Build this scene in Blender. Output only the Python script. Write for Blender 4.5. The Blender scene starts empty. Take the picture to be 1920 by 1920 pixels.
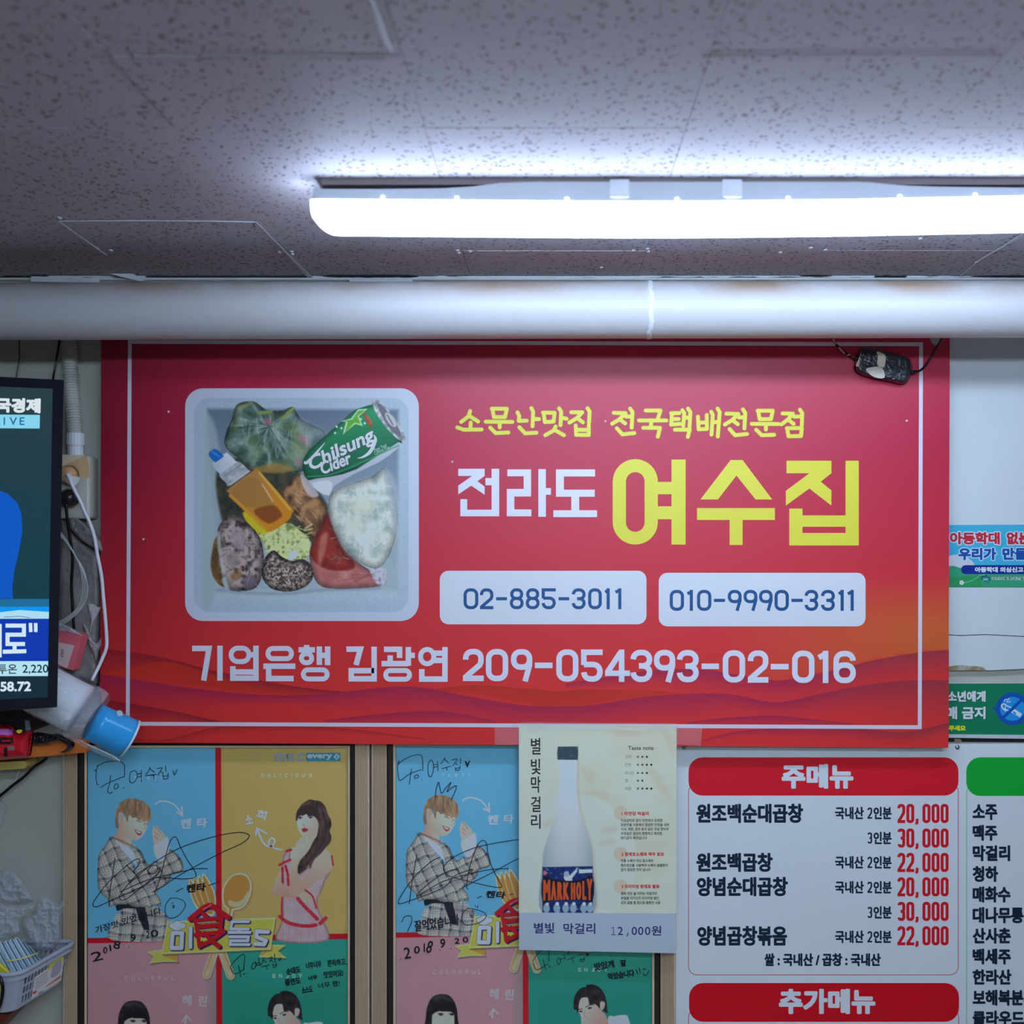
import bpy, math, random
import numpy as np
from mathutils import Vector, noise as mnoise
from mathutils.geometry import tessellate_polygon
random.seed(7); rng = np.random.default_rng(7)

# ---------------------------------------------------------------- camera, world, exposure
D, H, F, CX, CY = 2.150, 1.750, 2150.0, 1035.0, 1010.0      # metres to the wall, eye height, focal px, optical axis px
sc = bpy.context.scene
C = sc.collection
cam_d = bpy.data.cameras.new('camera'); cam = bpy.data.objects.new('camera', cam_d); C.objects.link(cam)
cam.location = (0, -D, H); cam.rotation_euler = (math.pi / 2, 0, 0)
cam_d.sensor_width = 36; cam_d.lens = 36 * F / 1920
cam_d.shift_x = (960 - CX) / 1920; cam_d.shift_y = (CY - 960) / 1920
cam_d.dof.use_dof = True; cam_d.dof.focus_distance = D - 0.03; cam_d.dof.aperture_fstop = 4.0
cam_d.clip_start = 0.02
sc.camera = cam
sc.view_settings.view_transform = 'Standard'; sc.view_settings.look = 'None'
sc.view_settings.gamma = 1; sc.view_settings.use_curve_mapping = False
sc.view_settings.exposure = 0.0
sc.cycles.use_denoising = True
sc.cycles.max_bounces = 5; sc.cycles.diffuse_bounces = 2; sc.cycles.glossy_bounces = 2; sc.cycles.caustics_reflective = False; sc.cycles.caustics_refractive = False; sc.cycles.use_adaptive_sampling = True; sc.cycles.adaptive_threshold = .02
w = bpy.data.worlds.new('world'); sc.world = w; w.use_nodes = True
w.node_tree.nodes['Background'].inputs[0].default_value = (.6, .75, 1, 1)
w.node_tree.nodes['Background'].inputs[1].default_value = 0.1
LAMP = 23.0                    # emission of the batten diffuser in view
LAMP_FILL = 56.0                   # unseen battens behind the camera, added as frontal fill
LCOL = (0.57, 0.75, 1.02)
ECOL = np.array([0.66, 0.80, 1.0])   # colour of the light the prints are seen under

# ---------------------------------------------------------------- helpers
def lin(c):
    c = np.asarray(c, float) / 255.0
    return np.where(c <= .04045, c / 12.92, ((c + .055) / 1.055) ** 2.4)
def alb(c, k=1.0):
    """albedo of something that reads as sRGB c under light of level k"""
    return np.clip(lin(c) / (ECOL * k), 0.003, 0.90)
def P(px, py, d=0.0):
    """pixel of the photograph -> point at d metres in front of the back wall"""
    s = (D - d) / F
    return ((px - CX) * s, -d, H + (CY - py) * s)
def Z(ox, oy, k):
    return lambda pts: [(ox + x * k, oy + y * k) for x, y in pts]
def cr(pts, n=6, closed=False):
    """Catmull-Rom through the points (any dimension)"""
    pts = [np.asarray(p, float) for p in pts]; m = len(pts); out = []
    rg = range(m) if closed else range(m - 1)
    for i in rg:
        p1, p2 = pts[i], pts[(i + 1) % m]
        p0 = pts[(i - 1) % m] if closed or i > 0 else 2 * p1 - p2
        p3 = pts[(i + 2) % m] if closed or i + 2 < m else 2 * p2 - p1
        for j in range(n):
            t = j / n
            out.append(0.5 * ((2 * p1) + (-p0 + p2) * t + (2 * p0 - 5 * p1 + 4 * p2 - p3) * t * t + (-p0 + 3 * p1 - 3 * p2 + p3) * t ** 3))
    if not closed: out.append(pts[-1])
    return [tuple(p) for p in out]
ORG = {}
def thing(name, label, cat, loc=(0, 0, 0), group=None):
    o = bpy.data.objects.new(name, None); C.objects.link(o); o.location = loc; ORG[o.name] = Vector(loc)
    o.empty_display_size = .05
    o['label'] = label; o['category'] = cat
    if group: o['group'] = group
    return o
def mk(name, verts, faces, mat, parent=None, cols=None, smooth=False, loc=None, label=None, cat=None, kind=None, group=None):
    org = ORG[parent.name] if parent else Vector(loc) if loc is not None else Vector(np.mean(np.asarray(verts, float), axis=0))
    me = bpy.data.meshes.new(name)
    v = np.asarray(verts, float) - np.array(org)
    me.from_pydata(v.tolist(), [], [tuple(int(i) for i in f) for f in faces]); me.update()
    if cols is not None:
        a = me.color_attributes.new('Col', 'FLOAT_COLOR', 'POINT')
        cc = np.ones((len(v), 4)); cc[:, :3] = np.asarray(cols)[:, :3]
        a.data.foreach_set('color', cc.ravel())
    me.materials.append(mat)
    if smooth: me.polygons.foreach_set('use_smooth', [True] * len(me.polygons))
    o = bpy.data.objects.new(name, me); C.objects.link(o)
    if parent: o.parent = parent; ORG[o.name] = ORG[parent.name]
    else: o.location = org; ORG[o.name] = org
    if label: o['label'] = label
    if cat: o['category'] = cat
    if kind: o['kind'] = kind
    if group: o['group'] = group
    return o
class MB:
    """collects world-space shapes for one mesh"""
    def __init__(s): s.v = []; s.f = []; s.c = []
    def add(s, v, f, col=None):
        n = len(s.v); s.v += [tuple(p) for p in v]; s.f += [tuple(i + n for i in q) for q in f]
        s.c += [tuple(col) if col is not None else (1, 1, 1)] * len(v)
    def box(s, a, b, col=None):
        (x0, y0, z0), (x1, y1, z1) = a, b
        v = [(x, y, z) for x in (x0, x1) for y in (y0, y1) for z in (z0, z1)]
        s.add(v, [(0, 1, 3, 2), (4, 6, 7, 5), (0, 4, 5, 1), (2, 3, 7, 6), (0, 2, 6, 4), (1, 5, 7, 3)], col)
    def bbox(s, a, b, r=.002, col=None):
        """bevelled box"""
        import bmesh
        bm = bmesh.new(); bmesh.ops.create_cube(bm, size=1)
        a = Vector(a); b = Vector(b)
        for v in bm.verts:
            v.co = Vector([(a[i] + b[i]) / 2 + v.co[i] * (b[i] - a[i]) for i in range(3)])
        bmesh.ops.bevel(bm, geom=bm.edges[:], offset=r, segments=2, profile=.5, affect='EDGES')
        bm.verts.index_update()
        s.add([v.co[:] for v in bm.verts], [[v.index for v in f.verts] for f in bm.faces], col); bm.free()
    def loft(s, rings, closed=True, caps=True, col=None):
        n = len(rings[0]); v = [p for r in rings for p in r]; f = []
        for i in range(len(rings) - 1):
            for j in range(n if closed else n - 1):
                k = (j + 1) % n
                f.append((i * n + j, i * n + k, (i + 1) * n + k, (i + 1) * n + j))
        if caps and closed: f.append(tuple(range(n))[::-1]); f.append(tuple((len(rings) - 1) * n + j for j in range(n)))
        s.add(v, f, col)
    def tube(s, pts, r, n=10, col=None, caps=True):
        pts = [Vector(p) for p in pts]; rr = r if hasattr(r, '__len__') else [r] * len(pts); rings = []
        t = (pts[1] - pts[0]).normalized(); up = Vector((0, 0, 1)) if abs(t.z) < .9 else Vector((1, 0, 0))
        u = t.cross(up).normalized()
        for i, p in enumerate(pts):
            t = (pts[min(i + 1, len(pts) - 1)] - pts[max(i - 1, 0)]).normalized()
            u = (u - t * u.dot(t)).normalized(); w_ = t.cross(u)
            rings.append([tuple(p + (u * math.cos(a) + w_ * math.sin(a)) * rr[i]) for a in [2 * math.pi * k / n for k in range(n)]])
        s.loft(rings, caps=caps, col=col)
    def prism(s, pts, d0, d1, col=None):
        """pixel outline extruded between two wall distances (same real size, outline seen at d1)"""
        fr = [P(x, y, d1) for x, y in pts]; bk = [(p[0], -d0, p[2]) for p in fr]; n = len(pts)
        tr = tessellate_polygon([[Vector((p[0], p[2], 0)) for p in fr]])
        f = [tuple(t) for t in tr] + [tuple(i + n for i in t[::-1]) for t in tr] + [(i, (i + 1) % n, (i + 1) % n + n, i + n) for i in range(n)]
        s.add(fr + bk, f, col)
    def build(s, name, mat, parent=None, smooth=False, **k):
        return mk(name, s.v, s.f, mat, parent, s.c, smooth, **k)

# ---------------------------------------------------------------- materials
def mat(name, base=(.8, .8, .8), rough=.5, metal=0, spec=.5, attr=False, bump=None, var=None, trans=0, alpha=1, emit=0, coat=0, ior=1.45):
    m = bpy.data.materials.new(name); m.use_nodes = True; nt = m.node_tree; N = nt.nodes; L = nt.links
    b = N['Principled BSDF']
    b.inputs['Base Color'].default_value = (*base, 1); b.inputs['Roughness'].default_value = rough
    b.inputs['Metallic'].default_value = metal; b.inputs['Specular IOR Level'].default_value = spec
    b.inputs['Transmission Weight'].default_value = trans; b.inputs['Alpha'].default_value = alpha; b.inputs['IOR'].default_value = ior
    b.inputs['Coat Weight'].default_value = coat
    tc = N.new('ShaderNodeTexCoord'); src = None
    if attr:
        a = N.new('ShaderNodeAttribute'); a.attribute_name = 'Col'; src = a.outputs['Color']
    if var:                                    # (scale, amount, colour) : wear/grime of its own, or grain
        sc_, am, c2 = var
        n = N.new('ShaderNodeTexNoise'); n.inputs['Scale'].default_value = sc_; n.inputs['Detail'].default_value = 6
        L.new(tc.outputs['Object'], n.inputs['Vector'])
        r = N.new('ShaderNodeMapRange'); r.inputs[1].default_value = .45; r.inputs[2].default_value = .75; r.inputs[4].default_value = am
        L.new(n.outputs['Fac'], r.inputs[0])
        x = N.new('ShaderNodeMix'); x.data_type = 'RGBA'; x.inputs[6].default_value = (*base, 1); x.inputs[7].default_value = (*c2, 1)
        if src: L.new(src, x.inputs[6])
        L.new(r.outputs[0], x.inputs[0]); src = x.outputs[2]
    if src:
        L.new(src, b.inputs['Base Color'])
        if emit: L.new(src, b.inputs['Emission Color'])
    elif emit: b.inputs['Emission Color'].default_value = (*base, 1)
    if emit: b.inputs['Emission Strength'].default_value = emit
    if bump:                                   # (scale, strength, distance)
        n2 = N.new('ShaderNodeTexNoise'); n2.inputs['Scale'].default_value = bump[0]; n2.inputs['Detail'].default_value = 4
        L.new(tc.outputs['Object'], n2.inputs['Vector'])
        bp = N.new('ShaderNodeBump'); bp.inputs['Strength'].default_value = bump[1]; bp.inputs['Distance'].default_value = bump[2]
        L.new(n2.outputs['Fac'], bp.inputs['Height']); L.new(bp.outputs['Normal'], b.inputs['Normal'])
    return m
M = {}
M['vinyl'] = mat('glossy_vinyl_print', attr=True, rough=.38, spec=.5, bump=(900, .15, .0004))
M['print'] = mat('satin_print', attr=True, rough=.45, spec=.35)
M['board'] = mat('sign_board_print', attr=True, rough=.35, spec=.4)
M['paper'] = mat('paper_print', attr=True, rough=.6, spec=.3)
M['paint'] = mat('cream_wall_paint', base=(.60, .57, .47), rough=.5, var=(6, .35, (.50, .46, .37)), bump=(60, .25, .002))  # cream paint, base also darkened for the weaker light at the left
M['trim'] = mat('white_trim', base=(.72, .74, .74), rough=.5, var=(30, .3, (.5, .45, .38)))
M['flat'] = mat('painted_parts', attr=True, rough=.5, spec=.4)
M['gloss'] = mat('glossy_parts', attr=True, rough=.22, spec=.5)
M['dark'] = mat('dark_gap', base=(.012, .012, .014), rough=.9)
M['screw'] = mat('steel', base=(.45, .46, .48), rough=.35, metal=1)
M['ink'] = mat('marker_ink', base=(.008, .009, .018), rough=.4)

# ---------------------------------------------------------------- flat prints: outlines in photo pixels on a real sheet
class Plane:
    """a real sheet at distance d, turned by yaw/roll; pixels are mapped onto it"""
    def __init__(s, d, yaw=0.0, px=CX, py=CY):
        s.d = d; s.o = Vector(P(px, py, d)); s.n = Vector((math.sin(yaw), -math.cos(yaw), 0)); s.lay = 0.0
    def pt(s, x, y, off=0.0):
        e = Vector((0, -D, H)); r = Vector(((x - CX) / F, 1, (CY - y) / F))
        t = (s.o - e).dot(s.n) / r.dot(s.n)
        return tuple(e + r * t + s.n * off)
GL = {}
def glyphs(body):
    """2-D outline mesh of a line of writing in the built-in typeface"""
    if body in GL: return GL[body]
    c = bpy.data.curves.new('t', 'FONT'); c.body = body; c.resolution_u = 4
    o = bpy.data.objects.new('t', c); C.objects.link(o)
    dg = bpy.context.evaluated_depsgraph_get(); dg.update()
    me = bpy.data.meshes.new_from_object(o.evaluated_get(dg))
    v = np.array([q.co[:2] for q in me.vertices]); f = [tuple(p.vertices) for p in me.polygons]
    bpy.data.objects.remove(o); bpy.data.curves.remove(c); bpy.data.meshes.remove(me)
    cnt = {}
    for q in f:
        for i in range(len(q)):
            e = (q[i], q[(i + 1) % len(q)]); k = (min(e), max(e)); cnt[k] = cnt.get(k, []) + [e]
    nx = {es[0][0]: es[0][1] for es in cnt.values() if len(es) == 1}
    loops = []; seen = set()
    for s in nx:
        if s in seen: continue
        L = [s]; seen.add(s); q = nx[s]
        while q != s and q in nx and q not in seen: L.append(q); seen.add(q); q = nx[q]
        loops.append(L)
    GL[body] = (v, f, loops); return GL[body]
def embolden(q, f, loops, bold, closed=True):
    """grow an outline by bold/2 (distance field on a fine lattice, then its zero contour), one clean layer"""
    g = max(bold / 6, (q[:, 0].max() - q[:, 0].min()) / 900, .35); R = bold / 2 + 2 * g
    x0, y0 = q.min(0) - R - g; nx_, ny_ = [int(v) + 2 for v in (q.max(0) + R + g - (x0, y0)) / g]
    ds = np.full((ny_, nx_), 1e3); ins = np.zeros((ny_, nx_), bool)
    def win(lo, hi):
        i0, j0 = [max(0, int(v)) for v in (lo - (x0, y0)) / g]; i1, j1 = [int(v) + 2 for v in (hi - (x0, y0)) / g]
        i1 = min(i1, nx_); j1 = min(j1, ny_)
        Y, X = np.mgrid[j0:j1, i0:i1]; return (slice(j0, j1), slice(i0, i1)), X * g + x0, Y * g + y0
    for L in loops:
        for a_, b_ in zip(L, L[1:] + L[:1] if closed else L[1:]):
            a, b = q[a_], q[b_]; sl, X, Y = win(np.minimum(a, b) - R, np.maximum(a, b) + R); d = b - a; l2 = d.dot(d) + 1e-12
            t = np.clip(((X - a[0]) * d[0] + (Y - a[1]) * d[1]) / l2, 0, 1)
            ds[sl] = np.minimum(ds[sl], np.hypot(X - a[0] - t * d[0], Y - a[1] - t * d[1]))
    for F_ in f:
        for k in range(1, len(F_) - 1):
            a, b, c = q[F_[0]], q[F_[k]], q[F_[k + 1]]; sl, X, Y = win(np.minimum(np.minimum(a, b), c), np.maximum(np.maximum(a, b), c))
            e = lambda p, r: (X - p[0]) * (r[1] - p[1]) - (Y - p[1]) * (r[0] - p[0])
            s1, s2, s3 = e(a, b), e(b, c), e(c, a); ins[sl] |= ((s1 >= 0) & (s2 >= 0) & (s3 >= 0)) | ((s1 <= 0) & (s2 <= 0) & (s3 <= 0))
    ph = np.where(ins, np.minimum(ds, R) + bold / 2, bold / 2 - ds); V = []; FF = []; vi = {}
    def vert(key, p):
        if key not in vi: vi[key] = len(V); V.append(p)
        return vi[key]
    def corner(i, j): return vert((i, j), (x0 + i * g, y0 + j * g))
    def cut(i, j, k, l):
        a, b = ph[j, i], ph[l, k]; t = a / (a - b); key = (min(i, k) + .5 * (i != k), min(j, l) + .5 * (j != l))
        return vert(key, (x0 + (i + (k - i) * t) * g, y0 + (j + (l - j) * t) * g))
    I = ph > 0; full = I[:-1, :-1] & I[1:, :-1] & I[:-1, 1:] & I[1:, 1:]; some = (I[:-1, :-1] | I[1:, :-1] | I[:-1, 1:] | I[1:, 1:]) & ~full
    for j in range(ny_ - 1):
        r = full[j]; i = 0
        while i < nx_ - 1:
            if r[i]:
                k = i
                while k < nx_ - 1 and r[k]: k += 1
                FF.append((corner(i, j), corner(k, j), corner(k, j + 1), corner(i, j + 1))); i = k
            else: i += 1
    for j, i in zip(*np.nonzero(some)):
        cs = [(i, j), (i + 1, j), (i + 1, j + 1), (i, j + 1)]; o = []
        for n in range(4):
            a, b = cs[n], cs[(n + 1) % 4]; A, B = I[a[1], a[0]], I[b[1], b[0]]
            if A: o.append(corner(*a))
            if A != B: o.append(cut(*a, *b))
        if len(set(o)) >= 3: FF.append(tuple(dict.fromkeys(o)))
    return np.array(V), FF
class Flat:
    def __init__(s, plane, z=None, k=1.0):
        s.p = plane; s.v = []; s.f = []; s.c = []; s.z = z; s.k = k
    def _off(s, step=5e-6): s.p.lay += step; return s.p.lay
    def _add(s, pts, faces, col, off, raw=False):
        n = len(s.v); s.v += [s.p.pt(x, y, off) for x, y in pts]; s.f += [tuple(i + n for i in q) for q in faces]
        if callable(col): s.c += [tuple(col(x, y)) for x, y in pts]
        else:
            a = tuple(lin(col)) if s.k is None else tuple(alb(col, s.k)); s.c += [a] * len(pts)
    def T(s, pts): return s.z(pts) if s.z else list(pts)
    def poly(s, pts, col, smooth=0, holes=(), raw=False):
        pts = s.T(pts); hs = [s.T(h) for h in holes]
        if smooth: pts = cr(pts, smooth, True); hs = [cr(h, smooth, True) for h in hs]
        tr = tessellate_polygon([[Vector((x, y, 0)) for x, y in q] for q in [pts] + hs])
        allp = list(pts) + [q for h in hs for q in h]
        s._add(allp, [tuple(t) for t in tr], col, s._off())
    def rect(s, a, b, c, d, col): s.poly([(a, b), (c, b), (c, d), (a, d)], col)
    def quad(s, pts, col, nx=1, ny=1):
        """four corners (tl,tr,br,bl) as a grid, for colours that vary"""
        q = [np.array(p, float) for p in s.T(pts)]; vs = []
        for j in range(ny + 1):
            for i in range(nx + 1):
                u, t = i / nx, j / ny
                vs.append(tuple((q[0] * (1 - u) + q[1] * u) * (1 - t) + (q[3] * (1 - u) + q[2] * u) * t))
        s._add(vs, [(j * (nx + 1) + i, j * (nx + 1) + i + 1, (j + 1) * (nx + 1) + i + 1, (j + 1) * (nx + 1) + i) for j in range(ny) for i in range(nx)], col, s._off())
    def ell(s, cx, cy, rx, ry, col, ring=0, n=40):
        o = [(cx + rx * math.cos(2 * math.pi * i / n), cy + ry * math.sin(2 * math.pi * i / n)) for i in range(n)]
        if ring:
            h = [(cx + (rx - ring) * math.cos(2 * math.pi * i / n), cy + (ry - ring) * math.sin(2 * math.pi * i / n)) for i in range(n)]
            pts = s.T(o + h); s._add(pts, [(i, (i + 1) % n, (i + 1) % n + n, i + n) for i in range(n)], col, s._off())
        else: s.poly(o, col)
    @staticmethod
    def rr(x0, y0, x1, y1, r, n=6):
        out = []
        for cx, cy, a in ((x1 - r, y0 + r, -90), (x1 - r, y1 - r, 0), (x0 + r, y1 - r, 90), (x0 + r, y0 + r, 180)):
            out += [(cx + r * math.cos(math.radians(a + 90 * i / n)), cy + r * math.sin(math.radians(a + 90 * i / n))) for i in range(n + 1)]
        return out
    def rrect(s, x0, y0, x1, y1, r, col, ring=0):
        o = s.rr(x0, y0, x1, y1, r)
        if ring:
            h = s.rr(x0 + ring, y0 + ring, x1 - ring, y1 - ring, max(r - ring, .01)); n = len(o)
            s._add(s.T(o + h), [(i, (i + 1) % n, (i + 1) % n + n, i + n) for i in range(n)], col, s._off())
        else: s.poly(o, col)
    def line(s, pts, w, col, smooth=0, closed=False, cap='butt', off=None):
        """a stroke with mitred joins; cap butt or round; w in the units of the given points or a list of widths"""
        if smooth:
            if hasattr(w, '__len__'): w = list(np.interp(np.linspace(0, len(w) - 1, (len(pts) - (0 if closed else 1)) * smooth + (0 if closed else 1)), range(len(w)), w))
            pts = cr(pts, smooth, closed)
        P_ = [np.array(p, float) for p in pts]; m = len(P_)
        ws = list(w) if hasattr(w, '__len__') else [w] * m
        L, R = [], []
        for i in range(m):
            a = P_[(i - 1) % m] if closed or i > 0 else P_[i]; b = P_[(i + 1) % m] if closed or i < m - 1 else P_[i]
            t1 = P_[i] - a; t2 = b - P_[i]
            if np.hypot(*t1) < 1e-9: t1 = t2
            if np.hypot(*t2) < 1e-9: t2 = t1
            t1 = t1 / (np.hypot(*t1) + 1e-12); t2 = t2 / (np.hypot(*t2) + 1e-12)
            n1 = np.array([-t1[1], t1[0]]); n2 = np.array([-t2[1], t2[0]]); mm = n1 + n2; l = np.hypot(*mm)
            mm = mm / l if l > 1e-6 else n1
            mm = mm / max(mm.dot(n1), .35) * ws[i] / 2
            L.append(tuple(P_[i] + mm)); R.append(tuple(P_[i] - mm))
        off = s._off() if off is None else off
        s._add(s.T(L + R), [(i, (i + 1) % m, (i + 1) % m + m, i + m) for i in range(m if closed else m - 1)], col, off)
        if cap == 'round' and not closed:
            for q, ww in ((P_[0], ws[0]), (P_[-1], ws[-1])):
                e = [(q[0] + ww / 2 * math.cos(a), q[1] + ww / 2 * math.sin(a)) for a in np.linspace(0, 2 * math.pi, 11)[:-1]]
                s._add(s.T(e), [tuple(range(10))], col, s._off(3e-6))
    def strokes(s, sts, w, col):
        """round-ended strokes merged into one clean outline"""
        q = []; L = []
        for st in sts: L.append(list(range(len(q), len(q) + len(st)))); q += [tuple(map(float, p)) for p in st]
        v, f = embolden(np.array(q), [], L, w, False); s._add(s.T([tuple(p) for p in v]), f, col, s._off())
    def text(s, body, x0, y0, x1, y1, col, bold=0, rot=0, shear=0, ref=None):
        """writing fitted to a box; bold = extra stroke width; rot in degrees about the box centre"""
        v, f, loops = glyphs(body)
        lo, hi = v.min(0), v.max(0)
        sx = (x1 - x0 - bold) / (hi[0] - lo[0]); sy = (y1 - y0 - bold) / (hi[1] - lo[1])
        q = np.stack([x0 + bold / 2 + (v[:, 0] - lo[0]) * sx, y1 - bold / 2 - (v[:, 1] - lo[1]) * sy], 1)
        if shear: q[:, 0] += (y1 - q[:, 1]) * shear
        if rot:
            a = math.radians(rot); cx, cy = (x0 + x1) / 2, (y0 + y1) / 2; e = q - [cx, cy]
            q = np.stack([cx + e[:, 0] * math.cos(a) - e[:, 1] * math.sin(a), cy + e[:, 0] * math.sin(a) + e[:, 1] * math.cos(a)], 1)
        if bold: q, f = embolden(q, f, loops, bold)
        s._add(s.T([tuple(p) for p in q]), f, col, s._off())
    def raster(s, x0, y0, x1, y1, step, img):
        """a printed picture: img[h,w,3] albedo"""
        h, w_ = img.shape[:2]; off = s._off(); n = len(s.v)
        for j in range(h):
            for i in range(w_): s.v.append(s.p.pt(x0 + (x1 - x0) * i / (w_ - 1), y0 + (y1 - y0) * j / (h - 1), off))
        s.c += [tuple(c) for c in img.reshape(-1, 3)]
        s.f += [(n + j * w_ + i, n + j * w_ + i + 1, n + (j + 1) * w_ + i + 1, n + (j + 1) * w_ + i) for j in range(h - 1) for i in range(w_ - 1)]
    def build(s, name, mat_, parent=None, **k):
        return mk(name, s.v, s.f, mat_, parent, s.c, **k)
def stad(x0, y0, x1, y1): 
    r = min(x1 - x0, y1 - y0) / 2
    return Flat.rr(x0, y0, x1, y1, r * .999, 10)
def digit(fl, ch, x0, y0, x1, y1, w, col):
    """squarish sign-writer numerals as strokes"""
    a, b, c, d = x0 + w / 2, y0 + w / 2, x1 - w / 2, y1 - w / 2; W = c - a; Hh = d - b; m = (b + d) / 2; r = W * .42
    arc = lambda cx, cy, r_, a0, a1, n=6, ry=None: [(cx + r_ * math.cos(math.radians(a0 + (a1 - a0) * i / n)), cy + (ry or r_) * math.sin(math.radians(a0 + (a1 - a0) * i / n))) for i in range(n + 1)]
    ln = lambda p, cl=False: fl.line(p, w, col, closed=cl)
    if ch == '0': ln(Flat.rr(a, b, c, d, r), True)
    elif ch == '1': ln([(c, y1), (c, y0)]); ln([(x0, y0 + w * 1.25), (c, y0 + w * .55)])
    elif ch == '2':
        ln([(a, b + r + w * .3)] + arc(a + r, b + r, r, 180, 270) + arc(c - r, b + r, r, 270, 360) + [(c, b + Hh * .38), (c - W * .08, b + Hh * .5), (a, d - w * .25), (a, d)]); ln([(x0, d), (x1, d)])
    elif ch == '3':
        ln([(a, b + r)] + arc(a + r, b + r, r, 180, 270) + arc(c - r, b + r, r, 270, 360) + arc(c - r, m - r * .9, r, 0, 90, ry=r * .9) + [(a + W * .35, m)])
        ln([(a + W * .35, m)] + arc(c - r, m + r * .9, r, 270, 360, ry=r * .9) + arc(c - r, d - r, r, 0, 90) + arc(a + r, d - r, r, 90, 180) + [(a, d - r)])
    elif ch == '4':
        ln([(c - W * .22, y1), (c - W * .22, y0)]); ln([(c - W * .28, b), (a, d - Hh * .28), (a + .01, d - Hh * .24)]); ln([(x0, d - Hh * .22), (x1 + w * .3, d - Hh * .22)])
    elif ch == '5':
        ln([(x1, b), (a, b), (a, m - w * .1)]); ln([(a, m - w * .2), (c - r, m - w * .2)] + arc(c - r, m - w * .2 + r, r, 270, 360) + arc(c - r, d - r, r, 0, 90) + arc(a + r, d - r, r, 90, 180) + [(a, d - r)])
    elif ch == '6':
        q = b + Hh * .43; ln(Flat.rr(a, q, c, d, r), True); ln([(a, d - r), (a, b + r)] + arc(a + r, b + r, r, 180, 270) + arc(c - r, b + r, r, 270, 360))
    elif ch == '8':
        q = b + Hh * .48; ln(Flat.rr(a + W * .04, b, c - W * .04, q, r * .9), True); ln(Flat.rr(a, q, c, d, r), True)
    elif ch == '9':
        q = b + Hh * .57; ln(Flat.rr(a, b, c, q, r), True); ln([(c, b + r), (c, q - r * .3), (c - W * .28, y1)])
    elif ch == '-': ln([(x0, (y0 + y1) / 2), (x1, (y0 + y1) / 2)])
    elif ch == ',': ln([(c, d - w * .5), (c, y1), (c - w * .5, y1 + w)])

# ================================================================ the room
X0, X1, YB = -2.3, 2.6, -4.3
CEIL = H + .490
def struct(name, a, b, m):
    q = MB(); q.box(a, b); return q.build(name, m, kind='structure', loc=((a[0] + b[0]) / 2, (a[1] + b[1]) / 2, a[2]))
wall = struct('wall_back', (X0, 0, 0), (X1, .12, CEIL + .1), M['paint'])
M['paint2'] = mat('white_wall_paint', base=(.78, .80, .79), rough=.5, var=(6, .3, (.66, .66, .62)), bump=(60, .25, .002))
struct('wall_left', (X0 - .1, YB, 0), (X0, 0, CEIL + .1), M['paint'])
struct('wall_right', (X1, YB, 0), (X1 + .1, 0, CEIL + .1), M['paint'])
struct('wall_front', (X0, YB - .1, 0), (X1, YB, CEIL + .1), M['paint'])
struct('floor', (X0, YB, -.1), (X1, 0, 0), mat('floor_tile', base=(.30, .26, .22), rough=.4))

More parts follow.
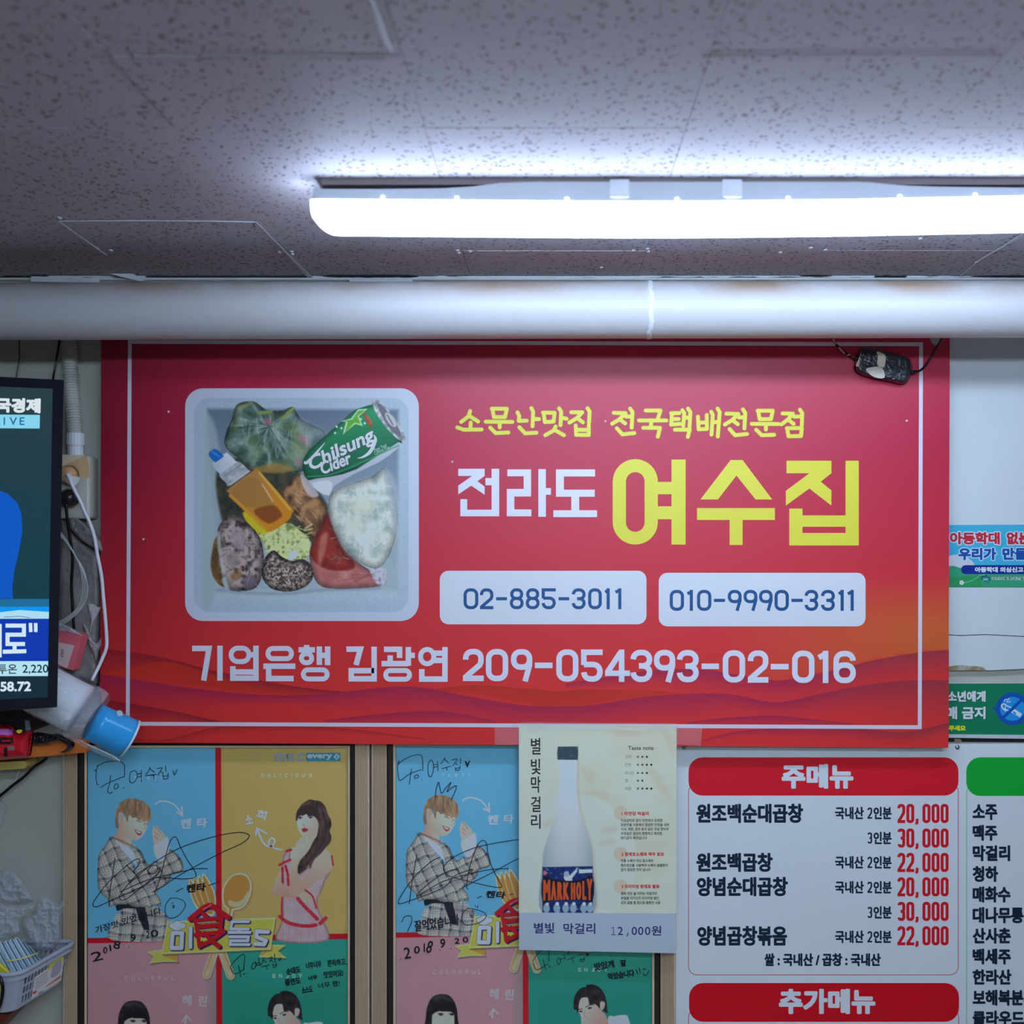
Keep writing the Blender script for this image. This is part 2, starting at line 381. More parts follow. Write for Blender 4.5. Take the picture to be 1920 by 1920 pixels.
# ceiling: fissured mineral tiles
def fissured():
    m = mat('fissured_mineral_tile', base=(.5, .5, .5), rough=.6, spec=.10); nt = m.node_tree; N = nt.nodes; L = nt.links; b = N['Principled BSDF']
    g = N.new('ShaderNodeNewGeometry')
    warp = N.new('ShaderNodeTexNoise'); warp.inputs['Scale'].default_value = 55; L.new(g.outputs['Position'], warp.inputs['Vector'])
    mx = N.new('ShaderNodeVectorMath'); mx.operation = 'MULTIPLY_ADD'; mx.inputs[1].default_value = (.012, .012, .0)
    L.new(warp.outputs['Color'], mx.inputs[0]); L.new(g.outputs['Position'], mx.inputs[2])
    hs = []
    for ang, seed in ((52, 0), (92, 3.3), (131, 7.1)):
        mp = N.new('ShaderNodeMapping'); mp.vector_type = 'TEXTURE'; mp.inputs['Rotation'].default_value = (0, 0, math.radians(ang)); mp.inputs['Location'].default_value = (seed, seed * .7, 0)
        mp.inputs['Scale'].default_value = (1 / 58, 1 / 120, 1)
        L.new(mx.outputs[0], mp.inputs['Vector'])
        v = N.new('ShaderNodeTexVoronoi'); v.voronoi_dimensions = '2D'; v.inputs['Scale'].default_value = 1.0
        L.new(mp.outputs[0], v.inputs['Vector'])
        # size of each fleck from its own random colour
        sp = N.new('ShaderNodeSeparateColor'); L.new(v.outputs['Color'], sp.inputs[0])
        th = N.new('ShaderNodeMapRange'); th.inputs[1].default_value = .55; th.inputs[2].default_value = 1; th.inputs[3].default_value = 0; th.inputs[4].default_value = .30
        L.new(sp.outputs[0], th.inputs[0])
        su = N.new('ShaderNodeMath'); su.operation = 'SUBTRACT'; L.new(th.outputs[0], su.inputs[0]); L.new(v.outputs['Distance'], su.inputs[1])
        cl = N.new('ShaderNodeMapRange'); cl.inputs[1].default_value = 0; cl.inputs[2].default_value = .07; L.new(su.outputs[0], cl.inputs[0]); hs.append(cl.outputs[0])
    a = N.new('ShaderNodeMath'); a.operation = 'MAXIMUM'; L.new(hs[0], a.inputs[0]); L.new(hs[1], a.inputs[1])
    c = N.new('ShaderNodeMath'); c.operation = 'MAXIMUM'; L.new(a.outputs[0], c.inputs[0]); L.new(hs[2], c.inputs[1])
    mix = N.new('ShaderNodeMix'); mix.data_type = 'RGBA'; mix.inputs[6].default_value = (.66, .585, .635, 1); mix.inputs[7].default_value = (.34, .25, .28, 1)
    L.new(c.outputs[0], mix.inputs[0])
    big = N.new('ShaderNodeTexNoise'); big.inputs['Scale'].default_value = 2.2; L.new(g.outputs['Position'], big.inputs['Vector'])
    br = N.new('ShaderNodeMapRange'); br.inputs[1].default_value = .4; br.inputs[2].default_value = .8; br.inputs[4].default_value = .35; L.new(big.outputs['Fac'], br.inputs[0])
    m2 = N.new('ShaderNodeMix'); m2.data_type = 'RGBA'; m2.inputs[7].default_value = (.55, .46, .47, 1); L.new(mix.outputs[2], m2.inputs[6]); L.new(br.outputs[0], m2.inputs[0])
    L.new(m2.outputs[2], b.inputs['Base Color'])
    fine = N.new('ShaderNodeTexNoise'); fine.inputs['Scale'].default_value = 160; L.new(g.outputs['Position'], fine.inputs['Vector'])
    hh = N.new('ShaderNodeMath'); hh.operation = 'MULTIPLY_ADD'; hh.inputs[1].default_value = -1.0; L.new(c.outputs[0], hh.inputs[0])
    f2 = N.new('ShaderNodeMath'); f2.operation = 'MULTIPLY'; f2.inputs[1].default_value = .25; L.new(fine.outputs['Fac'], f2.inputs[0]); L.new(f2.outputs[0], hh.inputs[2])
    bp = N.new('ShaderNodeBump'); bp.inputs['Strength'].default_value = .9; bp.inputs['Distance'].default_value = .0018
    L.new(hh.outputs[0], bp.inputs['Height']); L.new(bp.outputs['Normal'], b.inputs['Normal'])
    return m
M['tile'] = fissured()
cb = MB(); cb.box((X0, YB, CEIL + .012), (X1, 0, CEIL + .1))
ceiling = cb.build('ceiling', mat('ceiling_batten_dark', base=(.35, .34, .33), rough=.9), kind='structure', loc=(0, -1, CEIL))
cols_x = [-2.3, -1.964, -1.664, -1.364, -1.061, -.763, -.450, -.152, .160, .458, .761, 1.065, 1.365, 1.665, 1.965, 2.6]
joints = {4: [.199, .782], 5: [.379, .782], 6: [.199, .986], 7: [.199, .782], 8: [.199, .986], 9: [.199, .782], 10: [.199, .986]}
for i in range(len(cols_x) - 1):
    js = [0.0] + joints.get(i, [.199, .782] if i % 2 else [.379, .986]); 
    while js[-1] < -YB - .6: js.append(js[-1] + .6)
    js.append(-YB)
    for j in range(len(js) - 1):
        q = MB(); g = .00025; dz = random.uniform(-.0005, .0005)
        y1 = js[j] + (.006 if j == 0 and i not in (5,) else 0)
        q.bbox((cols_x[i] + g, -js[j + 1] + g, CEIL + dz), (cols_x[i + 1] - g, -y1 - g, CEIL + .0118), .0007)
        q.build('ceiling_tile', M['tile'], ceiling)
def cpt(px, py, z=CEIL):      # point of the ceiling seen at a pixel
    t = (z - H) / ((CY - py) / F); return ((px - CX) / F * t, -D + t, z)
def cstrip(pts, w_, name, m, th=.0012, label=None, dz=.0014):
    q = MB(); pp = [Vector(cpt(x, y, CEIL - dz)) for x, y in pts]; L = []; 
    for i, p in enumerate(pp):
        t = (pp[min(i + 1, len(pp) - 1)] - pp[max(i - 1, 0)]).normalized(); n = Vector((-t.y, t.x, 0)) * (w_[i] if hasattr(w_, '__len__') else w_) / 2
        L.append([p - n, p + n, p + n + Vector((0, 0, -th)), p - n + Vector((0, 0, -th))])
    q.loft([[tuple(a) for a in r] for r in L]); return q.build(name, m, ceiling, label=label)
M['putty'] = mat('white_putty', base=(.78, .79, .80), rough=.55, bump=(120, .5, .002))
cstrip([(480, 415), (530, 466), (560, 498), (586, 524)], [.001, .003, .005, .011], 'caulk_bead', M['putty'])
cstrip([(112, 414), (250, 413), (400, 414), (478, 416)], [.001, .003, .0025, .002], 'caulk_bead', M['putty'])
cstrip([(698, 0), (712, 40), (722, 70), (735, 96)], [.003, .006, .006, .003], 'caulk_bead', M['putty'])
cstrip([(1800, 517), (1840, 485), (1880, 462), (1960, 410)], .0022, 'caulk_bead', M['putty'])
M['brown'] = mat('dusty_joint', base=(.26, .19, .17), rough=.8)
cstrip([(1318, 104), (1500, 102), (1700, 103), (1875, 103)], [.003, .002, .002, .003], 'dusty_joint', M['brown'], .0002, None, .0006)
cstrip([(240, 108), (500, 106), (660, 108), (722, 110)], [.0006, .001, .0016, .0025], 'dusty_joint', M['brown'], .0002, None, .0006)
cstrip([(110, 414), (160, 450), (200, 478)], .002, 'caulk_bead', M['putty'])
for x, y in ((182, 466), (208, 470), (187, 471), (547, 472), (548, 477), (524, 473), (858, 470), (861, 475), (882, 472), (1214, 467), (1215, 472), (1188, 470), (1520, 465), (1548, 469), (1831, 492), (1128, 502), (1463, 474), (112, 409), (1725, 448)):
    p = cpt(x, y, CEIL - .001); q = MB(); r_ = .0032
    q.loft([[(p[0] + r_ * k * math.cos(a), p[1] + 1.6 * r_ * k * math.sin(a), p[2] + dz) for a in np.linspace(0, 2 * math.pi, 9)[:-1]] for k, dz in ((1, .001), (1, -.0006), (.5, -.0014))])
    q.build('nail_head', M['putty'], ceiling)
# ragged putty and lifted edges where the ceiling meets the wall
def ragged(x0, x1, y, hgt, seed, d0=.012):
    rs = random.Random(seed); n = max(4, int((x1 - x0) / 14)); top = []; bot = []
    for i in range(n + 1):
        x = x0 + (x1 - x0) * i / n; top.append((x, y + rs.uniform(-1, 1.2))); bot.append((x, y + hgt * rs.uniform(.4, 1.1)))
    q = MB(); q.prism(top + bot[::-1], d0 - .006, d0); return q.build('putty_edge', M['putty'], ceiling)
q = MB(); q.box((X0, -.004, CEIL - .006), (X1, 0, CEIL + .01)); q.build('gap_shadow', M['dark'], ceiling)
q = MB(); q.bbox((X0, -.016, H + .4818), (X1, 0, H + .4862), .0012); q.build('trim_1', M['trim'], kind='structure')
for x0, x1, y, h_, s in ((0, 90, 512, 6, 1), (90, 272, 515, 8, 2), (586, 640, 518, 6, 3), (640, 785, 519.5, 4, 4), (785, 900, 517.5, 5, 5), (900, 1240, 517, 5, 6), (1240, 1500, 516, 5, 7), (1500, 1640, 516, 6, 8), (1700, 1960, 517.5, 4, 9)):
    ragged(x0, x1, y, h_, s)
for pts in ([(58, 518), (184, 522), (184, 530), (58, 528)], [(655, 523), (772, 522), (774, 531), (655, 532)]):
    q = MB(); q.prism(pts, .016, .022); q.build('wood_shim', M['trim'], ceiling)
# sagging corner flap of the ceiling at left
q = MB(); q.loft([[P(200, 512, .03), P(245, 511, .03), P(272, 526, .03), P(262, 527, .03)], [P(200, 514, .012), P(245, 513, .012), P(276, 529, .012), P(266, 530, .012)]]); q.build('lifted_edge', M['putty'], ceiling)
for i, (x0, x1, y, h_) in enumerate(((10, 262, 512.5, 5), (605, 782, 517.5, 5), (1612, 1722, 513.5, 5), (1820, 1960, 518, 2.5), (1500, 1560, 517, 2))):
    n = 16; top = []; bot = []; rs = random.Random(i)
    for j in range(n + 1):
        t = j / n; x = x0 + (x1 - x0) * t; e = math.sin(math.pi * t) ** .5; top.append((x, y - h_ * .6 * e * rs.uniform(.7, 1.1))); bot.append((x, y + h_ * .5 * e * rs.uniform(.5, 1.1) + .2))
    q = MB(); q.prism(top + bot[::-1], .0165, .0185); q.build('dark_gap_strip', M['dark'], ceiling)  # dark strips stand in for the sooty, shaded cracks where tiles lifted
# wall panel seams and ledge on the right, behind the stickers
q = MB(); q.prism([(1770, 560), (2300, 560), (2300, 1252), (1920, 1254), (1850, 1257), (1778, 1256), (1770, 1256)], 0, .010)
t2 = q.build('wall_panel', M['paint2'], kind='structure')  # upper wall panel set over the back wall
q = MB(); q.prism([(1770, 1189), (1800, 1191), (1850, 1189), (1922, 1193), (2300, 1192), (2300, 1193.4), (1922, 1194.2), (1850, 1190.2), (1800, 1192.3), (1770, 1190.2)], .0095, .0104)
q.build('seam', M['dark'], t2)
q = MB(); q.prism([(1776, 1250), (1800, 1247), (1840, 1250), (1850, 1256), (1778, 1257)], .0098, .0106)
q.build('stain', mat('peeled_brown_filler', base=(.36, .25, .11), rough=.9, var=(90, 1, (.6, .55, .42))), t2)
q = MB(); q.prism([(1772, 1377), (2000, 1379), (2000, 1386.2), (1772, 1383.2)], 0, .006); t3 = q.build('trim_3', M['trim'], kind='structure')
q = MB(); q.prism([(1772, 1383.5), (2000, 1386.5), (2000, 1392), (1772, 1391)], 0, .003); q.build('seam', M['dark'], t3)
q = MB(); q.prism([(1790, 1385), (1801, 1386), (1804, 1391), (1790, 1391)], .003, .005); q.build('filler', mat('filler', base=(.35, .2, .08), rough=.9), t3)

# ================================================================ overhead pipe
M['pvc'] = mat('painted_pipe', base=(.60, .575, .57), rough=.42, var=(45, .18, (.55, .45, .36)), bump=(140, .12, .0015))
def grime(m):   # brown grease speckle that settled along the crown of the pipe
    nt = m.node_tree; N = nt.nodes; L = nt.links; b = N['Principled BSDF']; g = N.new('ShaderNodeNewGeometry'); s = N.new('ShaderNodeSeparateXYZ'); L.new(g.outputs['Position'], s.inputs[0])
    r = N.new('ShaderNodeMapRange'); r.inputs[1].default_value = H + .396; r.inputs[2].default_value = H + .424; L.new(s.outputs[2], r.inputs[0])
    n = N.new('ShaderNodeTexNoise'); n.inputs['Scale'].default_value = 7; n.inputs['Detail'].default_value = 9; L.new(g.outputs['Position'], n.inputs['Vector'])
    k = N.new('ShaderNodeMath'); k.operation = 'MULTIPLY'; nr = N.new('ShaderNodeMapRange'); nr.inputs[1].default_value = .36; nr.inputs[2].default_value = .62; nr.inputs[4].default_value = .85; L.new(n.outputs['Fac'], nr.inputs[0]); L.new(r.outputs[0], k.inputs[0]); L.new(nr.outputs[0], k.inputs[1])
    old = b.inputs['Base Color'].links[0].from_socket
    x = N.new('ShaderNodeMix'); x.data_type = 'RGBA'; x.inputs[7].default_value = (.42, .27, .17, 1); L.new(old, x.inputs[6]); L.new(k.outputs[0], x.inputs[0]); L.new(x.outputs[2], b.inputs['Base Color'])
grime(M['pvc'])
PD, PR = .200, .048
pt_ = thing('overhead_pipe', 'thick white painted pipe running across the wall just under the ceiling', 'pipe', (0, -PD, H + .387))
def pz(px): return H + (CY - (581.5 - (px - 960) * .0022)) * (D - PD) / F
q = MB(); q.tube([(X0 + .005, -PD, pz(CX + X0 * F / (D - PD)))] + [(x, -PD, pz(CX + x * F / (D - PD)) + random.uniform(-.0004, .0004)) for x in np.arange(-2, 2.3, .25)] + [(X1 - .005, -PD, pz(CX + X1 * F / (D - PD)))], PR, 48)
q.build('pipe', M['pvc'], pt_, smooth=True)
q = MB(); xs = P(1217, 580, PD)[0]
q.loft([[(xs + dx + .0012 * math.sin(7 * a) + .0008 * math.sin(19 * a), -PD + (PR + dr) * math.cos(a), pz(1217) + (PR + dr) * math.sin(a)) for a in np.linspace(0, 2 * math.pi, 61)[:-1]] for dx, dr in ((-.005, -.001), (-.004, .0006), (0, .0016), (.003, .0008), (.005, -.001))], caps=False)
q.build('glue_seam', M['putty'], pt_, smooth=True)
for hx in (-1.35, -.15, 1.5):
    pass

# ================================================================ batten lamps
M['lamp'] = mat('lit_diffuser', base=LCOL, emit=LAMP, rough=.4)
M['lamp_fill'] = mat('lit_diffuser_fill', base=LCOL, emit=LAMP_FILL, rough=.4)
M['house'] = mat('white_lamp_housing', base=(.64, .68, .72), rough=.4)
M['plate'] = mat('shade_toned_plate', base=(.30, .24, .24), rough=.7)  # brownish tone stands in for the shadow gap above the housing
M['clip'] = mat('milky_clip', base=(.85, .88, .92), rough=.35)
LD = .600
def lamp(label, x0px, x1px, dshift, lm, group=None, real=True):
    s = (D - LD) / F
    topf = lambda px: float(np.interp(px, [560, 580, 800, 1100, 1300, 1600, 1920, 2260], [371.5, 371.5, 373.5, 375.8, 376, 372.5, 366, 358]))
    wx = lambda px: (px - CX) * s
    wz = lambda py: H + (CY - py) * s
    root = thing('batten_lamp', label, 'lamp', (wx((x0px + x1px) / 2), -(LD - .035) - dshift, CEIL), group)
    dy = -dshift
    # diffuser: rounded trough, ends chamfered
    xs = [580, 582, 586, 592, 600, 610, 622] + list(range(660, 2220, 60)) + [2222, 2236, 2246, 2252, 2256]
    rings = []
    for px in xs:
        e = min(px - 580, 2256 - px); t = min(1, e / 42); fall = 1 - (1 - t) ** 2.2
        hgt = (28 + 24.5 * fall) * s; wd = .058 * (.90 + .10 * min(1, e / 10)); zt = wz(topf(px)); yc = -(LD - .033) + dy; r = .016
        ring = [(wx(px), yc + wd / 2, zt), (wx(px), yc - wd / 2, zt)]
        for a in np.linspace(0, 90, 6): ring.append((wx(px), yc - wd / 2 + r * (1 - math.cos(math.radians(a))), zt - hgt + r * (1 - math.sin(math.radians(a)))))
        for a in np.linspace(90, 0, 6): ring.append((wx(px), yc + wd / 2 - r * (1 - math.cos(math.radians(a))), zt - hgt + r * (1 - math.sin(math.radians(a)))))
        rings.append(ring)
    q = MB(); q.loft(rings); q.build('diffuser', lm, root, smooth=False)
    # housing with the bowed upper edge
    rings = []
    for px in list(range(585, 2240, 25)) + [2250]:
        up = float(np.interp(px, [585, 700, 830, 890, 930, 1000, 1620, 1660, 1700, 1760, 1920, 2260], [351, 351.5, 350, 346.5, 340, 337.5, 337.5, 341, 345, 347, 349, 351]))
        zt = min(wz(up), CEIL - .0005); zb = wz(topf(px)) + .0002; ya = -(LD - .033) + dy
        rings.append([(wx(px), ya - .0285, zb), (wx(px), ya - .0285, zt - .002), (wx(px), ya - .0265, zt), (wx(px), ya + .0285, zt), (wx(px), ya + .0285, zb)])
    q = MB(); q.loft(rings); q.build('housing', M['house'], root)
    q = MB(); q.box((wx(600), -(LD - .033) - .0255 + dy, CEIL - .009), (wx(2230), -(LD - .033) + .018 + dy, CEIL)); q.build('mounting_plate', M['plate'], root)
    for px in (1162, 1374):
        q = MB(); x = wx(px); q.bbox((x - .0135, -LD + .006 + dy - .0035, wz(369)), (x + .0135, -LD + .02 + dy, wz(334)), .002)
        q.bbox((x - .010, -LD + .006 + dy - .005, wz(369.5)), (x + .010, -LD + .02 + dy, wz(364)), .0015); q.build('clip', M['clip'], root)
    for px in (717, 856, 1063, 1270, 1479, 1689, 1831):
        p = (wx(px), -LD + .0055 + dy - .001, wz(topf(px) - 5.2)); q = MB()
        q.loft([[(p[0] + .0026 * k * math.cos(a), p[1] - dd, p[2] + .0017 * k * math.sin(a)) for a in np.linspace(0, 2 * math.pi, 11)[:-1]] for k, dd in ((1, 0), (.8, .001), (.2, .0015))])
        q.build('light_leak', lm, root)
    return root
lamp('lit white batten lamp hanging under the ceiling in front of the pipe', 580, 2256, 0, M['lamp'])
lamp('second batten lamp, unseen, added as fill on the ceiling nearer the viewer, outside the picture', 580, 2256, 1.35, M['lamp_fill'])  # this batten and the next are unseen, added as fill
lamp('third batten lamp, unseen, added as fill on the ceiling at the back of the room, outside the picture', 580, 2256, 2.6, M['lamp_fill'])

# ================================================================ the red banner sign
SD = .036
sg = thing('banner_sign', 'large red restaurant banner sign with white border and yellow lettering under the pipe', 'sign', P(984, 1397, SD))
SP = Plane(SD)
q = MB(); q.prism([(190, 618), (1781, 614), (1778, 1402), (187, 1392)], .024, SD - .0002)
q.build('backing_board', mat('board_edge', base=(.62, .45, .40), rough=.6), sg)
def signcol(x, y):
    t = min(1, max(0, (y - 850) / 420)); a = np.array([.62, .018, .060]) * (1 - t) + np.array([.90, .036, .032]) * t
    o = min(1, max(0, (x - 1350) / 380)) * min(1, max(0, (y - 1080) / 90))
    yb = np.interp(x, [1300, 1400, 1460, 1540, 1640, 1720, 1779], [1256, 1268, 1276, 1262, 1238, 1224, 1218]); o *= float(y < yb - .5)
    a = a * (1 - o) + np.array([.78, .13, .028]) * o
    l = min(1, max(0, (430 - x) / 240)) * (1 - .5 * t)                       # the printed red deepens to the left
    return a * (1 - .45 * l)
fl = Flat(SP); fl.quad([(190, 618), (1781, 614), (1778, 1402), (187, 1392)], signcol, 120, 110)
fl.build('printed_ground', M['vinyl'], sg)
# waves: (upper edge points), depth of fade
fl = Flat(SP)
def wave(top, dep, dark, n=80):
    top = cr(top, 8); xs = [p[0] for p in top]; ys = [p[1] for p in top]; dx = cr([(p[0], p[0]) for p in top], 1)
    off = fl._off(); vs = []; rows = 6; X = np.linspace(xs[0], xs[-1], n); yy = np.interp(X, xs, ys)
    dd = np.interp(X, *zip(*dep))
    for j in range(rows + 1):
        for i in range(n): vs.append((X[i], min(yy[i] + dd[i] * j / rows, 1390 + (X[i] - 187) * .0063)))
    cc = []
    for j in range(rows + 1):
        for i in range(n):
            k = (1 - j / rows) ** 1.3; b = signcol(X[i], vs[j * n + i][1]); cc.append(tuple(b * (1 - k) + np.array(dark(X[i]) if callable(dark) else dark) * k))
    m0 = len(fl.v); fl.v += [SP.pt(x, y, off) for x, y in vs]; fl.c += cc
    fl.f += [(m0 + j * n + i, m0 + j * n + i + 1, m0 + (j + 1) * n + i + 1, m0 + (j + 1) * n + i) for j in range(rows) for i in range(n - 1)]
def lightband(top, bot, c1, n=60):
    top = cr(top, 8); bot = cr(bot, 8); X = np.linspace(top[0][0], top[-1][0], n); a = np.interp(X, *zip(*top)); b = np.interp(X, *zip(*bot)); off = fl._off(); m0 = len(fl.v)
    for r_, yy in ((0, a), (.5, (a + b) / 2), (1, b)):
        for i in range(n): fl.v.append(SP.pt(X[i], yy[i], off)); fl.c.append(tuple(np.array(c1) * (.86 + .14 * r_)))
    fl.f += [(m0 + j * n + i, m0 + j * n + i + 1, m0 + (j + 1) * n + i + 1, m0 + (j + 1) * n + i) for j in range(2) for i in range(n - 1)]
mag = lambda x: np.array([.50, .016, .07]) * (1 - min(1, max(0, (x - 1450) / 250))) + np.array([.42, .035, .05]) * min(1, max(0, (x - 1450) / 250))
wave([(188, 1215), (300, 1232), (420, 1262), (560, 1288), (700, 1302)], [(188, 55), (700, 10)], (.42, .014, .022))
lightband([(188, 1262), (300, 1240), (360, 1252), (420, 1272), (520, 1296), (640, 1305), (760, 1300), (880, 1285), (1000, 1292), (1060, 1296), (1180, 1275), (1300, 1262)], [(188, 1266), (280, 1272), (420, 1292), (520, 1302), (640, 1306), (760, 1302), (880, 1300), (1000, 1322), (1060, 1326), (1180, 1310), (1300, 1300)], (.80, .034, .018))
wave([(1060, 1282), (1150, 1268), (1230, 1256), (1320, 1256), (1400, 1268), (1460, 1276), (1540, 1262), (1640, 1238), (1720, 1224), (1779, 1218)], [(1060, 10), (1300, 50), (1450, 45), (1779, 70)], mag)
wave([(188, 1264), (260, 1276), (340, 1288), (450, 1300), (540, 1304), (620, 1300), (730, 1288), (800, 1290), (870, 1304), (960, 1320), (1040, 1325), (1110, 1322), (1200, 1308), (1290, 1301), (1370, 1302), (1440, 1316), (1480, 1314), (1560, 1296), (1640, 1282), (1720, 1275), (1779, 1276)], [(188, 60), (540, 20), (740, 60), (1040, 50), (1290, 60), (1450, 30), (1779, 100)], mag)
wave([(188, 1310), (260, 1322), (330, 1334), (390, 1348), (450, 1358)], [(188, 50), (450, 12)], (.40, .014, .028))
wave([(610, 1351), (700, 1340), (800, 1333), (850, 1336), (930, 1352)], [(610, 6), (800, 40), (930, 8)], mag)
wave([(1290, 1354), (1360, 1346), (1450, 1342), (1520, 1348), (1600, 1357)], [(1290, 6), (1450, 30), (1600, 6)], mag)
wave([(188, 1372), (300, 1388), (420, 1362), (620, 1364), (800, 1385)], [(188, 10), (450, 18), (800, 4)], (.55, .02, .02))
wave([(1310, 1390), (1380, 1372), (1480, 1365), (1600, 1366), (1700, 1372), (1779, 1355)], [(1310, 4), (1500, 22), (1779, 30)], mag)
fl.build('printed_waves', M['vinyl'], sg)
WH = (202, 214, 243)
fl = Flat(SP, k=1.0)
for a, b in (((240, 641), (1730, 645.5)), ((240, 1357), (1728, 1363.5)),): fl.line([a, b], 7.2, (196, 204, 232))
for a, b in (((243.5, 637), (239.5, 1360.5)), ((1727, 642), (1724.5, 1367))): fl.line([a, b], 7.2, (196, 204, 232))
fl.build('printed_border', M['vinyl'], sg, label='white border line')
# lettering
S1 = Z(840, 740, 380 / 1920); S2 = Z(1180, 740, 380 / 1920); S3 = Z(820, 740, 820 / 1920)
YL = (224, 208, 64)
brush = {0: [[(210, 155), (195, 205), (125, 258)], [(200, 200), (285, 255)], [(215, 265), (212, 318)], [(88, 310), (150, 332), (318, 330)],
             [(420, 133), (435, 212), (540, 212), (558, 133), (415, 133)], [(358, 256), (610, 258)], [(490, 262), (490, 310)], [(400, 312), (452, 364), (572, 358)],
             [(658, 168), (675, 200), (670, 248), (745, 246)], [(790, 128), (806, 160), (801, 300)], [(806, 230), (862, 232)], [(676, 308), (730, 366), (838, 360)],
             [(905, 170), (918, 260), (1000, 255), (1010, 172), (900, 170)], [(1052, 130), (1072, 160), (1066, 288)], [(1075, 218), (1122, 228)], [(1020, 302), (1000, 340), (922, 384)], [(1012, 335), (1098, 384)],
             [(1168, 167), (1272, 167), (1222, 222), (1150, 264)], [(1225, 222), (1278, 262)], [(1322, 128), (1342, 160), (1336, 268)], [(1210, 292), (1214, 380), (1334, 382), (1334, 290)], [(1214, 332), (1330, 335)],
             [(1570, 172), (1682, 175), (1622, 235), (1555, 275)], [(1625, 232), (1678, 272)], [(1688, 208), (1745, 206)], [(1726, 132), (1748, 165), (1740, 312)], [(1600, 318), (1652, 376), (1765, 364)]],
         1: [[(155, 150), (295, 150), (268, 235)], [(92, 244), (350, 244)], [(208, 250), (205, 292)], [(132, 314), (290, 314), (270, 398)],
             [(396, 176), (472, 174)], [(402, 200), (396, 284), (480, 276)], [(400, 232), (466, 230)], [(502, 148), (520, 175), (511, 296)], [(556, 132), (578, 165), (570, 306)], [(520, 218), (570, 218)], [(432, 332), (572, 332), (554, 400)],
             [(650, 208), (656, 328), (735, 324), (734, 192)], [(656, 266), (735, 262)], [(776, 162), (790, 190), (778, 378)], [(836, 132), (856, 165), (838, 396)], [(790, 262), (850, 258)],
             [(920, 180), (1032, 183), (972, 243), (905, 283)], [(975, 240), (1028, 280)], [(1038, 216), (1095, 214)], [(1076, 140), (1098, 173), (1090, 320)], [(950, 326), (1002, 384), (1115, 372)],
             [(1220, 152), (1235, 232), (1342, 232), (1358, 152), (1216, 152)], [(1160, 276), (1412, 278)], [(1294, 282), (1294, 330)], [(1202, 332), (1254, 384), (1372, 380)],
             [(1452, 178), (1550, 180), (1502, 236), (1440, 282)], [(1505, 236), (1556, 276)], [(1562, 208), (1625, 206)], [(1616, 142), (1638, 175), (1634, 288)], [(1495, 318), (1508, 394), (1626, 392), (1634, 316), (1492, 318)]]}
fl = Flat(SP, k=1.0)
sep = [st for st in brush[0] if min(p[0] for p in st) > 1500]
for grp in ((S1, [st for st in brush[0] if st not in sep]), None):
    fl = Flat(SP, None, 1.0)
    for w_, col in ((43, (150, 120, 40)), (35, YL)):
        for z, sts in ([grp] if grp else [(S1, sep), (S2, brush[1])]):
            fl.z = z
            fl.strokes(sts, w_, col)
    fl.build('slogan_lettering', M['vinyl'], sg, label='yellow brush-style slogan lettering')
fl = Flat(SP, S1, 1.0)
fl.poly([(97, 702), (347, 702), (347, 770), (280, 820), (347, 872), (347, 948), (220, 862), (97, 945), (97, 862), (228, 770), (97, 770)], WH)
for r in ((355, 790, 415, 858), (413, 702, 485, 1152), (117, 1090, 485, 1152), (117, 990, 182, 1152), (856, 705, 927, 1157), (927, 885, 975, 948), (1168, 967, 1243, 1098), (998, 1095, 1412, 1160)): fl.rect(*r, WH)
fl.poly([(562, 708), (787, 708), (787, 965), (628, 965), (628, 1087), (790, 1087), (790, 1152), (557, 1152), (557, 893), (717, 893), (717, 773), (562, 773)], WH)
fl.poly([(1023, 708), (1393, 708), (1393, 775), (1098, 775), (1098, 900), (1390, 900), (1390, 967), (1023, 967)], WH)
fl.build('region_lettering', M['vinyl'], sg, label='white block lettering')
fl = Flat(SP, S3, 1.0)
fl.poly(stad(770, 283, 968, 658), YL, holes=[stad(828, 340, 910, 602)])
for r in ((962, 383, 1030, 437), (962, 490, 1030, 547), (1028, 285, 1090, 658), (1140, 498, 1482, 550), (1283, 550, 1340, 660), (1792, 290, 1850, 662), (1545, 500, 1603, 662), (1545, 530, 1792, 580), (1545, 607, 1850, 662)): fl.rect(*r, YL)
fl.poly([(1287, 287), (1340, 287), (1470, 460), (1397, 460), (1313, 355), (1232, 460), (1155, 460)], YL)
fl.poly([(1533, 290), (1730, 290), (1730, 345), (1683, 382), (1730, 420), (1730, 487), (1633, 412), (1530, 487), (1530, 422), (1633, 345), (1533, 345)], YL)
fl.build('name_lettering', M['vinyl'], sg, label='very large yellow block lettering')
# telephone number plates
BL = (22, 78, 140)
for b_ in ((11, 773, 918, 1008), (972, 782, 1880, 1017)):
    fl = Flat(SP, S3, 1.0); fl.rrect(*b_, 38, (196, 213, 236)); fl.build('number_panel', M['vinyl'], sg, label='pale rounded number panel')
fl = Flat(SP, S3, 1.0)
for ch, a, b in zip('02-885-3011', (115, 187, 258, 318, 388, 458, 532, 590, 662, 737, 782), (180, 246, 306, 379, 449, 520, 579, 651, 722, 757, 808)): digit(fl, ch, a, 850, b, 942, 14, BL)
fl.build('telephone_numerals', M['vinyl'], sg, label='dark blue telephone numerals'); fl = Flat(SP, S3, 1.0)
for ch, a, b in zip('010-9990-3311', (1020, 1098, 1140, 1214, 1275, 1344, 1412, 1480, 1554, 1612, 1684, 1762, 1802), (1083, 1122, 1203, 1263, 1336, 1405, 1472, 1543, 1604, 1672, 1745, 1784, 1828)): digit(fl, ch, a, 857, b, 949, 14, BL)
fl.build('telephone_numerals', M['vinyl'], sg, label='dark blue telephone numerals')
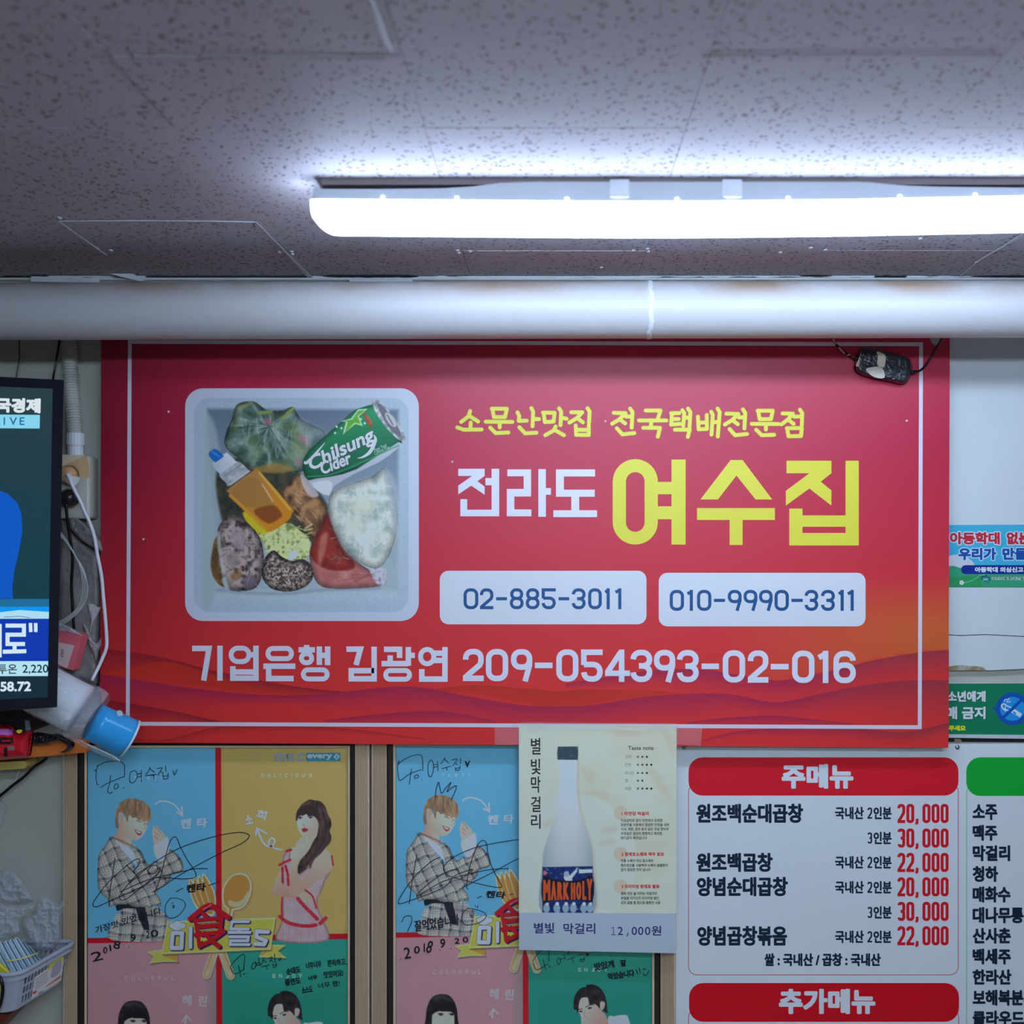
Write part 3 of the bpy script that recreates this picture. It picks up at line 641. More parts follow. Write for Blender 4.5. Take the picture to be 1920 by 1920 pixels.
fl = Flat(SP, Z(340, 1180, 520 / 1920), 1.0)
W_ = 38; E_ = ((328, 113, 486, 240), (583, 115, 780, 220), (815, 152, 920, 248), (828, 263, 1027, 360), (1398, 268, 1597, 362), (1640, 122, 1765, 255))
for p in ([(75, 132), (192, 132), (155, 355)], [(268, 113), (268, 355)], [(470, 176), (517, 176)], [(517, 113), (517, 338), (357, 338), (357, 255)], [(357, 295), (517, 295)],
          [(568, 255), (790, 255)], [(605, 255), (605, 340), (778, 340)], [(868, 108), (868, 150)], [(812, 142), (925, 142)], [(956, 118), (956, 246)], [(1013, 118), (1013, 248)], [(956, 180), (1013, 180)],
          None, [(1143, 137), (1240, 137), (1210, 247)], [(1335, 120), (1335, 342), (1177, 342), (1177, 286), (1335, 286)],
          [(1403, 138), (1511, 138), (1511, 198)], [(1446, 180), (1446, 235)], [(1386, 237), (1572, 237)], [(1572, 122), (1572, 252)], [(1572, 180), (1617, 180)],
          [(1745, 165), (1825, 165)], [(1745, 215), (1825, 215)], [(1825, 122), (1825, 344), (1665, 344), (1665, 275)]):
    if p is None:
        for a in E_[:4]: fl.rrect(*a, min(a[2] - a[0], a[3] - a[1]) / 2 - .1, WH, ring=34)
        fl.build('account_lettering', M['vinyl'], sg, label='white bank name lettering'); fl = Flat(SP, Z(340, 1180, 520 / 1920), 1.0)
    else: fl.line(p, W_, WH)
for a in E_[4:]:
    r = min(a[2] - a[0], a[3] - a[1]) / 2 - .1; fl.rrect(*a, r, WH, ring=34)
fl.build('account_lettering', M['vinyl'], sg, label='white account name lettering'); fl = Flat(SP, None, 1.0)
for ch, a, b in zip('209-054393-02-016', (868, 911, 958, 1003, 1043, 1089.5, 1134.5, 1182, 1226, 1269, 1315.5, 1355, 1402, 1445, 1485, 1535, 1562.5), (907, 953, 998, 1036, 1084.5, 1130, 1178, 1223, 1266, 1310, 1348, 1397, 1440.5, 1478.5, 1527, 1553, 1604.5)):
    dy = (a - 868) / 730 * 4; digit(fl, ch, a, 1216.5 + dy, b, 1277 + dy, 10.4, WH)
fl.build('account_lettering', M['vinyl'], sg, label='white account number lettering')
for x, y in ((316, 772), (269, 1011), (1135, 790), (848, 866), (1700, 789)):
    p = SP.pt(x, y, .0002); q = MB(); q.loft([[(p[0] + .0022 * k * math.cos(a), p[1] - dd, p[2] + .0022 * k * math.sin(a)) for a in np.linspace(0, 2 * math.pi, 9)[:-1]] for k, dd in ((1, 0), (.9, .0008), (.3, .0013))])
    q.build('pin_head', M['house'], sg)
p = MB(); p.prism(cr([(1744, 628), (1746, 640), (1754, 647), (1763, 640), (1765, 628), (1755, 624)], 4, True), SD - .0001, SD + .0006, ); p.build('tape_patch', mat('aged_tape', base=(.5, .52, .46), rough=.4), sg)

# ================================================================ menu board
MP = Plane(.008)
mb = thing('menu_board', 'white menu board with red headings and prices below the banner', 'menu board', P(1600, 1900, .008))
q = MB(); q.prism([(1266.5, 1397), (2290, 1393), (2290, 2240), (1266.5, 2240)], .0008, .008); q.build('board', mat('white_board', base=(.88, .89, .87), rough=.35, var=(3, .12, (.7, .72, .7))), mb)
MZ = Z(1270, 1380, 650 / 1920)
NV = (14, 32, 52); RD = (196, 20, 38)
fl = Flat(MP, MZ, .80); fl.rrect(60, 262, 1558, 1325, 48, (170, 60, 80), ring=4); fl.rrect(60, 1510, 1560, 2600, 48, (170, 60, 80), ring=4)
fl.rrect(1600, 262, 3300, 2600, 48, (90, 170, 110), ring=4); fl.build('printed_border', M['board'], mb)
for bx_, col in (((62, 118, 1557, 330), (205, 22, 40)), ((65, 1368, 1560, 1583), (176, 8, 26)), ((1600, 118, 3300, 332), (10, 150, 50))):
    fl = Flat(MP, MZ, .80); fl.rrect(*bx_, 78, col); fl.build('heading_panel', M['board'], mb)
def mline(name, fn, k=.75):
    fl = Flat(MP, MZ, k); fn(fl); return fl.build(name, M['board'], mb)
mline('heading_lettering', lambda fl: fl.text('주메뉴', 578, 155, 975, 292, (214, 220, 232), 14), .8)
mline('heading_lettering', lambda fl: fl.text('추가메뉴', 562, 1400, 1097, 1540, (196, 206, 222), 14), .8)
for s_, a, b, c, d in (('원조백순대곱창', 105, 375, 697, 482), ('원조백곱창', 105, 647, 528, 753), ('양념순대곱창', 108, 780, 612, 888), ('양념곱창볶음', 110, 1052, 608, 1162)): mline('dish_lettering', lambda fl: fl.text(s_, a, b, c, d, NV, 8.5))
def portion(fl, y, n):
    if n == '2': fl.text('국내산', 873, y, 1033, y + 70, NV, 5)
    digit(fl, n, 1053, y + 4, 1079, y + 66, 9, NV); fl.text('인분', 1086, y, 1187, y + 69, NV, 5)
for y, n in ((392, '2'), (530, '3'), (665, '2'), (803, '2'), (942, '3'), (1077, '2')): mline('portion_lettering', lambda fl: portion(fl, y, n))
mline('origin_lettering', lambda fl: fl.text('쌀 : 국내산 / 곱창 : 국내산', 482, 1203, 1127, 1275, NV, 6))
def price(fl, y, s_):
    for ch, a, b in zip(s_, (1219, 1268, 1318, 1357, 1408, 1458), (1262, 1312, 1336, 1402, 1452, 1502)):
        if ch == ',': fl.line([(1328, y + 82), (1328, y + 104), (1320, y + 112)], 15, RD)
        else: digit(fl, ch, a, y, b, y + 106, 16.5, RD)
for y, s_ in ((376, '20,000'), (512, '30,000'), (647, '22,000'), (782, '20,000'), (918, '30,000'), (1053, '22,000')): mline('price_numerals', lambda fl: price(fl, y, s_), .8)
for s_, a, b, c, d in (('소주', 1635, 378, 1772, 465), ('맥주', 1635, 492, 1772, 580), ('막걸리', 1635, 605, 1843, 693), ('청하', 1635, 720, 1777, 808), ('매화수', 1635, 833, 1845, 922), ('대나무통', 1635, 947, 1918, 1037), ('산사춘', 1635, 1062, 1847, 1150), ('백세주', 1635, 1177, 1847, 1265), ('한라산', 1635, 1292, 1850, 1378), ('보해복분자', 1635, 1405, 1990, 1493), ('클라우드', 1635, 1520, 1922, 1608)): mline('drink_lettering', lambda fl: fl.text(s_, a, b, c, d, NV, 7.5))
for x, y in ((1795, 1401), (1283, 1401)):
    p = MP.pt(x, y); q = MB(); q.loft([[(p[0] + .0045 * k * math.cos(a), p[1] - dd, p[2] + .0045 * k * math.sin(a)) for a in np.linspace(0, 2 * math.pi, 13)[:-1]] for k, dd in ((1, 0), (.95, .0012), (.6, .0024), (.1, .003))]); q.build('screw', M['screw'], mb, smooth=True)

# ================================================================ printed pictures painted cell by cell
def vnoise(X, Y, sc_, seed=0):
    r = np.random.default_rng(seed); T = r.random((64, 64)); x = X / sc_; y = Y / sc_
    i = np.floor(x).astype(int); j = np.floor(y).astype(int); u = x - i; v = y - j; u = u * u * (3 - 2 * u); v = v * v * (3 - 2 * v)
    g = lambda a, b: T[b % 64, a % 64]
    return (g(i, j) * (1 - u) + g(i + 1, j) * u) * (1 - v) + (g(i, j + 1) * (1 - u) + g(i + 1, j + 1) * u) * v
def fbm(X, Y, sc_, seed=0, o=4): return sum(vnoise(X, Y, sc_ / 2 ** k, seed + k) / 2 ** k for k in range(o)) / sum(.5 ** k for k in range(o))
def ridge(X, Y, sc_, seed=0, o=3): return sum((1 - np.abs(2 * vnoise(X, Y, sc_ / 2 ** k, seed + k) - 1)) / 2 ** k for k in range(o)) / sum(.5 ** k for k in range(o))
class Canvas:
    def __init__(s, x0, y0, x1, y1, step):
        s.b = (x0, y0, x1, y1); s.w = int(round((x1 - x0) / step)) + 1; s.h = int(round((y1 - y0) / step)) + 1
        s.X, s.Y = np.meshgrid(np.linspace(x0, x1, s.w), np.linspace(y0, y1, s.h)); s.im = np.ones((s.h, s.w, 3)); s.z = None; s.clip = None; s.st = step
    def _win(s, pts, m):
        p = np.array(pts); x0, y0 = p.min(0) - m; x1, y1 = p.max(0) + m
        i0 = max(0, int((x0 - s.b[0]) / s.st)); i1 = min(s.w, int((x1 - s.b[0]) / s.st) + 2); j0 = max(0, int((y0 - s.b[1]) / s.st)); j1 = min(s.h, int((y1 - s.b[1]) / s.st) + 2)
        return (slice(j0, j1), slice(i0, i1)) if i1 > i0 and j1 > j0 else None
    def _blend(s, sl, al, col):
        X, Y = s.X[sl], s.Y[sl]
        if s.clip is not None: al = al * s.clip[sl]
        c = col(X, Y) if callable(col) else np.broadcast_to(np.array(col, float) / 255, X.shape + (3,))
        s.im[sl] = s.im[sl] * (1 - al[..., None]) + c * al[..., None]
    def mask(s, pts, soft=1.0, smooth=0):
        pts = s.z(pts) if s.z else pts
        if smooth: pts = cr(pts, smooth, True)
        sl = s._win(pts, soft + 1)
        if sl is None: return None, None
        X, Y = s.X[sl], s.Y[sl]; ins = np.zeros(X.shape, bool); d = np.full(X.shape, 1e6); n = len(pts)
        for i in range(n):
            (x1, y1), (x2, y2) = pts[i], pts[(i + 1) % n]
            if y1 != y2: ins ^= ((Y < y1) != (Y < y2)) & (X < (x2 - x1) * (Y - y1) / (y2 - y1) + x1)
            dx, dy = x2 - x1, y2 - y1; t = np.clip(((X - x1) * dx + (Y - y1) * dy) / (dx * dx + dy * dy + 1e-9), 0, 1)
            d = np.minimum(d, np.hypot(X - x1 - t * dx, Y - y1 - t * dy))
        return sl, np.clip(.5 + np.where(ins, d, -d) / soft, 0, 1)
    def poly(s, pts, col, soft=1.0, a=1.0, smooth=5):
        sl, m = s.mask(pts, soft, smooth)
        if sl is not None: s._blend(sl, m * a, col)
    def stroke(s, pts, w_, col, soft=1.0, a=1.0, smooth=5):
        k = 1.0
        if s.z: q = s.z([(0, 0), (1, 0)]); k = math.hypot(q[1][0] - q[0][0], q[1][1] - q[0][1]); pts = s.z(pts)
        if smooth and len(pts) > 2: pts = cr(pts, smooth)
        w_ = w_ * k; sl = s._win(pts, w_ + soft)
        if sl is None: return
        X, Y = s.X[sl], s.Y[sl]; d = np.full(X.shape, 1e6)
        for (x1, y1), (x2, y2) in zip(pts, pts[1:]):
            dx, dy = x2 - x1, y2 - y1; t = np.clip(((X - x1) * dx + (Y - y1) * dy) / (dx * dx + dy * dy + 1e-9), 0, 1)
            d = np.minimum(d, np.hypot(X - x1 - t * dx, Y - y1 - t * dy))
        s._blend(sl, np.clip(.5 + (w_ / 2 - d) / soft, 0, 1) * a, col)
    def ell(s, cx, cy, rx, ry, col, soft=1.0, a=1.0, rot=0):
        c_, s_ = math.cos(math.radians(rot)), math.sin(math.radians(rot))
        s.poly([(cx + rx * math.cos(t) * c_ - ry * math.sin(t) * s_, cy + rx * math.cos(t) * s_ + ry * math.sin(t) * c_) for t in np.linspace(0, 2 * math.pi, 25)[:-1]], col, soft, a, 0)
    def shade(s, pts, R, a, smooth=5):
        """rounding of a printed object: its own picture darkens towards its outline"""
        sl, m = s.mask(pts, 2 * R, smooth)
        if sl is None: return
        al = np.where(m > .5, (1 - m) * 2, 0) ** 1.5 * a; s.im[sl] *= (1 - al[..., None])
    def albedo(s, k): return alb(np.clip(s.im, 0, 1) * 255, k)
def mixc(a, b): 
    a = np.array(a, float) / 255; b = np.array(b, float) / 255
    return lambda t: a * (1 - t[..., None]) + b * t[..., None]
def grad(c0, c1, p0, p1):
    f = mixc(c0, c1); p0 = np.array(p0, float); d = np.array(p1, float) - p0; l = d.dot(d)
    return lambda X, Y: f(np.clip(((X - p0[0]) * d[0] + (Y - p0[1]) * d[1]) / l, 0, 1))
def nz(c0, c1, sc_, seed, gain=1.6, ax=(1, 1), fn=fbm):
    f = mixc(c0, c1); return lambda X, Y: f(np.clip((fn(X * ax[0], Y * ax[1], sc_, seed) - .5) * gain + .5, 0, 1))

# ---- the food box picture on the banner
K = Z(320, 700, 500 / 1920)
cv = Canvas(346, 727, 787, 1166, 1.15); cv.z = K
cv.im[:] = np.array([185, 203, 232]) / 255
cv.poly(Flat.rr(168, 178, 1712, 1718, 110), nz((158, 184, 210), (172, 196, 222), 3, 5, 1.2), 1.6, smooth=0)
cv.poly([(240, 255), (1660, 262), (1650, 1640), (240, 1640)], nz((165, 192, 210), (182, 206, 222), 3, 6), 12, .7, 0)
cv.poly([(265, 255), (1640, 262), (1640, 1560), (340, 1560)], grad((98, 118, 146), (158, 182, 200), K([(0, 250)])[0], K([(0, 1400)])[0]), 8, smooth=0)
cv.poly([(255, 300), (330, 420), (385, 900), (340, 1100), (330, 1540), (235, 1640), (240, 600)], (158, 180, 192), 8, .8)
cv.poly([(360, 650), (800, 640), (1100, 900), (1120, 1100), (900, 1300), (500, 1100), (370, 1050)], nz((34, 46, 44), (86, 80, 60), 14, 11), 6)
# greens in a bag
g_ = [(400, 430), (440, 330), (480, 225), (600, 205), (690, 262), (800, 270), (880, 245), (940, 330), (1040, 380), (1115, 440), (1010, 560), (960, 700), (760, 715), (600, 690), (470, 600), (390, 520)]
def leafy(X, Y):
    a = np.arctan2(Y - 800, X - 505); r = np.hypot(Y - 800, X - 505)
    t = np.clip((ridge(a * 26, r * .25, 9, 21) - .40) * 1.9 + (fbm(X, Y, 26, 3) - .5), 0, 1); c = mixc((52, 84, 76), (146, 172, 168))(t)
    u = np.clip((fbm(X, Y, 40, 8) - .5) * 5, 0, 1)[..., None]; return c * (1 - .5 * u) + np.array([118, 140, 90]) / 255 * .5 * u
cv.poly(g_, leafy, 3)
cv.shade(g_, 16, .5)
cv.poly([(600, 680), (760, 650), (900, 690), (780, 715), (640, 712)], (168, 132, 60), 5, .7)
for a, b, r in ((700, 350, 36), (960, 470, 40), (920, 640, 26), (985, 500, 24)): cv.ell(a, b, r, r * .7, (176, 112, 136), 5, .65, 20)
cv.stroke([(640, 285), (720, 278)], 26, (120, 150, 86), 2); cv.stroke([(800, 330), (880, 255)], 24, (132, 152, 84), 2); cv.stroke([(500, 250), (580, 215)], 30, (150, 160, 120), 4, .7)
cv.poly([(880, 300), (1120, 440), (1010, 540), (940, 420)], (150, 172, 196), 8, .45)
for i in range(26):
    a = random.uniform(430, 1000); b = random.uniform(260, 560); cv.stroke([(a, b), (a + random.uniform(-40, 30), b + random.uniform(50, 140))], random.uniform(3, 6), (208, 222, 226), 1.5, random.uniform(.15, .4), 0)
# brown bag

cv.poly([(800, 860), (880, 760), (940, 730), (1040, 860), (1130, 980), (1080, 1110), (1030, 1185), (930, 1080), (860, 980)], nz((84, 58, 36), (172, 132, 92), 16, 31, 2.4, (1, .6), ridge), 3)
cv.shade([(800, 860), (880, 760), (940, 730), (1040, 860), (1130, 980), (1080, 1110), (1030, 1185), (930, 1080), (860, 980)], 10, .6)
for i in range(10): a = random.uniform(860, 1080); b = random.uniform(800, 1040); cv.stroke([(a, b), (a + 50, b + random.uniform(20, 60))], 6, (206, 196, 190), 1.4, .5, 0)
cv.poly([(950, 730), (1060, 860), (1050, 890), (990, 880), (940, 770)], (196, 198, 212), 3, .8)
# yellow shreds
cv.poly([(530, 1010), (640, 1030), (720, 1130), (840, 1075), (930, 1130), (1005, 1210), (990, 1320), (880, 1370), (760, 1340), (660, 1220), (590, 1130)], nz((116, 134, 76), (214, 222, 160), 9, 41, 3, (1, 1), ridge), 3)

for i in range(40):
    a = random.uniform(660, 970); b = random.uniform(1110, 1320); t = random.uniform(-.6, .9); cv.stroke([(a, b), (a + 60 * math.cos(t), b + 60 * math.sin(t))], 9, random.choice([(206, 218, 168), (186, 198, 120), (222, 228, 190)]), 1.2, .8, 0)
cv.poly([(520, 1010), (560, 1000), (640, 1070), (710, 1140), (640, 1150), (560, 1080)], (214, 190, 26), 3)
# sauce bottle
cv.poly([(415, 835), (600, 700), (640, 705), (868, 965), (872, 1010), (850, 1055), (740, 1132), (700, 1138), (660, 1110), (430, 870)], grad((176, 128, 70), (214, 136, 26), K([(520, 780)])[0], K([(760, 1080)])[0]), 1.5)
cv.poly([(440, 860), (600, 745), (740, 930), (710, 960), (560, 960)], (158, 120, 62), 3, .75); cv.poly([(600, 990), (740, 950), (800, 1010), (790, 1040), (700, 1080)], (120, 62, 18), 4, .8)
cv.stroke([(430, 880), (680, 1120)], 22, (236, 160, 44), 2, .8, 0); cv.stroke([(640, 715), (860, 980)], 16, (240, 176, 70), 2, .9, 0); cv.stroke([(660, 800), (735, 920)], 9, (226, 206, 170), 1.4, .8, 0)
cv.poly([(352, 720), (470, 632), (560, 695), (560, 715), (425, 808), (400, 790)], nz((150, 160, 176), (196, 206, 220), 8, 51), 2); cv.stroke([(380, 745), (510, 655)], 8, (110, 120, 136), 1.5, .6, 0); cv.stroke([(430, 800), (565, 705)], 12, (190, 200, 214), 1.5, .8, 0)
cv.poly([(300, 645), (395, 575), (415, 578), (470, 632), (462, 650), (365, 722), (350, 720)], grad((176, 196, 222), (206, 220, 238), K([(330, 690)])[0], K([(430, 600)])[0]), 1.5, smooth=3)
cv.poly([(276, 572), (305, 548), (335, 550), (378, 590), (375, 605), (325, 640), (310, 630), (280, 600)], (26, 104, 204), 1.3, smooth=3); cv.stroke([(300, 565), (350, 600)], 12, (90, 160, 240), 3, .6, 0)
# the drink can
body = [(952, 640), (985, 570), (1080, 480), (1250, 330), (1330, 262), (1450, 225), (1475, 215), (1660, 470), (1640, 510), (1560, 590), (1330, 700), (1150, 745), (1000, 772), (958, 710)]
cv.poly(body, grad((40, 150, 100), (8, 92, 66), K([(1250, 330)])[0], K([(1330, 700)])[0]), 1.5, smooth=2)
cv.shade(body, 12, .45, 2)
cv.poly([(990, 772), (1150, 745), (1340, 690), (1640, 495), (1630, 545), (1500, 640), (1330, 720), (1180, 810), (1140, 880), (1060, 850)], (176, 190, 210), 1.6, smooth=2); cv.poly([(1020, 790), (1130, 770), (1165, 800), (1140, 878), (1060, 845)], (206, 216, 232), 2, smooth=2)
cv.stroke([(985, 745), (1200, 715), (1640, 520)], 10, (60, 160, 110), 1.6, .8)
cv.poly([(1452, 205), (1475, 195), (1510, 205), (1620, 330), (1690, 460), (1680, 482), (1640, 478), (1560, 400), (1480, 290)], nz((120, 128, 140), (206, 214, 226), 7, 61, 2), 1.4)
cv.poly([(1490, 232), (1520, 228), (1610, 340), (1660, 440), (1630, 450), (1550, 360)], (104, 112, 126), 2); cv.ell(1585, 335, 26, 62, (184, 192, 204), 2, 1, -35); cv.stroke([(1560, 300), (1600, 370)], 8, (70, 76, 88), 1.5, .8)
cv.poly([(1240, 440), (1262, 350), (1225, 345), (1300, 325), (1350, 258), (1420, 255), (1355, 310), (1385, 380), (1330, 365)], (178, 222, 190), 1.6, smooth=0); cv.poly([(1256, 425), (1276, 350), (1250, 343), (1308, 333), (1352, 270), (1400, 265), (1345, 308), (1368, 365), (1325, 355)], (96, 180, 56), 1.4, smooth=0)
cv.stroke([(1395, 295), (1445, 385)], 22, (196, 56, 40), 2, .75, 0)
for a, b in ((1196, 385), (1185, 430), (1230, 395), (1370, 330), (1398, 360)): cv.ell(a, b, 8, 8, (214, 232, 226), 1.5)
# white bag
def crump(c0, c1, sc_, sd, g=2.2): return nz(c0, c1, sc_, sd, g, (1, 1), ridge)
wb = [(1140, 900), (1200, 830), (1330, 780), (1450, 740), (1540, 680), (1590, 780), (1630, 960), (1632, 1120), (1600, 1250), (1560, 1340), (1490, 1405), (1380, 1375), (1270, 1290), (1190, 1150), (1140, 1020)]
# red sauce bag
rb = [(1135, 1005), (1180, 1130), (1260, 1280), (1370, 1375), (1440, 1420), (1545, 1480), (1530, 1525), (1400, 1545), (1200, 1552), (1080, 1530), (1025, 1450), (1002, 1340), (1015, 1230)]
cv.poly(rb, nz((168, 96, 96), (196, 138, 138), 18, 71), 2)
cv.poly([(1135, 1010), (1175, 1130), (1250, 1290), (1320, 1360), (1310, 1410), (1200, 1420), (1100, 1400), (1015, 1330), (1020, 1230)], nz((116, 28, 22), (160, 52, 36), 16, 72), 4)
cv.shade(rb, 14, .45)
cv.poly([(1080, 1180), (1130, 1150), (1120, 1260), (1080, 1380), (1060, 1330)], (198, 150, 140), 6, .55)
for t in ((1200, 1500), (1260, 1530), (1330, 1490), (1300, 1450)): cv.stroke([t, (1440, 1450)], 5, (120, 70, 80), 2, .6, 0)
cv.poly([(1430, 1400), (1500, 1390), (1550, 1420), (1545, 1520), (1480, 1510)], crump((120, 116, 140), (190, 196, 216), 8, 75), 3)
cv.poly(wb, crump((158, 182, 182), (214, 228, 226), 22, 81, 1.9), 3)
for i in range(60):
    a = random.uniform(1160, 1600); b = random.uniform(800, 1360); t = random.uniform(0, 3); cv.stroke([(a, b), (a + 40 * math.cos(t), b + 40 * math.sin(t)), (a + 60 * math.cos(t + .6), b + 60 * math.sin(t + .6))], 7, (130, 158, 166), 3, .35)
cv.shade(wb, 18, .4)
cv.poly([(1540, 700), (1620, 780), (1640, 1000), (1635, 1200), (1590, 1000)], (170, 190, 208), 8, .6); cv.ell(1380, 960, 90, 60, (216, 222, 200), 20, .6); cv.ell(1330, 1090, 80, 60, (206, 220, 206), 20, .6)
for i in range(34): a = random.uniform(1180, 1580); b = random.uniform(780, 1340); t = random.uniform(0, 3); cv.stroke([(a, b), (a + 46 * math.cos(t), b + 46 * math.sin(t))], 5, (230, 240, 242), 1.3, .5, 0)
# sliced intestines in a bag
cv.poly([(345, 1110), (400, 1040), (480, 1030), (560, 1080), (640, 1180), (672, 1320), (655, 1470), (610, 1545), (520, 1568), (430, 1560), (390, 1510), (330, 1420), (330, 1240)], crump((60, 50, 56), (176, 162, 166), 12, 91, 2.6), 2.5)
cv.shade([(345, 1110), (400, 1040), (480, 1030), (560, 1080), (640, 1180), (672, 1320), (655, 1470), (610, 1545), (520, 1568), (430, 1560), (390, 1510), (330, 1420), (330, 1240)], 16, .6)
cv.poly([(330, 1180), (350, 1300), (360, 1430), (400, 1540), (330, 1500), (290, 1400), (300, 1270)], nz((66, 48, 30), (140, 104, 64), 9, 92), 3)
cv.ell(490, 1190, 60, 82, (160, 152, 160), 6, .8, -15); cv.ell(450, 1340, 46, 56, (150, 138, 142), 5, .8); cv.ell(570, 1500, 60, 50, (92, 84, 104), 6, .7); cv.poly([(440, 1440), (520, 1400), (490, 1480), (440, 1490)], (140, 100, 60), 4, .7)
cv.stroke([(345, 1150), (355, 1280), (400, 1530)], 26, (190, 206, 214), 3, .6); cv.stroke([(385, 1490), (410, 1550)], 34, (170, 196, 206), 3, .7, 0)
for i in range(30): a = random.uniform(380, 640); b = random.uniform(1080, 1520); t = random.uniform(0, 3); cv.stroke([(a, b), (a + 50 * math.cos(t), b + 50 * math.sin(t))], 5, random.choice([(206, 206, 214), (40, 34, 40)]), 1.3, .5, 0)
cv.poly([(850, 1360), (850, 1290), (910, 1275), (915, 1310), (870, 1350)], (196, 214, 222), 2)
cv.poly([(655, 1420), (680, 1330), (740, 1275), (800, 1320), (870, 1350), (960, 1340), (1015, 1390), (1027, 1460), (980, 1530), (870, 1570), (740, 1555), (670, 1490)], nz((58, 50, 52), (198, 184, 180), 3.2, 101, 2.6), 2)
cv.shade([(655, 1420), (680, 1330), (740, 1275), (800, 1320), (870, 1350), (960, 1340), (1015, 1390), (1027, 1460), (980, 1530), (870, 1570), (740, 1555), (670, 1490)], 14, .65)
cv.poly([(890, 1340), (960, 1345), (1000, 1390), (930, 1360)], (50, 46, 56), 4, .7)
cv.stroke([(340, 1560), (560, 1580), (850, 1585), (1100, 1560), (1500, 1545)], 18, (110, 130, 150), 6, .5)
fl = Flat(SP, None)
img = cv.albedo(1.0)
BZ = [(346, 727), (787, 727)]
m_out = Flat.rr(105, 108, 1787, 1783, 130, 8)
fl.z = K; fl.poly(m_out, (186, 204, 233)); fl.build('picture_border', M['vinyl'], sg, label='pale rounded border of the food picture')
fl = Flat(SP, None); fl.p.lay += 3e-5
def cut_raster(fl, cvx, img, keep):
    off = fl._off(); h, w_ = img.shape[:2]; idx = -np.ones((h, w_), int); k = np.zeros((h, w_), bool)
    K4 = keep[:-1, :-1] & keep[1:, :-1] & keep[:-1, 1:] & keep[1:, 1:]
    k[:-1, :-1] |= K4; k[1:, :-1] |= K4; k[:-1, 1:] |= K4; k[1:, 1:] |= K4
    idx[k] = np.arange(k.sum()); o0 = fl.p.pt(0, 0, off); ox = fl.p.pt(1, 0, off); oy = fl.p.pt(0, 1, off)
    for x, y, c in zip(cvx.X[k], cvx.Y[k], img[k]): fl.v.append((o0[0] + (ox[0] - o0[0]) * x, o0[1], o0[2] + (oy[2] - o0[2]) * y)); fl.c.append(tuple(c))
    jj, ii = np.nonzero(K4)
    fl.f += list(zip(idx[jj, ii].tolist(), idx[jj, ii + 1].tolist(), idx[jj + 1, ii + 1].tolist(), idx[jj + 1, ii].tolist()))
sl, mm = cv.mask(Flat.rr(150, 160, 1730, 1736, 115), 1, 0); keep = np.zeros(cv.X.shape, bool); keep[sl] = mm > .5
cut_raster(fl, cv, img, keep); fl.build('food_picture', M['vinyl'], sg, label='printed picture of bagged food and a green drink can in a foam box')
def can_text(body, x0, y0, x1, y1, rot, col, bold, shear):
    fl.text(body, x0, y0, x1, y1, col, bold, rot, shear)
fl = Flat(SP, K, 1.0)
fl.text('Chilsung', 965, 505, 1480, 640, (60, 90, 92), 16, -26, .25); fl.text('Chilsung', 958, 500, 1473, 632, (206, 218, 236), 8, -26, .25)
fl.text('Cider', 1068, 608, 1300, 700, (60, 90, 92), 14, -22, .2); fl.text('Cider', 1064, 604, 1296, 694, (200, 214, 232), 7, -22, .2)
fl.line([(1460, 440), (1475, 480), (1440, 560), (1390, 600), (1345, 612)], [4, 22, 26, 16, 3], (200, 214, 232), 6)
fl.line([(960, 640), (985, 640), (1060, 560), (1110, 500)], [18, 22, 14, 4], (200, 214, 232), 6)
fl.text('Pure Your', 1462, 520, 1560, 548, (190, 214, 220), 0, -24); fl.text('Caffeine Free', 1462, 540, 1580, 566, (170, 200, 206), 0, -24); fl.text('LOTTE', 1392, 322, 1462, 346, (206, 90, 70), 2, 62)
fl.build('can_lettering', M['vinyl'], sg, label='white lettering on the printed drink can')

# ================================================================ framed posters (one print, two frames)
ZA = Z(140, 1380, 360 / 1920); ZB = Z(400, 1380, 360 / 1920); ZC = Z(140, 1640, 300 / 1920); ZD = Z(400, 1640, 300 / 1920)
KP = .86
cv = Canvas(163, 1401, 652, 1962, 1.0)
cv.im[:] = np.array([100, 182, 226]) / 255
def flatp(p, c, soft=1.0): z = cv.z; cv.z = None; cv.poly(p, c, soft, 1, 0); cv.z = z
flatp([(409, 1390), (660, 1390), (660, 1756), (409, 1762)], (222, 172, 104)); flatp([(150, 1764), (411, 1760), (412, 1990), (150, 1990)], (190, 146, 160)); flatp([(411, 1760), (660, 1755), (660, 1990), (411, 1990)], (44, 160, 144))
cv.poly([(411, 1850), (660, 1840), (660, 1990), (411, 1990)], (28, 138, 124), 60, .6, 0)
flatp([(403.5, 1390), (414.5, 1390), (417, 1990), (406, 1990)], (206, 12, 34)); flatp([(150, 1759), (660, 1750), (660, 1760.5), (150, 1769)], (206, 12, 34))
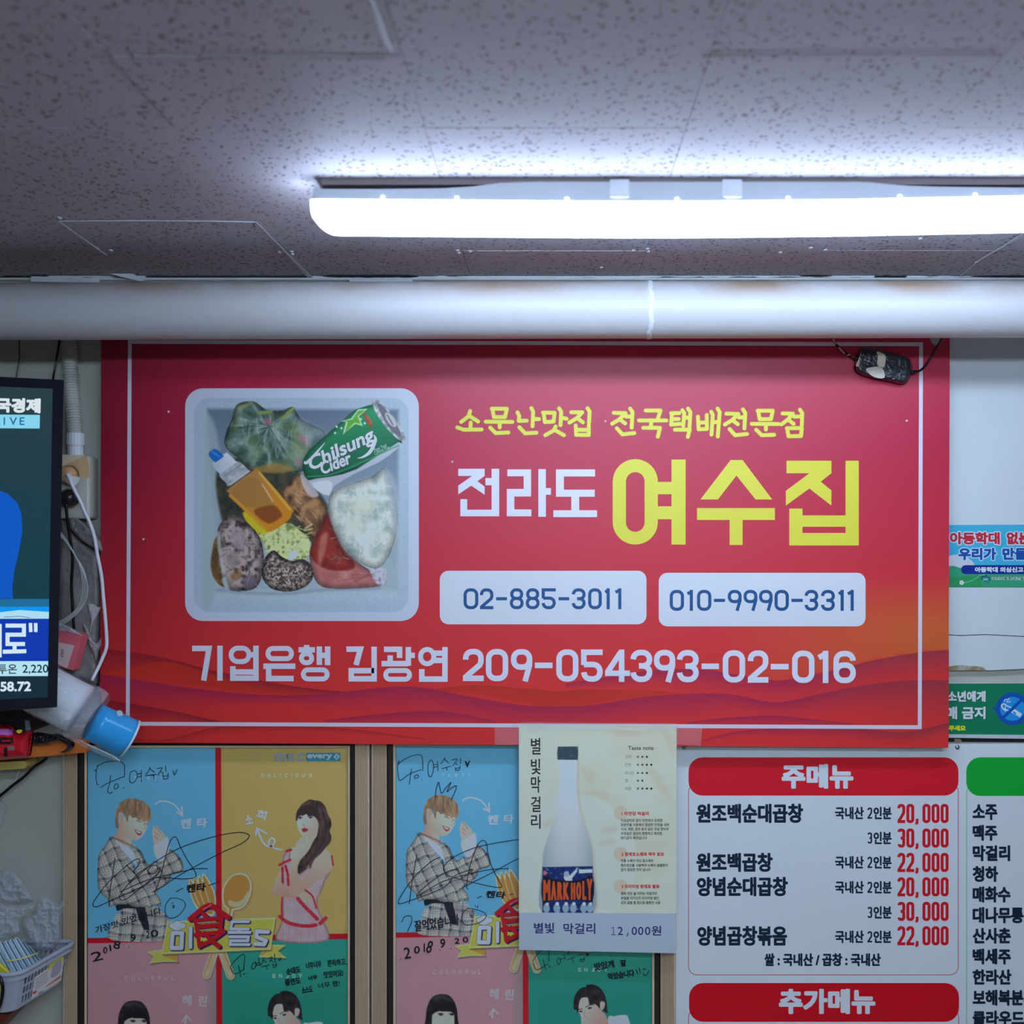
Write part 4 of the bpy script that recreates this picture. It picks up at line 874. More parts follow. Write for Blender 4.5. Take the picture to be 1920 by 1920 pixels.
# the plaid cloth
def plaid(rot, base=(206, 206, 198)):
    def f(X, Y):
        a = math.radians(rot); u = X * math.cos(a) + Y * math.sin(a) + 2.5 * (fbm(X, Y, 30, 4) - .5) * 4; v = -X * math.sin(a) + Y * math.cos(a) + 3 * (fbm(X, Y, 26, 9) - .5) * 4
        c = np.ones(X.shape + (3,)) * np.array(base) / 255 * (.84 + .3 * fbm(X, Y, 16, 12))[..., None]
        def st(q, per, o, w_): return np.clip(w_ / 2 - np.abs((q - o) % per - per / 2) + .5, 0, 1)
        for q in (u, v):
            for o, w_, k in ((0, 5.0, .38), (5, 1.0, .55), (9, .9, .45), (13.5, .8, .35)): m = st(q, 21, o, w_) * k; c = c * (1 - m[..., None]) + np.array([62, 72, 98]) / 255 * m[..., None]
        m = st(u, 21, 0, 5) * st(v, 21, 0, 5); return c * (1 - .5 * m[..., None]) + np.array([34, 42, 66]) / 255 * .5 * m[..., None]
    return f
cv.z = ZA
SK, SKD = (222, 192, 178), (196, 158, 144)
cv.poly([(470, 1750), (410, 1780), (390, 1860), (370, 2040), (1000, 2040), (960, 1880), (880, 1760), (760, 1690), (500, 1700)], plaid(4), 1)
cv.poly([(730, 1720), (800, 1740), (830, 2030), (760, 2030)], (110, 118, 132), 4, .35)
cv.poly([(420, 860), (428, 960), (385, 1010), (430, 1060), (540, 1130), (566, 1080), (560, 1010), (500, 900)], grad(SKD, SK, ZA([(420, 1000)])[0], ZA([(540, 1000)])[0]), 1)
cv.poly([(470, 850), (480, 950), (520, 1000), (560, 1030), (610, 1045), (655, 1022), (684, 990), (706, 958), (724, 915), (726, 865), (700, 820), (620, 790), (520, 800)], grad((206, 172, 158), (232, 208, 198), ZA([(490, 1000)])[0], ZA([(640, 900)])[0]), 1)
cv.poly([(405, 1035), (480, 1080), (560, 1130), (604, 1190), (620, 1290), (560, 1230), (460, 1120)], (214, 220, 226), 1)
cv.poly([(385, 1008), (335, 1040), (300, 1100), (250, 1165), (233, 1240), (230, 1480), (262, 1570), (325, 1625), (350, 1700), (430, 1690), (540, 1690), (650, 1715), (760, 1712), (800, 1690), (866, 1704), (850, 1620), (815, 1560), (900, 1500), (955, 1440), (970, 1385), (1060, 1360), (1086, 1325), (1078, 1260), (1040, 1200), (985, 1150), (930, 1130), (900, 1220), (850, 1260), (800, 1250), (745, 1290), (700, 1225), (640, 1130), (560, 1070), (600, 1200), (630, 1330), (560, 1250), (470, 1130), (400, 1040)], plaid(-24), 1)
cv.shade([(385, 1008), (335, 1040), (300, 1100), (250, 1165), (233, 1240), (230, 1480), (262, 1570), (325, 1625), (350, 1700), (430, 1690), (540, 1690), (650, 1715), (760, 1712), (800, 1690), (866, 1704), (850, 1620), (815, 1560), (900, 1500), (955, 1440), (970, 1385), (1060, 1360), (1086, 1325), (1078, 1260), (1040, 1200), (985, 1150), (930, 1130), (900, 1220), (850, 1260), (800, 1250), (745, 1290), (700, 1225), (640, 1130)], 7, .4)
for st_ in ([(540, 1240), (640, 1400), (680, 1500)], [(330, 1580), (480, 1660), (650, 1690)], [(760, 1290), (830, 1380), (950, 1400)], [(560, 1600), (650, 1560), (800, 1500)]): cv.stroke(st_, 14, (120, 124, 134), 3, .45)
cv.poly([(795, 1085), (855, 1050), (918, 1008), (938, 1035), (945, 1140), (905, 1225), (858, 1255), (812, 1210), (790, 1140)], grad((198, 202, 208), (226, 230, 234), ZA([(800, 1100)])[0], ZA([(930, 1100)])[0]), 1)
cv.poly([(790, 905), (828, 902), (848, 930), (885, 965), (906, 1000), (900, 1022), (850, 1058), (800, 1082), (782, 1020), (778, 960)], (226, 190, 180), 1)
for st_ in ([(800, 960), (840, 990)], [(795, 1000), (835, 1030)], [(830, 930), (860, 970)], [(800, 905), (835, 925)]): cv.stroke(st_, 7, (176, 116, 112), 1, .8, 0)
cv.poly([(420, 1688), (520, 1684), (610, 1710), (690, 1712), (700, 1735), (520, 1722), (430, 1748), (415, 1720)], (30, 32, 44), 1); cv.poly([(605, 1710), (700, 1712), (738, 1860), (748, 1945), (690, 1935), (650, 1840)], (36, 40, 56), 1, smooth=1)
# hair
hair = [(432, 925), (410, 905), (404, 840), (410, 770), (432, 700), (480, 648), (560, 622), (640, 634), (715, 672), (756, 730), (768, 800), (752, 850), (734, 868), (720, 850), (690, 858), (665, 838), (640, 842), (610, 815), (580, 818), (545, 790), (530, 860), (512, 830), (500, 780), (450, 770), (434, 820), (440, 900)]
cv.poly(hair, nz((128, 104, 82), (186, 160, 128), 7, 15, 1.8, (2.2, .5)), 1)
for i in range(26):
    a = random.uniform(440, 740); cv.stroke([(590 + (a - 590) * .5, 640), (a, 720), (a + (a - 590) * .12, 800 + random.uniform(-20, 30))], 3.5, random.choice([(104, 82, 66), (200, 176, 146)]), 1, .35)
cv.poly([(440, 770), (470, 765), (490, 800), (484, 860), (462, 880), (444, 850)], (214, 176, 162), 1); cv.stroke([(462, 790), (474, 830), (462, 858)], 6, (176, 130, 118), 1, .8)
cv.stroke([(618, 846), (640, 848), (664, 862)], 6, (70, 50, 46), 1, .9); cv.stroke([(700, 872), (722, 884)], 6, (80, 58, 52), 1, .9); cv.stroke([(622, 822), (664, 836)], 6, (150, 122, 100), 1, .6)
cv.stroke([(690, 880), (714, 912), (700, 930), (686, 926)], 6, (190, 142, 130), 1, .8)
cv.poly([(600, 932), (640, 948), (672, 958), (664, 988), (636, 992), (610, 962)], (168, 72, 78), 1); cv.poly([(608, 940), (640, 954), (664, 962), (656, 974), (630, 968)], (240, 236, 232), .8)
# woman
cv.z = ZB
dress = [(700, 1200), (735, 1140), (778, 1130), (775, 1240), (850, 1375), (960, 1305), (1100, 1390), (1178, 1345), (1120, 1450), (1075, 1570), (1040, 1640), (1060, 1760), (1100, 1840), (1135, 2050), (650, 2050), (672, 1880), (690, 1790), (684, 1610), (690, 1480), (684, 1330)]
def polka(X, Y):
    c = mixc((196, 160, 172), (222, 196, 206))(fbm(X, Y, 14, 3)); u = ((X / 3.1) % 1 - .5) ** 2 + (((Y / 3.1) + .5 * (np.floor(X / 3.1) % 2)) % 1 - .5) ** 2
    m = (u < .05)[..., None] * .5; return c * (1 - m) + np.array([150, 80, 110]) / 255 * m
cv.poly(dress, polka, 1)
cv.shade(dress, 6, .35)
for a in (700, 760, 820, 890, 960, 1030): cv.stroke([(a, 1920), (a - 12, 2040)], 9, (168, 130, 146), 2, .5, 0)
cv.poly([(930, 1005), (1045, 965), (1035, 1050), (1100, 1110), (1150, 1150), (1190, 1240), (1178, 1340), (1110, 1400), (1000, 1480), (910, 1560), (850, 1605), (790, 1590), (830, 1480), (900, 1420), (985, 1320), (900, 1220), (860, 1240), (830, 1160), (900, 1110)], grad((226, 188, 172), (198, 156, 140), ZB([(1000, 1200)])[0], ZB([(950, 1600)])[0]), 1)
cv.poly([(695, 1310), (650, 1380), (602, 1480), (582, 1530), (596, 1578), (680, 1610), (790, 1616), (850, 1605), (790, 1560), (745, 1520), (690, 1480), (705, 1400)], grad((222, 182, 164), (196, 150, 134), ZB([(640, 1400)])[0], ZB([(700, 1600)])[0]), 1)
cv.poly([(775, 1130), (825, 1115), (864, 1150), (850, 1290), (862, 1430), (860, 1600), (760, 1572), (752, 1440), (768, 1280)], grad((232, 198, 184), (206, 166, 150), ZB([(770, 1200)])[0], ZB([(870, 1400)])[0]), 1)
cv.poly([(838, 1605), (930, 1545), (990, 1560), (1020, 1600), (1010, 1640), (960, 1672), (900, 1660)], (222, 184, 170), 1)
for st_ in ([(930, 1620), (950, 1665)], [(960, 1600), (985, 1650)], [(985, 1585), (1010, 1630)]): cv.stroke(st_, 5, (176, 128, 118), 1, .8, 0)
h = [(850, 740), (885, 680), (962, 634), (1005, 642), (1075, 655), (1125, 715), (1145, 780), (1172, 830), (1182, 890), (1164, 950), (1180, 1000), (1172, 1060), (1130, 1110), (1070, 1180), (1010, 1240), (970, 1320), (955, 1290), (915, 1345), (850, 1378), (846, 1300), (880, 1230), (950, 1150), (1000, 1050), (1040, 980), (1040, 840), (900, 730), (835, 850), (828, 790)]
RC = ((226, 44, 60))
cv.poly([(836, 820), (842, 900), (868, 975), (905, 1005), (945, 1014), (1000, 1000), (1045, 955), (1066, 890), (1060, 830), (1000, 770), (900, 760)], grad((238, 212, 204), (212, 172, 160), ZB([(870, 850)])[0], ZB([(1050, 980)])[0]), 1)
cv.poly(h, nz((52, 42, 42), (104, 84, 82), 8, 17, 2, (1.6, .6)), 1)
cv.poly([(828, 850), (832, 770), (860, 720), (940, 690), (1030, 720), (1070, 800), (1078, 870), (1050, 840), (1000, 800), (950, 800), (930, 780), (900, 795), (860, 800)], (66, 52, 52), 1)
for i in range(24): a = random.uniform(0, 1); cv.stroke([(1040 + 90 * a, 720 + 60 * a), (1060 + 110 * a, 900), (1040 + 100 * a, 1060), (880 + 90 * a, 1280)], 4, random.choice([(126, 104, 100), (40, 32, 34)]), 1, .35)
cv.stroke([(850, 812), (870, 806), (888, 816)], 8, (60, 44, 44), 1, .9); cv.ell(868, 820, 12, 9, (40, 30, 32)); cv.stroke([(945, 806), (970, 800), (996, 812)], 8, (60, 44, 44), 1, .9); cv.ell(970, 816, 13, 9, (40, 30, 32))
cv.stroke([(905, 880), (896, 890), (912, 898)], 5, (150, 100, 96), 1, .8); cv.poly([(886, 930), (910, 918), (935, 925), (948, 938), (930, 955), (905, 962), (888, 948)], (206, 62, 78), 1); cv.stroke([(892, 936), (944, 938)], 6, (110, 24, 40), 1, .8, 0)
cv.poly([(822, 1090), (850, 1040), (880, 1012), (905, 1008), (942, 1008), (944, 1045), (918, 1100), (880, 1150), (830, 1140)], (230, 196, 184), 1)
for st_ in ([(862, 1030), (870, 1075)], [(888, 1020), (896, 1070)], [(915, 1015), (915, 1060)]): cv.stroke(st_, 5, (184, 136, 126), 1, .8, 0)
for st_, w_ in (([(660, 1290), (720, 1258), (770, 1238)], 24), ([(692, 1320), (694, 1460)], 26), ([(722, 1300), (745, 1390), (750, 1490)], 26), ([(735, 1150), (776, 1138)], 26), ([(845, 1625), (910, 1700), (980, 1770), (1040, 1830)], 36), ([(920, 1540), (990, 1600), (1030, 1720)], 18), ([(690, 1620), (684, 1720), (690, 1800)], 20), ([(665, 1805), (740, 1862), (840, 1890), (940, 1900), (1026, 1890)], 36), ([(1070, 1872), (1122, 1822)], 40), ([(1184, 1200), (1198, 1290)], 18)):
    cv.stroke(st_, w_, nz((196, 30, 48), (236, 70, 84), 2.2, 19, 2.5), 1)
# lower two faces
cv.z = ZC
cv.poly([(520, 2070), (520, 1780), (530, 1680), (565, 1590), (620, 1530), (710, 1510), (800, 1528), (860, 1595), (895, 1690), (905, 1800), (910, 2070)], nz((20, 20, 26), (52, 50, 58), 8, 22), 1)
cv.poly([(600, 1740), (610, 1720), (700, 1712), (840, 1725), (862, 1760), (864, 1900), (850, 2070), (610, 2070), (590, 1860)], (226, 200, 192), 1)
cv.poly([(585, 1760), (600, 1660), (680, 1610), (700, 1690), (690, 1715), (640, 1730)], (24, 24, 30), 1); cv.poly([(690, 1715), (700, 1640), (800, 1620), (870, 1680), (868, 1760), (840, 1732), (780, 1722)], (24, 24, 30), 1)
for a in (700, 835): cv.ell(a, 1760, 24, 13, (60, 44, 44)); cv.stroke([(a - 36, 1752), (a, 1742), (a + 34, 1755)], 8, (44, 32, 34), 1, .9)
cv.stroke([(620, 1560), (710, 1545), (790, 1570)], 26, (96, 94, 104), 10, .6)
cv.z = ZD
cv.poly([(1060, 2070), (1075, 1800), (1150, 1780), (1260, 1765), (1320, 1800), (1360, 2070)], (206, 218, 226), 1)
cv.poly([(715, 1640), (740, 1560), (860, 1540), (960, 1600), (1030, 1610), (1030, 1680), (990, 1710), (1060, 1800), (1080, 2070), (780, 2070), (745, 1800), (715, 1720)], grad((222, 196, 190), (190, 156, 148), ZD([(800, 1700)])[0], ZD([(1050, 1800)])[0]), 1)
cv.poly([(690, 1705), (658, 1690), (655, 1600), (680, 1510), (740, 1440), (810, 1420), (800, 1405), (880, 1392), (970, 1430), (1030, 1510), (1055, 1600), (1065, 1700), (1075, 1735), (1045, 1735), (1010, 1700), (1025, 1640), (1000, 1590), (975, 1620), (975, 1690), (940, 1650), (900, 1630), (850, 1640), (830, 1560), (790, 1550), (740, 1570), (715, 1650), (718, 1700), (700, 1740)], nz((18, 18, 24), (50, 46, 54), 9, 25), 1)
cv.poly([(990, 1620), (1012, 1600), (1036, 1620), (1030, 1670), (1005, 1700), (985, 1680)], (222, 190, 182), 1); cv.stroke([(1008, 1630), (1020, 1650), (1008, 1680)], 6, (170, 128, 120), 1, .8)
cv.stroke([(720, 1700), (760, 1692)], 9, (60, 46, 46), 1); cv.ell(742, 1722, 20, 10, (44, 32, 34)); cv.stroke([(800, 1672), (850, 1644), (900, 1640)], 9, (60, 46, 46), 1); cv.ell(852, 1680, 24, 11, (44, 32, 34), rot=-12); cv.stroke([(790, 1720), (782, 1770), (806, 1782)], 8, (176, 134, 126), 1, .8)
# ---- the programme badge: fork, spoon, ribbon and letters
CRM, ORG_ = (236, 214, 186), (222, 142, 70)
def spoonfork():
    cv.z = ZC
    for a, b in (((1700, 860), (1585, 1200)), ((1745, 860), (1870, 1210))):
        cv.stroke([(a[0] + 14, a[1] + 16), (b[0] + 14, b[1] + 16)], 104, (100, 70, 80), 6, .35, 0); cv.stroke([a, b], 100, CRM, 1, 1, 0); cv.stroke([a, b], 80, (224, 160, 108), 1, 1, 0); cv.stroke([(a[0], a[1] + 60), b], 50, (228, 190, 160), 1, 1, 0)
        n = 8
        for i in range(n): t = .25 + .6 * i / n; x = a[0] + (b[0] - a[0]) * t; y = a[1] + (b[1] - a[1]) * t; cv.stroke([(x - 18, y - 6), (x + 22, y + 4)], 6, (214, 140, 84), 1, .8, 0)
    cv.z = ZA
    F_ = [(1138, 1450), (1150, 1424), (1168, 1430), (1180, 1450), (1186, 1408), (1206, 1404), (1224, 1440), (1234, 1400), (1252, 1396), (1272, 1432), (1274, 1384), (1298, 1380), (1330, 1420), (1385, 1520), (1412, 1620), (1408, 1700), (1380, 1800), (1260, 1760), (1200, 1690), (1160, 1590)]
    cv.poly([(x + 14, y + 14) for x, y in F_], (90, 80, 100), 6, .3); cv.poly(F_, CRM, 1)
    I_ = [(1150, 1460), (1158, 1442), (1176, 1470), (1192, 1480), (1196, 1430), (1206, 1425), (1228, 1478), (1244, 1478), (1242, 1420), (1254, 1418), (1280, 1470), (1290, 1460), (1284, 1405), (1298, 1402), (1322, 1440), (1374, 1530), (1398, 1620), (1394, 1700), (1370, 1780), (1268, 1740), (1212, 1680), (1172, 1590)]
    cv.poly(I_, ORG_, 1)
    for p in ([(1182, 1500), (1208, 1600), (1248, 1690)], [(1236, 1490), (1262, 1590), (1300, 1690)], [(1288, 1480), (1320, 1580), (1352, 1680)]): cv.stroke(p, 14, (228, 186, 150), 1)
    S_ = [(1476, 1640), (1474, 1560), (1500, 1480), (1560, 1400), (1640, 1370), (1716, 1384), (1762, 1450), (1768, 1540), (1740, 1640), (1690, 1712), (1620, 1738), (1590, 1745), (1565, 1830), (1500, 1830), (1530, 1745), (1494, 1700)]
    cv.poly([(x + 14, y + 14) for x, y in S_], (90, 80, 70), 6, .45); cv.poly(S_, CRM, 1)
    cv.poly([(1492, 1640), (1490, 1560), (1514, 1488), (1570, 1412), (1640, 1386), (1706, 1400), (1746, 1456), (1750, 1540), (1724, 1630), (1680, 1696), (1610, 1722), (1572, 1735), (1548, 1820), (1520, 1820), (1548, 1735), (1506, 1690)], ORG_, 1)
    cv.poly([(1535, 1650), (1560, 1640), (1610, 1660), (1670, 1640), (1715, 1580), (1740, 1540), (1728, 1620), (1680, 1690), (1600, 1710), (1545, 1690)], (226, 190, 156), 1)
spoonfork()
cv.z = None
def px(z, l): return z(l)
def ribbonpoly(pts, c, soft=1, a=1): cv.poly(pts, c, soft, a, 0)
YB_, YD = (228, 196, 92), (190, 156, 66)
L1 = ZC([(865, 925), (1045, 898), (1050, 960), (1225, 935), (1242, 1045), (1060, 1045), (895, 1065), (950, 985)]); R1 = ZD([(700, 840), (870, 845), (775, 915), (878, 1000), (545, 990), (600, 900)])
for q in (L1, R1): ribbonpoly([(x + 2, y + 3) for x, y in q], (70, 60, 60), 3, .5); ribbonpoly(q, (240, 222, 150)); c = np.mean(q, 0); ribbonpoly([(c[0] + (x - c[0]) * .86, c[1] + (y - c[1]) * .82) for x, y in q], YB_)
ribbonpoly(ZC([(1050, 958), (1225, 935), (1242, 1045), (1100, 985)]), YD); ribbonpoly(ZD([(600, 900), (700, 895), (560, 985)]), YD)
B1 = ZC([(1110, 560), (1040, 955)])[::1] + ZD([(690, 900), (745, 515)]); B1 = [B1[0], B1[3], B1[2], B1[1]]
ribbonpoly([(x + 2, y + 3) for x, y in B1], (70, 60, 50), 3, .5); ribbonpoly(B1, (240, 222, 156)); c = np.mean(B1, 0); ribbonpoly([(c[0] + (x - c[0]) * .975, c[1] + (y - c[1]) * .90) for x, y in B1], (226, 194, 80))
NVY = (24, 22, 92); WL = (206, 220, 238)
def letters(z, fn):
    cv.z = z
    for dx, dy, col, e in ((12, 10, NVY, 10), (0, 0, (40, 50, 110), 7), (0, 0, WL, 0)): fn(dx, dy, col, e)
def mi(dx, dy, c, e):
    o = lambda l: [(x + dx, y + dy) for x, y in l]
    cv.stroke(o([(1175, 700), (1290, 700), (1280, 880), (1160, 880), (1175, 700)]), 50 + e, c, 1, 1, 0); cv.stroke(o([(1392, 640), (1388, 868)]), 46 + e, c, 1, 1, 0)
letters(ZC, mi)
for a, b, r, q in ((1180, 610, 46, 34), (1230, 590, 50, 36), (1290, 610, 44, 34), (1225, 640, 60, 30)): cv.ell(a, b, r + 4, q + 4, (40, 50, 110), 1); 
for a, b, r, q in ((1180, 610, 46, 34), (1230, 590, 50, 36), (1290, 610, 44, 34), (1225, 640, 60, 30)): cv.ell(a, b, r, q, (222, 230, 240), 1)
def dol(dx, dy, c, e):
    o = lambda l: [(x + dx, y + dy) for x, y in l]
    for p in ([(420, 562), (225, 562), (205, 650), (420, 650)], [(180, 692), (440, 692)], [(315, 650), (310, 690)], [(195, 745), (420, 745), (415, 792), (205, 792), (200, 838), (430, 838)]): cv.stroke(o(p), 36 + e, c, 1, 1, 0)
    cv.stroke(o([(655, 685), (520, 680), (515, 745), (630, 790), (610, 835), (500, 830)]), 50 + e, c, 1, 1, 0)
letters(ZD, dol)
cv.z = ZC
def sik(dx, dy, c, e):
    o = lambda l: [(x + dx, y + dy) for x, y in l]
    cv.stroke(o([(1385, 530), (1470, 460), (1560, 390), (1640, 370), (1720, 430), (1840, 510)]), 62 + e, c, 1, 1, 3)
    for p in ([(1545, 470), (1575, 500)], [(1445, 550), (1760, 520), (1740, 690), (1450, 720)], [(1450, 550), (1480, 700), (1500, 860)], [(1480, 625), (1730, 600)], [(1500, 855), (1620, 800)], [(1560, 700), (1640, 790), (1730, 860)], [(1790, 680), (1680, 760)]): cv.stroke(o(p), 52 + e, c, 1, 1, 0)
for dx, dy, c, e in ((18, 14, NVY, 6), (0, 0, (214, 20, 36), 0)): sik(dx, dy, c, e)
for p in ([(1478, 582), (1690, 560)], [(1500, 668), (1690, 645)]): cv.stroke(p, 20, NVY, 1, 1, 0); cv.stroke(p, 9, (240, 220, 150), 1, 1, 0)
cv.poly([(1512, 745), (1512, 800), (1580, 775)], (232, 206, 70), 1, 1, 0); cv.stroke([(1540, 420), (1640, 358)], 10, (250, 190, 200), 1.5, .8, 0)
PIMG = cv.albedo(KP)

M['glass'] = bpy.data.materials.new('frame_glass'); M['glass'].use_nodes = True
nt = M['glass'].node_tree; nt.nodes.clear(); o_ = nt.nodes.new('ShaderNodeOutputMaterial'); t_ = nt.nodes.new('ShaderNodeBsdfTransparent'); g_ = nt.nodes.new('ShaderNodeBsdfGlossy'); g_.inputs['Roughness'].default_value = .05
lw = nt.nodes.new('ShaderNodeLayerWeight'); lw.inputs['Blend'].default_value = .5
pw = nt.nodes.new('ShaderNodeMath'); pw.operation = 'POWER'; pw.inputs[1].default_value = 5; nt.links.new(lw.outputs['Facing'], pw.inputs[0])
f_ = nt.nodes.new('ShaderNodeMath'); f_.operation = 'MULTIPLY_ADD'; f_.inputs[1].default_value = .9; f_.inputs[2].default_value = .02; nt.links.new(pw.outputs[0], f_.inputs[0]); m_ = nt.nodes.new('ShaderNodeMixShader')
nt.links.new(f_.outputs[0], m_.inputs[0]); nt.links.new(t_.outputs[0], m_.inputs[1]); nt.links.new(g_.outputs[0], m_.inputs[2]); nt.links.new(m_.outputs[0], o_.inputs[0])
M['gold'] = mat('fluted_gold_wood', attr=True, rough=.42, spec=.5, metal=0, bump=(300, .1, .001))
PD_ = .010
def frame(label, ox0, ox1, px0, px1, py0, dx_img, dy_img, sxi):
    t = thing('framed_poster', label, 'poster', P((ox0 + ox1) / 2, 1920, .0), 'framed signed posters')
    s = (D - .02) / F; ww = (px0 - ox0); wr = (ox1 - px1); pb = 2100
    # profile: inset fraction, depth, colour
    prof = [(0, .001, 0), (0, .019, 0), (.02, .021, 0)]
    for i in range(9): a = .06 + i * .062; prof += [(a, .0215, 1), (a + .022, .0196, 2), (a + .044, .0196, 2), (a + .056, .0215, 1)]
    prof += [(.64, .021, 0), (.66, .014, 3), (.68, .0125, 3), (.74, .0125, 3), (.88, .012, 3), (.90, .0150, 4), (.97, .0152, 4), (1.0, .0145, 4), (1.0, .0085, 3)]
    pal = [(.74, .52, .33), (.90, .68, .45), (.60, .42, .26), (.035, .022, .016), (.84, .62, .38)]
    xl, xr = P(ox0, 0, .02)[0], P(ox1, 0, .02)[0]; xl2, xr2 = P(px0, 0, .014)[0], P(px1, 0, .014)[0]
    zt2 = P(0, py0, .014)[2]; zb2 = P(0, pb, .014)[2]; wd = (xl2 - xl)
    rings = []; cols = []
    for a, d, c in prof:
        x0 = xl + (xl2 - xl) * a; x1 = xr + (xr2 - xr) * a; zt = zt2 + wd * (1 - a); zb = zb2 - wd * (1 - a)
        rings.append([(x0, -d, zb), (x0, -d, zt), (x1, -d, zt), (x1, -d, zb)]); cols.append(pal[c])
    for side, (i, j) in enumerate(((0, 1), (1, 2), (2, 3), (3, 0))):
        q = MB(); 
        for k in range(len(rings) - 1):
            col = cols[k + 1] if prof[k][2] != 3 else cols[k]; q.add([rings[k][i], rings[k][j], rings[k + 1][j], rings[k + 1][i]], [(0, 1, 2, 3)], col)
        q.build('frame_side', M['gold'], t)
    q = MB(); q.box((xl + .004, -.0085, zb2 - wd + .004), (xr - .004, -.001, zt2 + wd - .004), (.2, .15, .1)); q.build('backboard', M['flat'], t)
    q = MB(); q.box((xl2 - .002, -.0128, zb2), (xr2 + .002, -.0120, zt2)); q.build('glass_pane', M['glass'], t)
    return t
f1 = frame('framed poster whose whole print shows, a blond man and a long haired woman above', 118, 692.5, 163, 652, 1402, 0, 0, 1)
f2 = frame('framed poster half hidden behind the paper bottle advert, beside the menu board', 696.5, 1266, 742, 1222.5, 1398.5, 576, -8, .98)
PP = Plane(PD_)
def mkprint(par, share=None):
    fl = Flat(PP, None, KP)
    if share: 
        o = bpy.data.objects.new('poster_print', share.data); C.objects.link(o); o.parent = par
        a = np.array(PP.pt(163, 1402)); b = np.array(PP.pt(652, 1402)); A = np.array(PP.pt(741.5, 1398)); B = np.array(PP.pt(1223, 1398)); k = (B[0] - A[0]) / (b[0] - a[0])
        # local = verts relative to share's thing
        ls = np.array(ORG[share.parent.name]); lp = np.array(ORG[par.name]); o.scale = (k, 1, .985)
        za = np.array(PP.pt(163, 1764)); zA = np.array(PP.pt(742, 1753.5))
        o.location = (A[0] - lp[0] - k * (a[0] - ls[0]), 0 + (ls[1] - lp[1]), zA[2] - lp[2] - .985 * (za[2] - ls[2])); return o
    keep = np.ones(cv.X.shape, bool); cut_raster(fl, cv, PIMG, keep); return fl.build('poster_print', M['print'], par)
p1_ = mkprint(f1); p2_ = mkprint(f2, p1_)
# small print and the channel mark, on both prints
INK = (10, 14, 34); PW = (222, 230, 236)
def small_print(par, tf, name_rows):
    for nm, fn in name_rows:
        fl = Flat(PP, None, KP); fl.z = tf; fn(fl); fl.build(nm, M['print'], par)
def tf2(pts): return [(741.5 + (x - 163) * .9847, 1753.5 + (y - 1764) * .985) for x, y in pts]
def arrow(fl, pts, w_, head): fl.line(pts, w_, PW, 5, cap='round'); fl.line(head, w_, PW, 0, cap='round')
def comp(z, g): return (lambda pts: g(z(pts)))
def rows(g):
    a, b, c, d = comp(ZA, g), comp(ZB, g), comp(ZC, g), comp(ZD, g)
    def tasty(fl): fl.z = a; [fl.text(ch, x, 405, x + 30, 440, (160, 208, 234), 3) for ch, x in zip('TASTY', (590, 652, 722, 792, 858))]
    def deli(fl): fl.z = b; [fl.text(ch, x, 374, x + (8 if ch == 'I' else 30), 414, (240, 226, 190), 4) for ch, x in zip('DELICIOUS', (478, 545, 604, 670, 714, 780, 822, 890, 958))]
    def colr(fl): fl.z = c; [fl.text(ch, x, 1218, x + 42, 1268, (210, 184, 196), 4) for ch, x in zip('COLORFUL', (600, 682, 766, 842, 922, 1000, 1078, 1156))]
    def enj(fl): fl.z = d; [fl.text(ch, x, 1190, x + 40, 1238, (160, 212, 204), 4) for ch, x in zip('ENJOY', (710, 785, 868, 946, 1026))]
    def mark(fl):
        fl.z = b; G = (150, 164, 164)
        for p in ([(625, 255), (625, 185), (668, 185), (668, 255)], [(668, 185), (704, 185), (704, 255)]): fl.line(p, 28, G)
        fl.line([(738, 185), (738, 240), (800, 240), (800, 222), (745, 216), (796, 210), (796, 185), (730, 185)], 22, G); fl.line([(912, 185), (850, 185), (850, 240), (912, 240)], 28, G)
        fl.rect(928, 168, 1272, 252, (44, 150, 176)); fl.text('every', 938, 182, 1188, 240, (220, 236, 236), 8); fl.poly([(1232, 176), (1264, 208), (1232, 240), (1200, 208)], (220, 236, 236)); fl.text('1', 1226, 192, 1240, 224, (44, 150, 176), 4)
    def n1(fl): fl.z = a; arrow(fl, [(808, 680), (860, 652), (940, 660), (1010, 700), (1075, 790)], 15, [(1018, 762), (1078, 794), (1072, 708)]); fl.text('켄', 1055, 825, 1160, 925, PW, 8, shear=.1); fl.text('타', 1220, 820, 1322, 912, PW, 8, shear=.05)
    def n2(fl): fl.z = b; fl.text('소', 316, 785, 392, 882, PW, 8, -12); fl.text('희', 432, 740, 532, 835, PW, 8, 15); fl.line([(682, 1138), (620, 1125), (560, 1085), (560, 1040), (590, 1020), (615, 1050), (590, 1095), (540, 1100), (490, 1050), (440, 935)], 18, PW, 5, cap='round'); fl.line([(425, 990), (436, 922), (535, 975)], 16, PW, cap='round')
    def n3(fl): fl.z = c; fl.text('혜', 1290, 1440, 1405, 1570, (212, 190, 202), 9, 4); fl.text('린', 1485, 1450, 1590, 1580, (212, 190, 202), 9, 4); fl.line([(1325, 1790), (1340, 1690)], 26, (214, 196, 206), cap='round'); fl.line([(1295, 1760), (1340, 1690), (1400, 1752)], 20, (214, 196, 206), cap='round')
    return [('printed_caption', tasty), ('printed_caption', deli), ('printed_caption', colr), ('printed_caption', enj), ('channel_mark', mark), ('printed_name', n1), ('printed_name', n2), ('printed_name', n3)]
small_print(f1, None, rows(lambda q: q)); small_print(f2, None, rows(tf2))
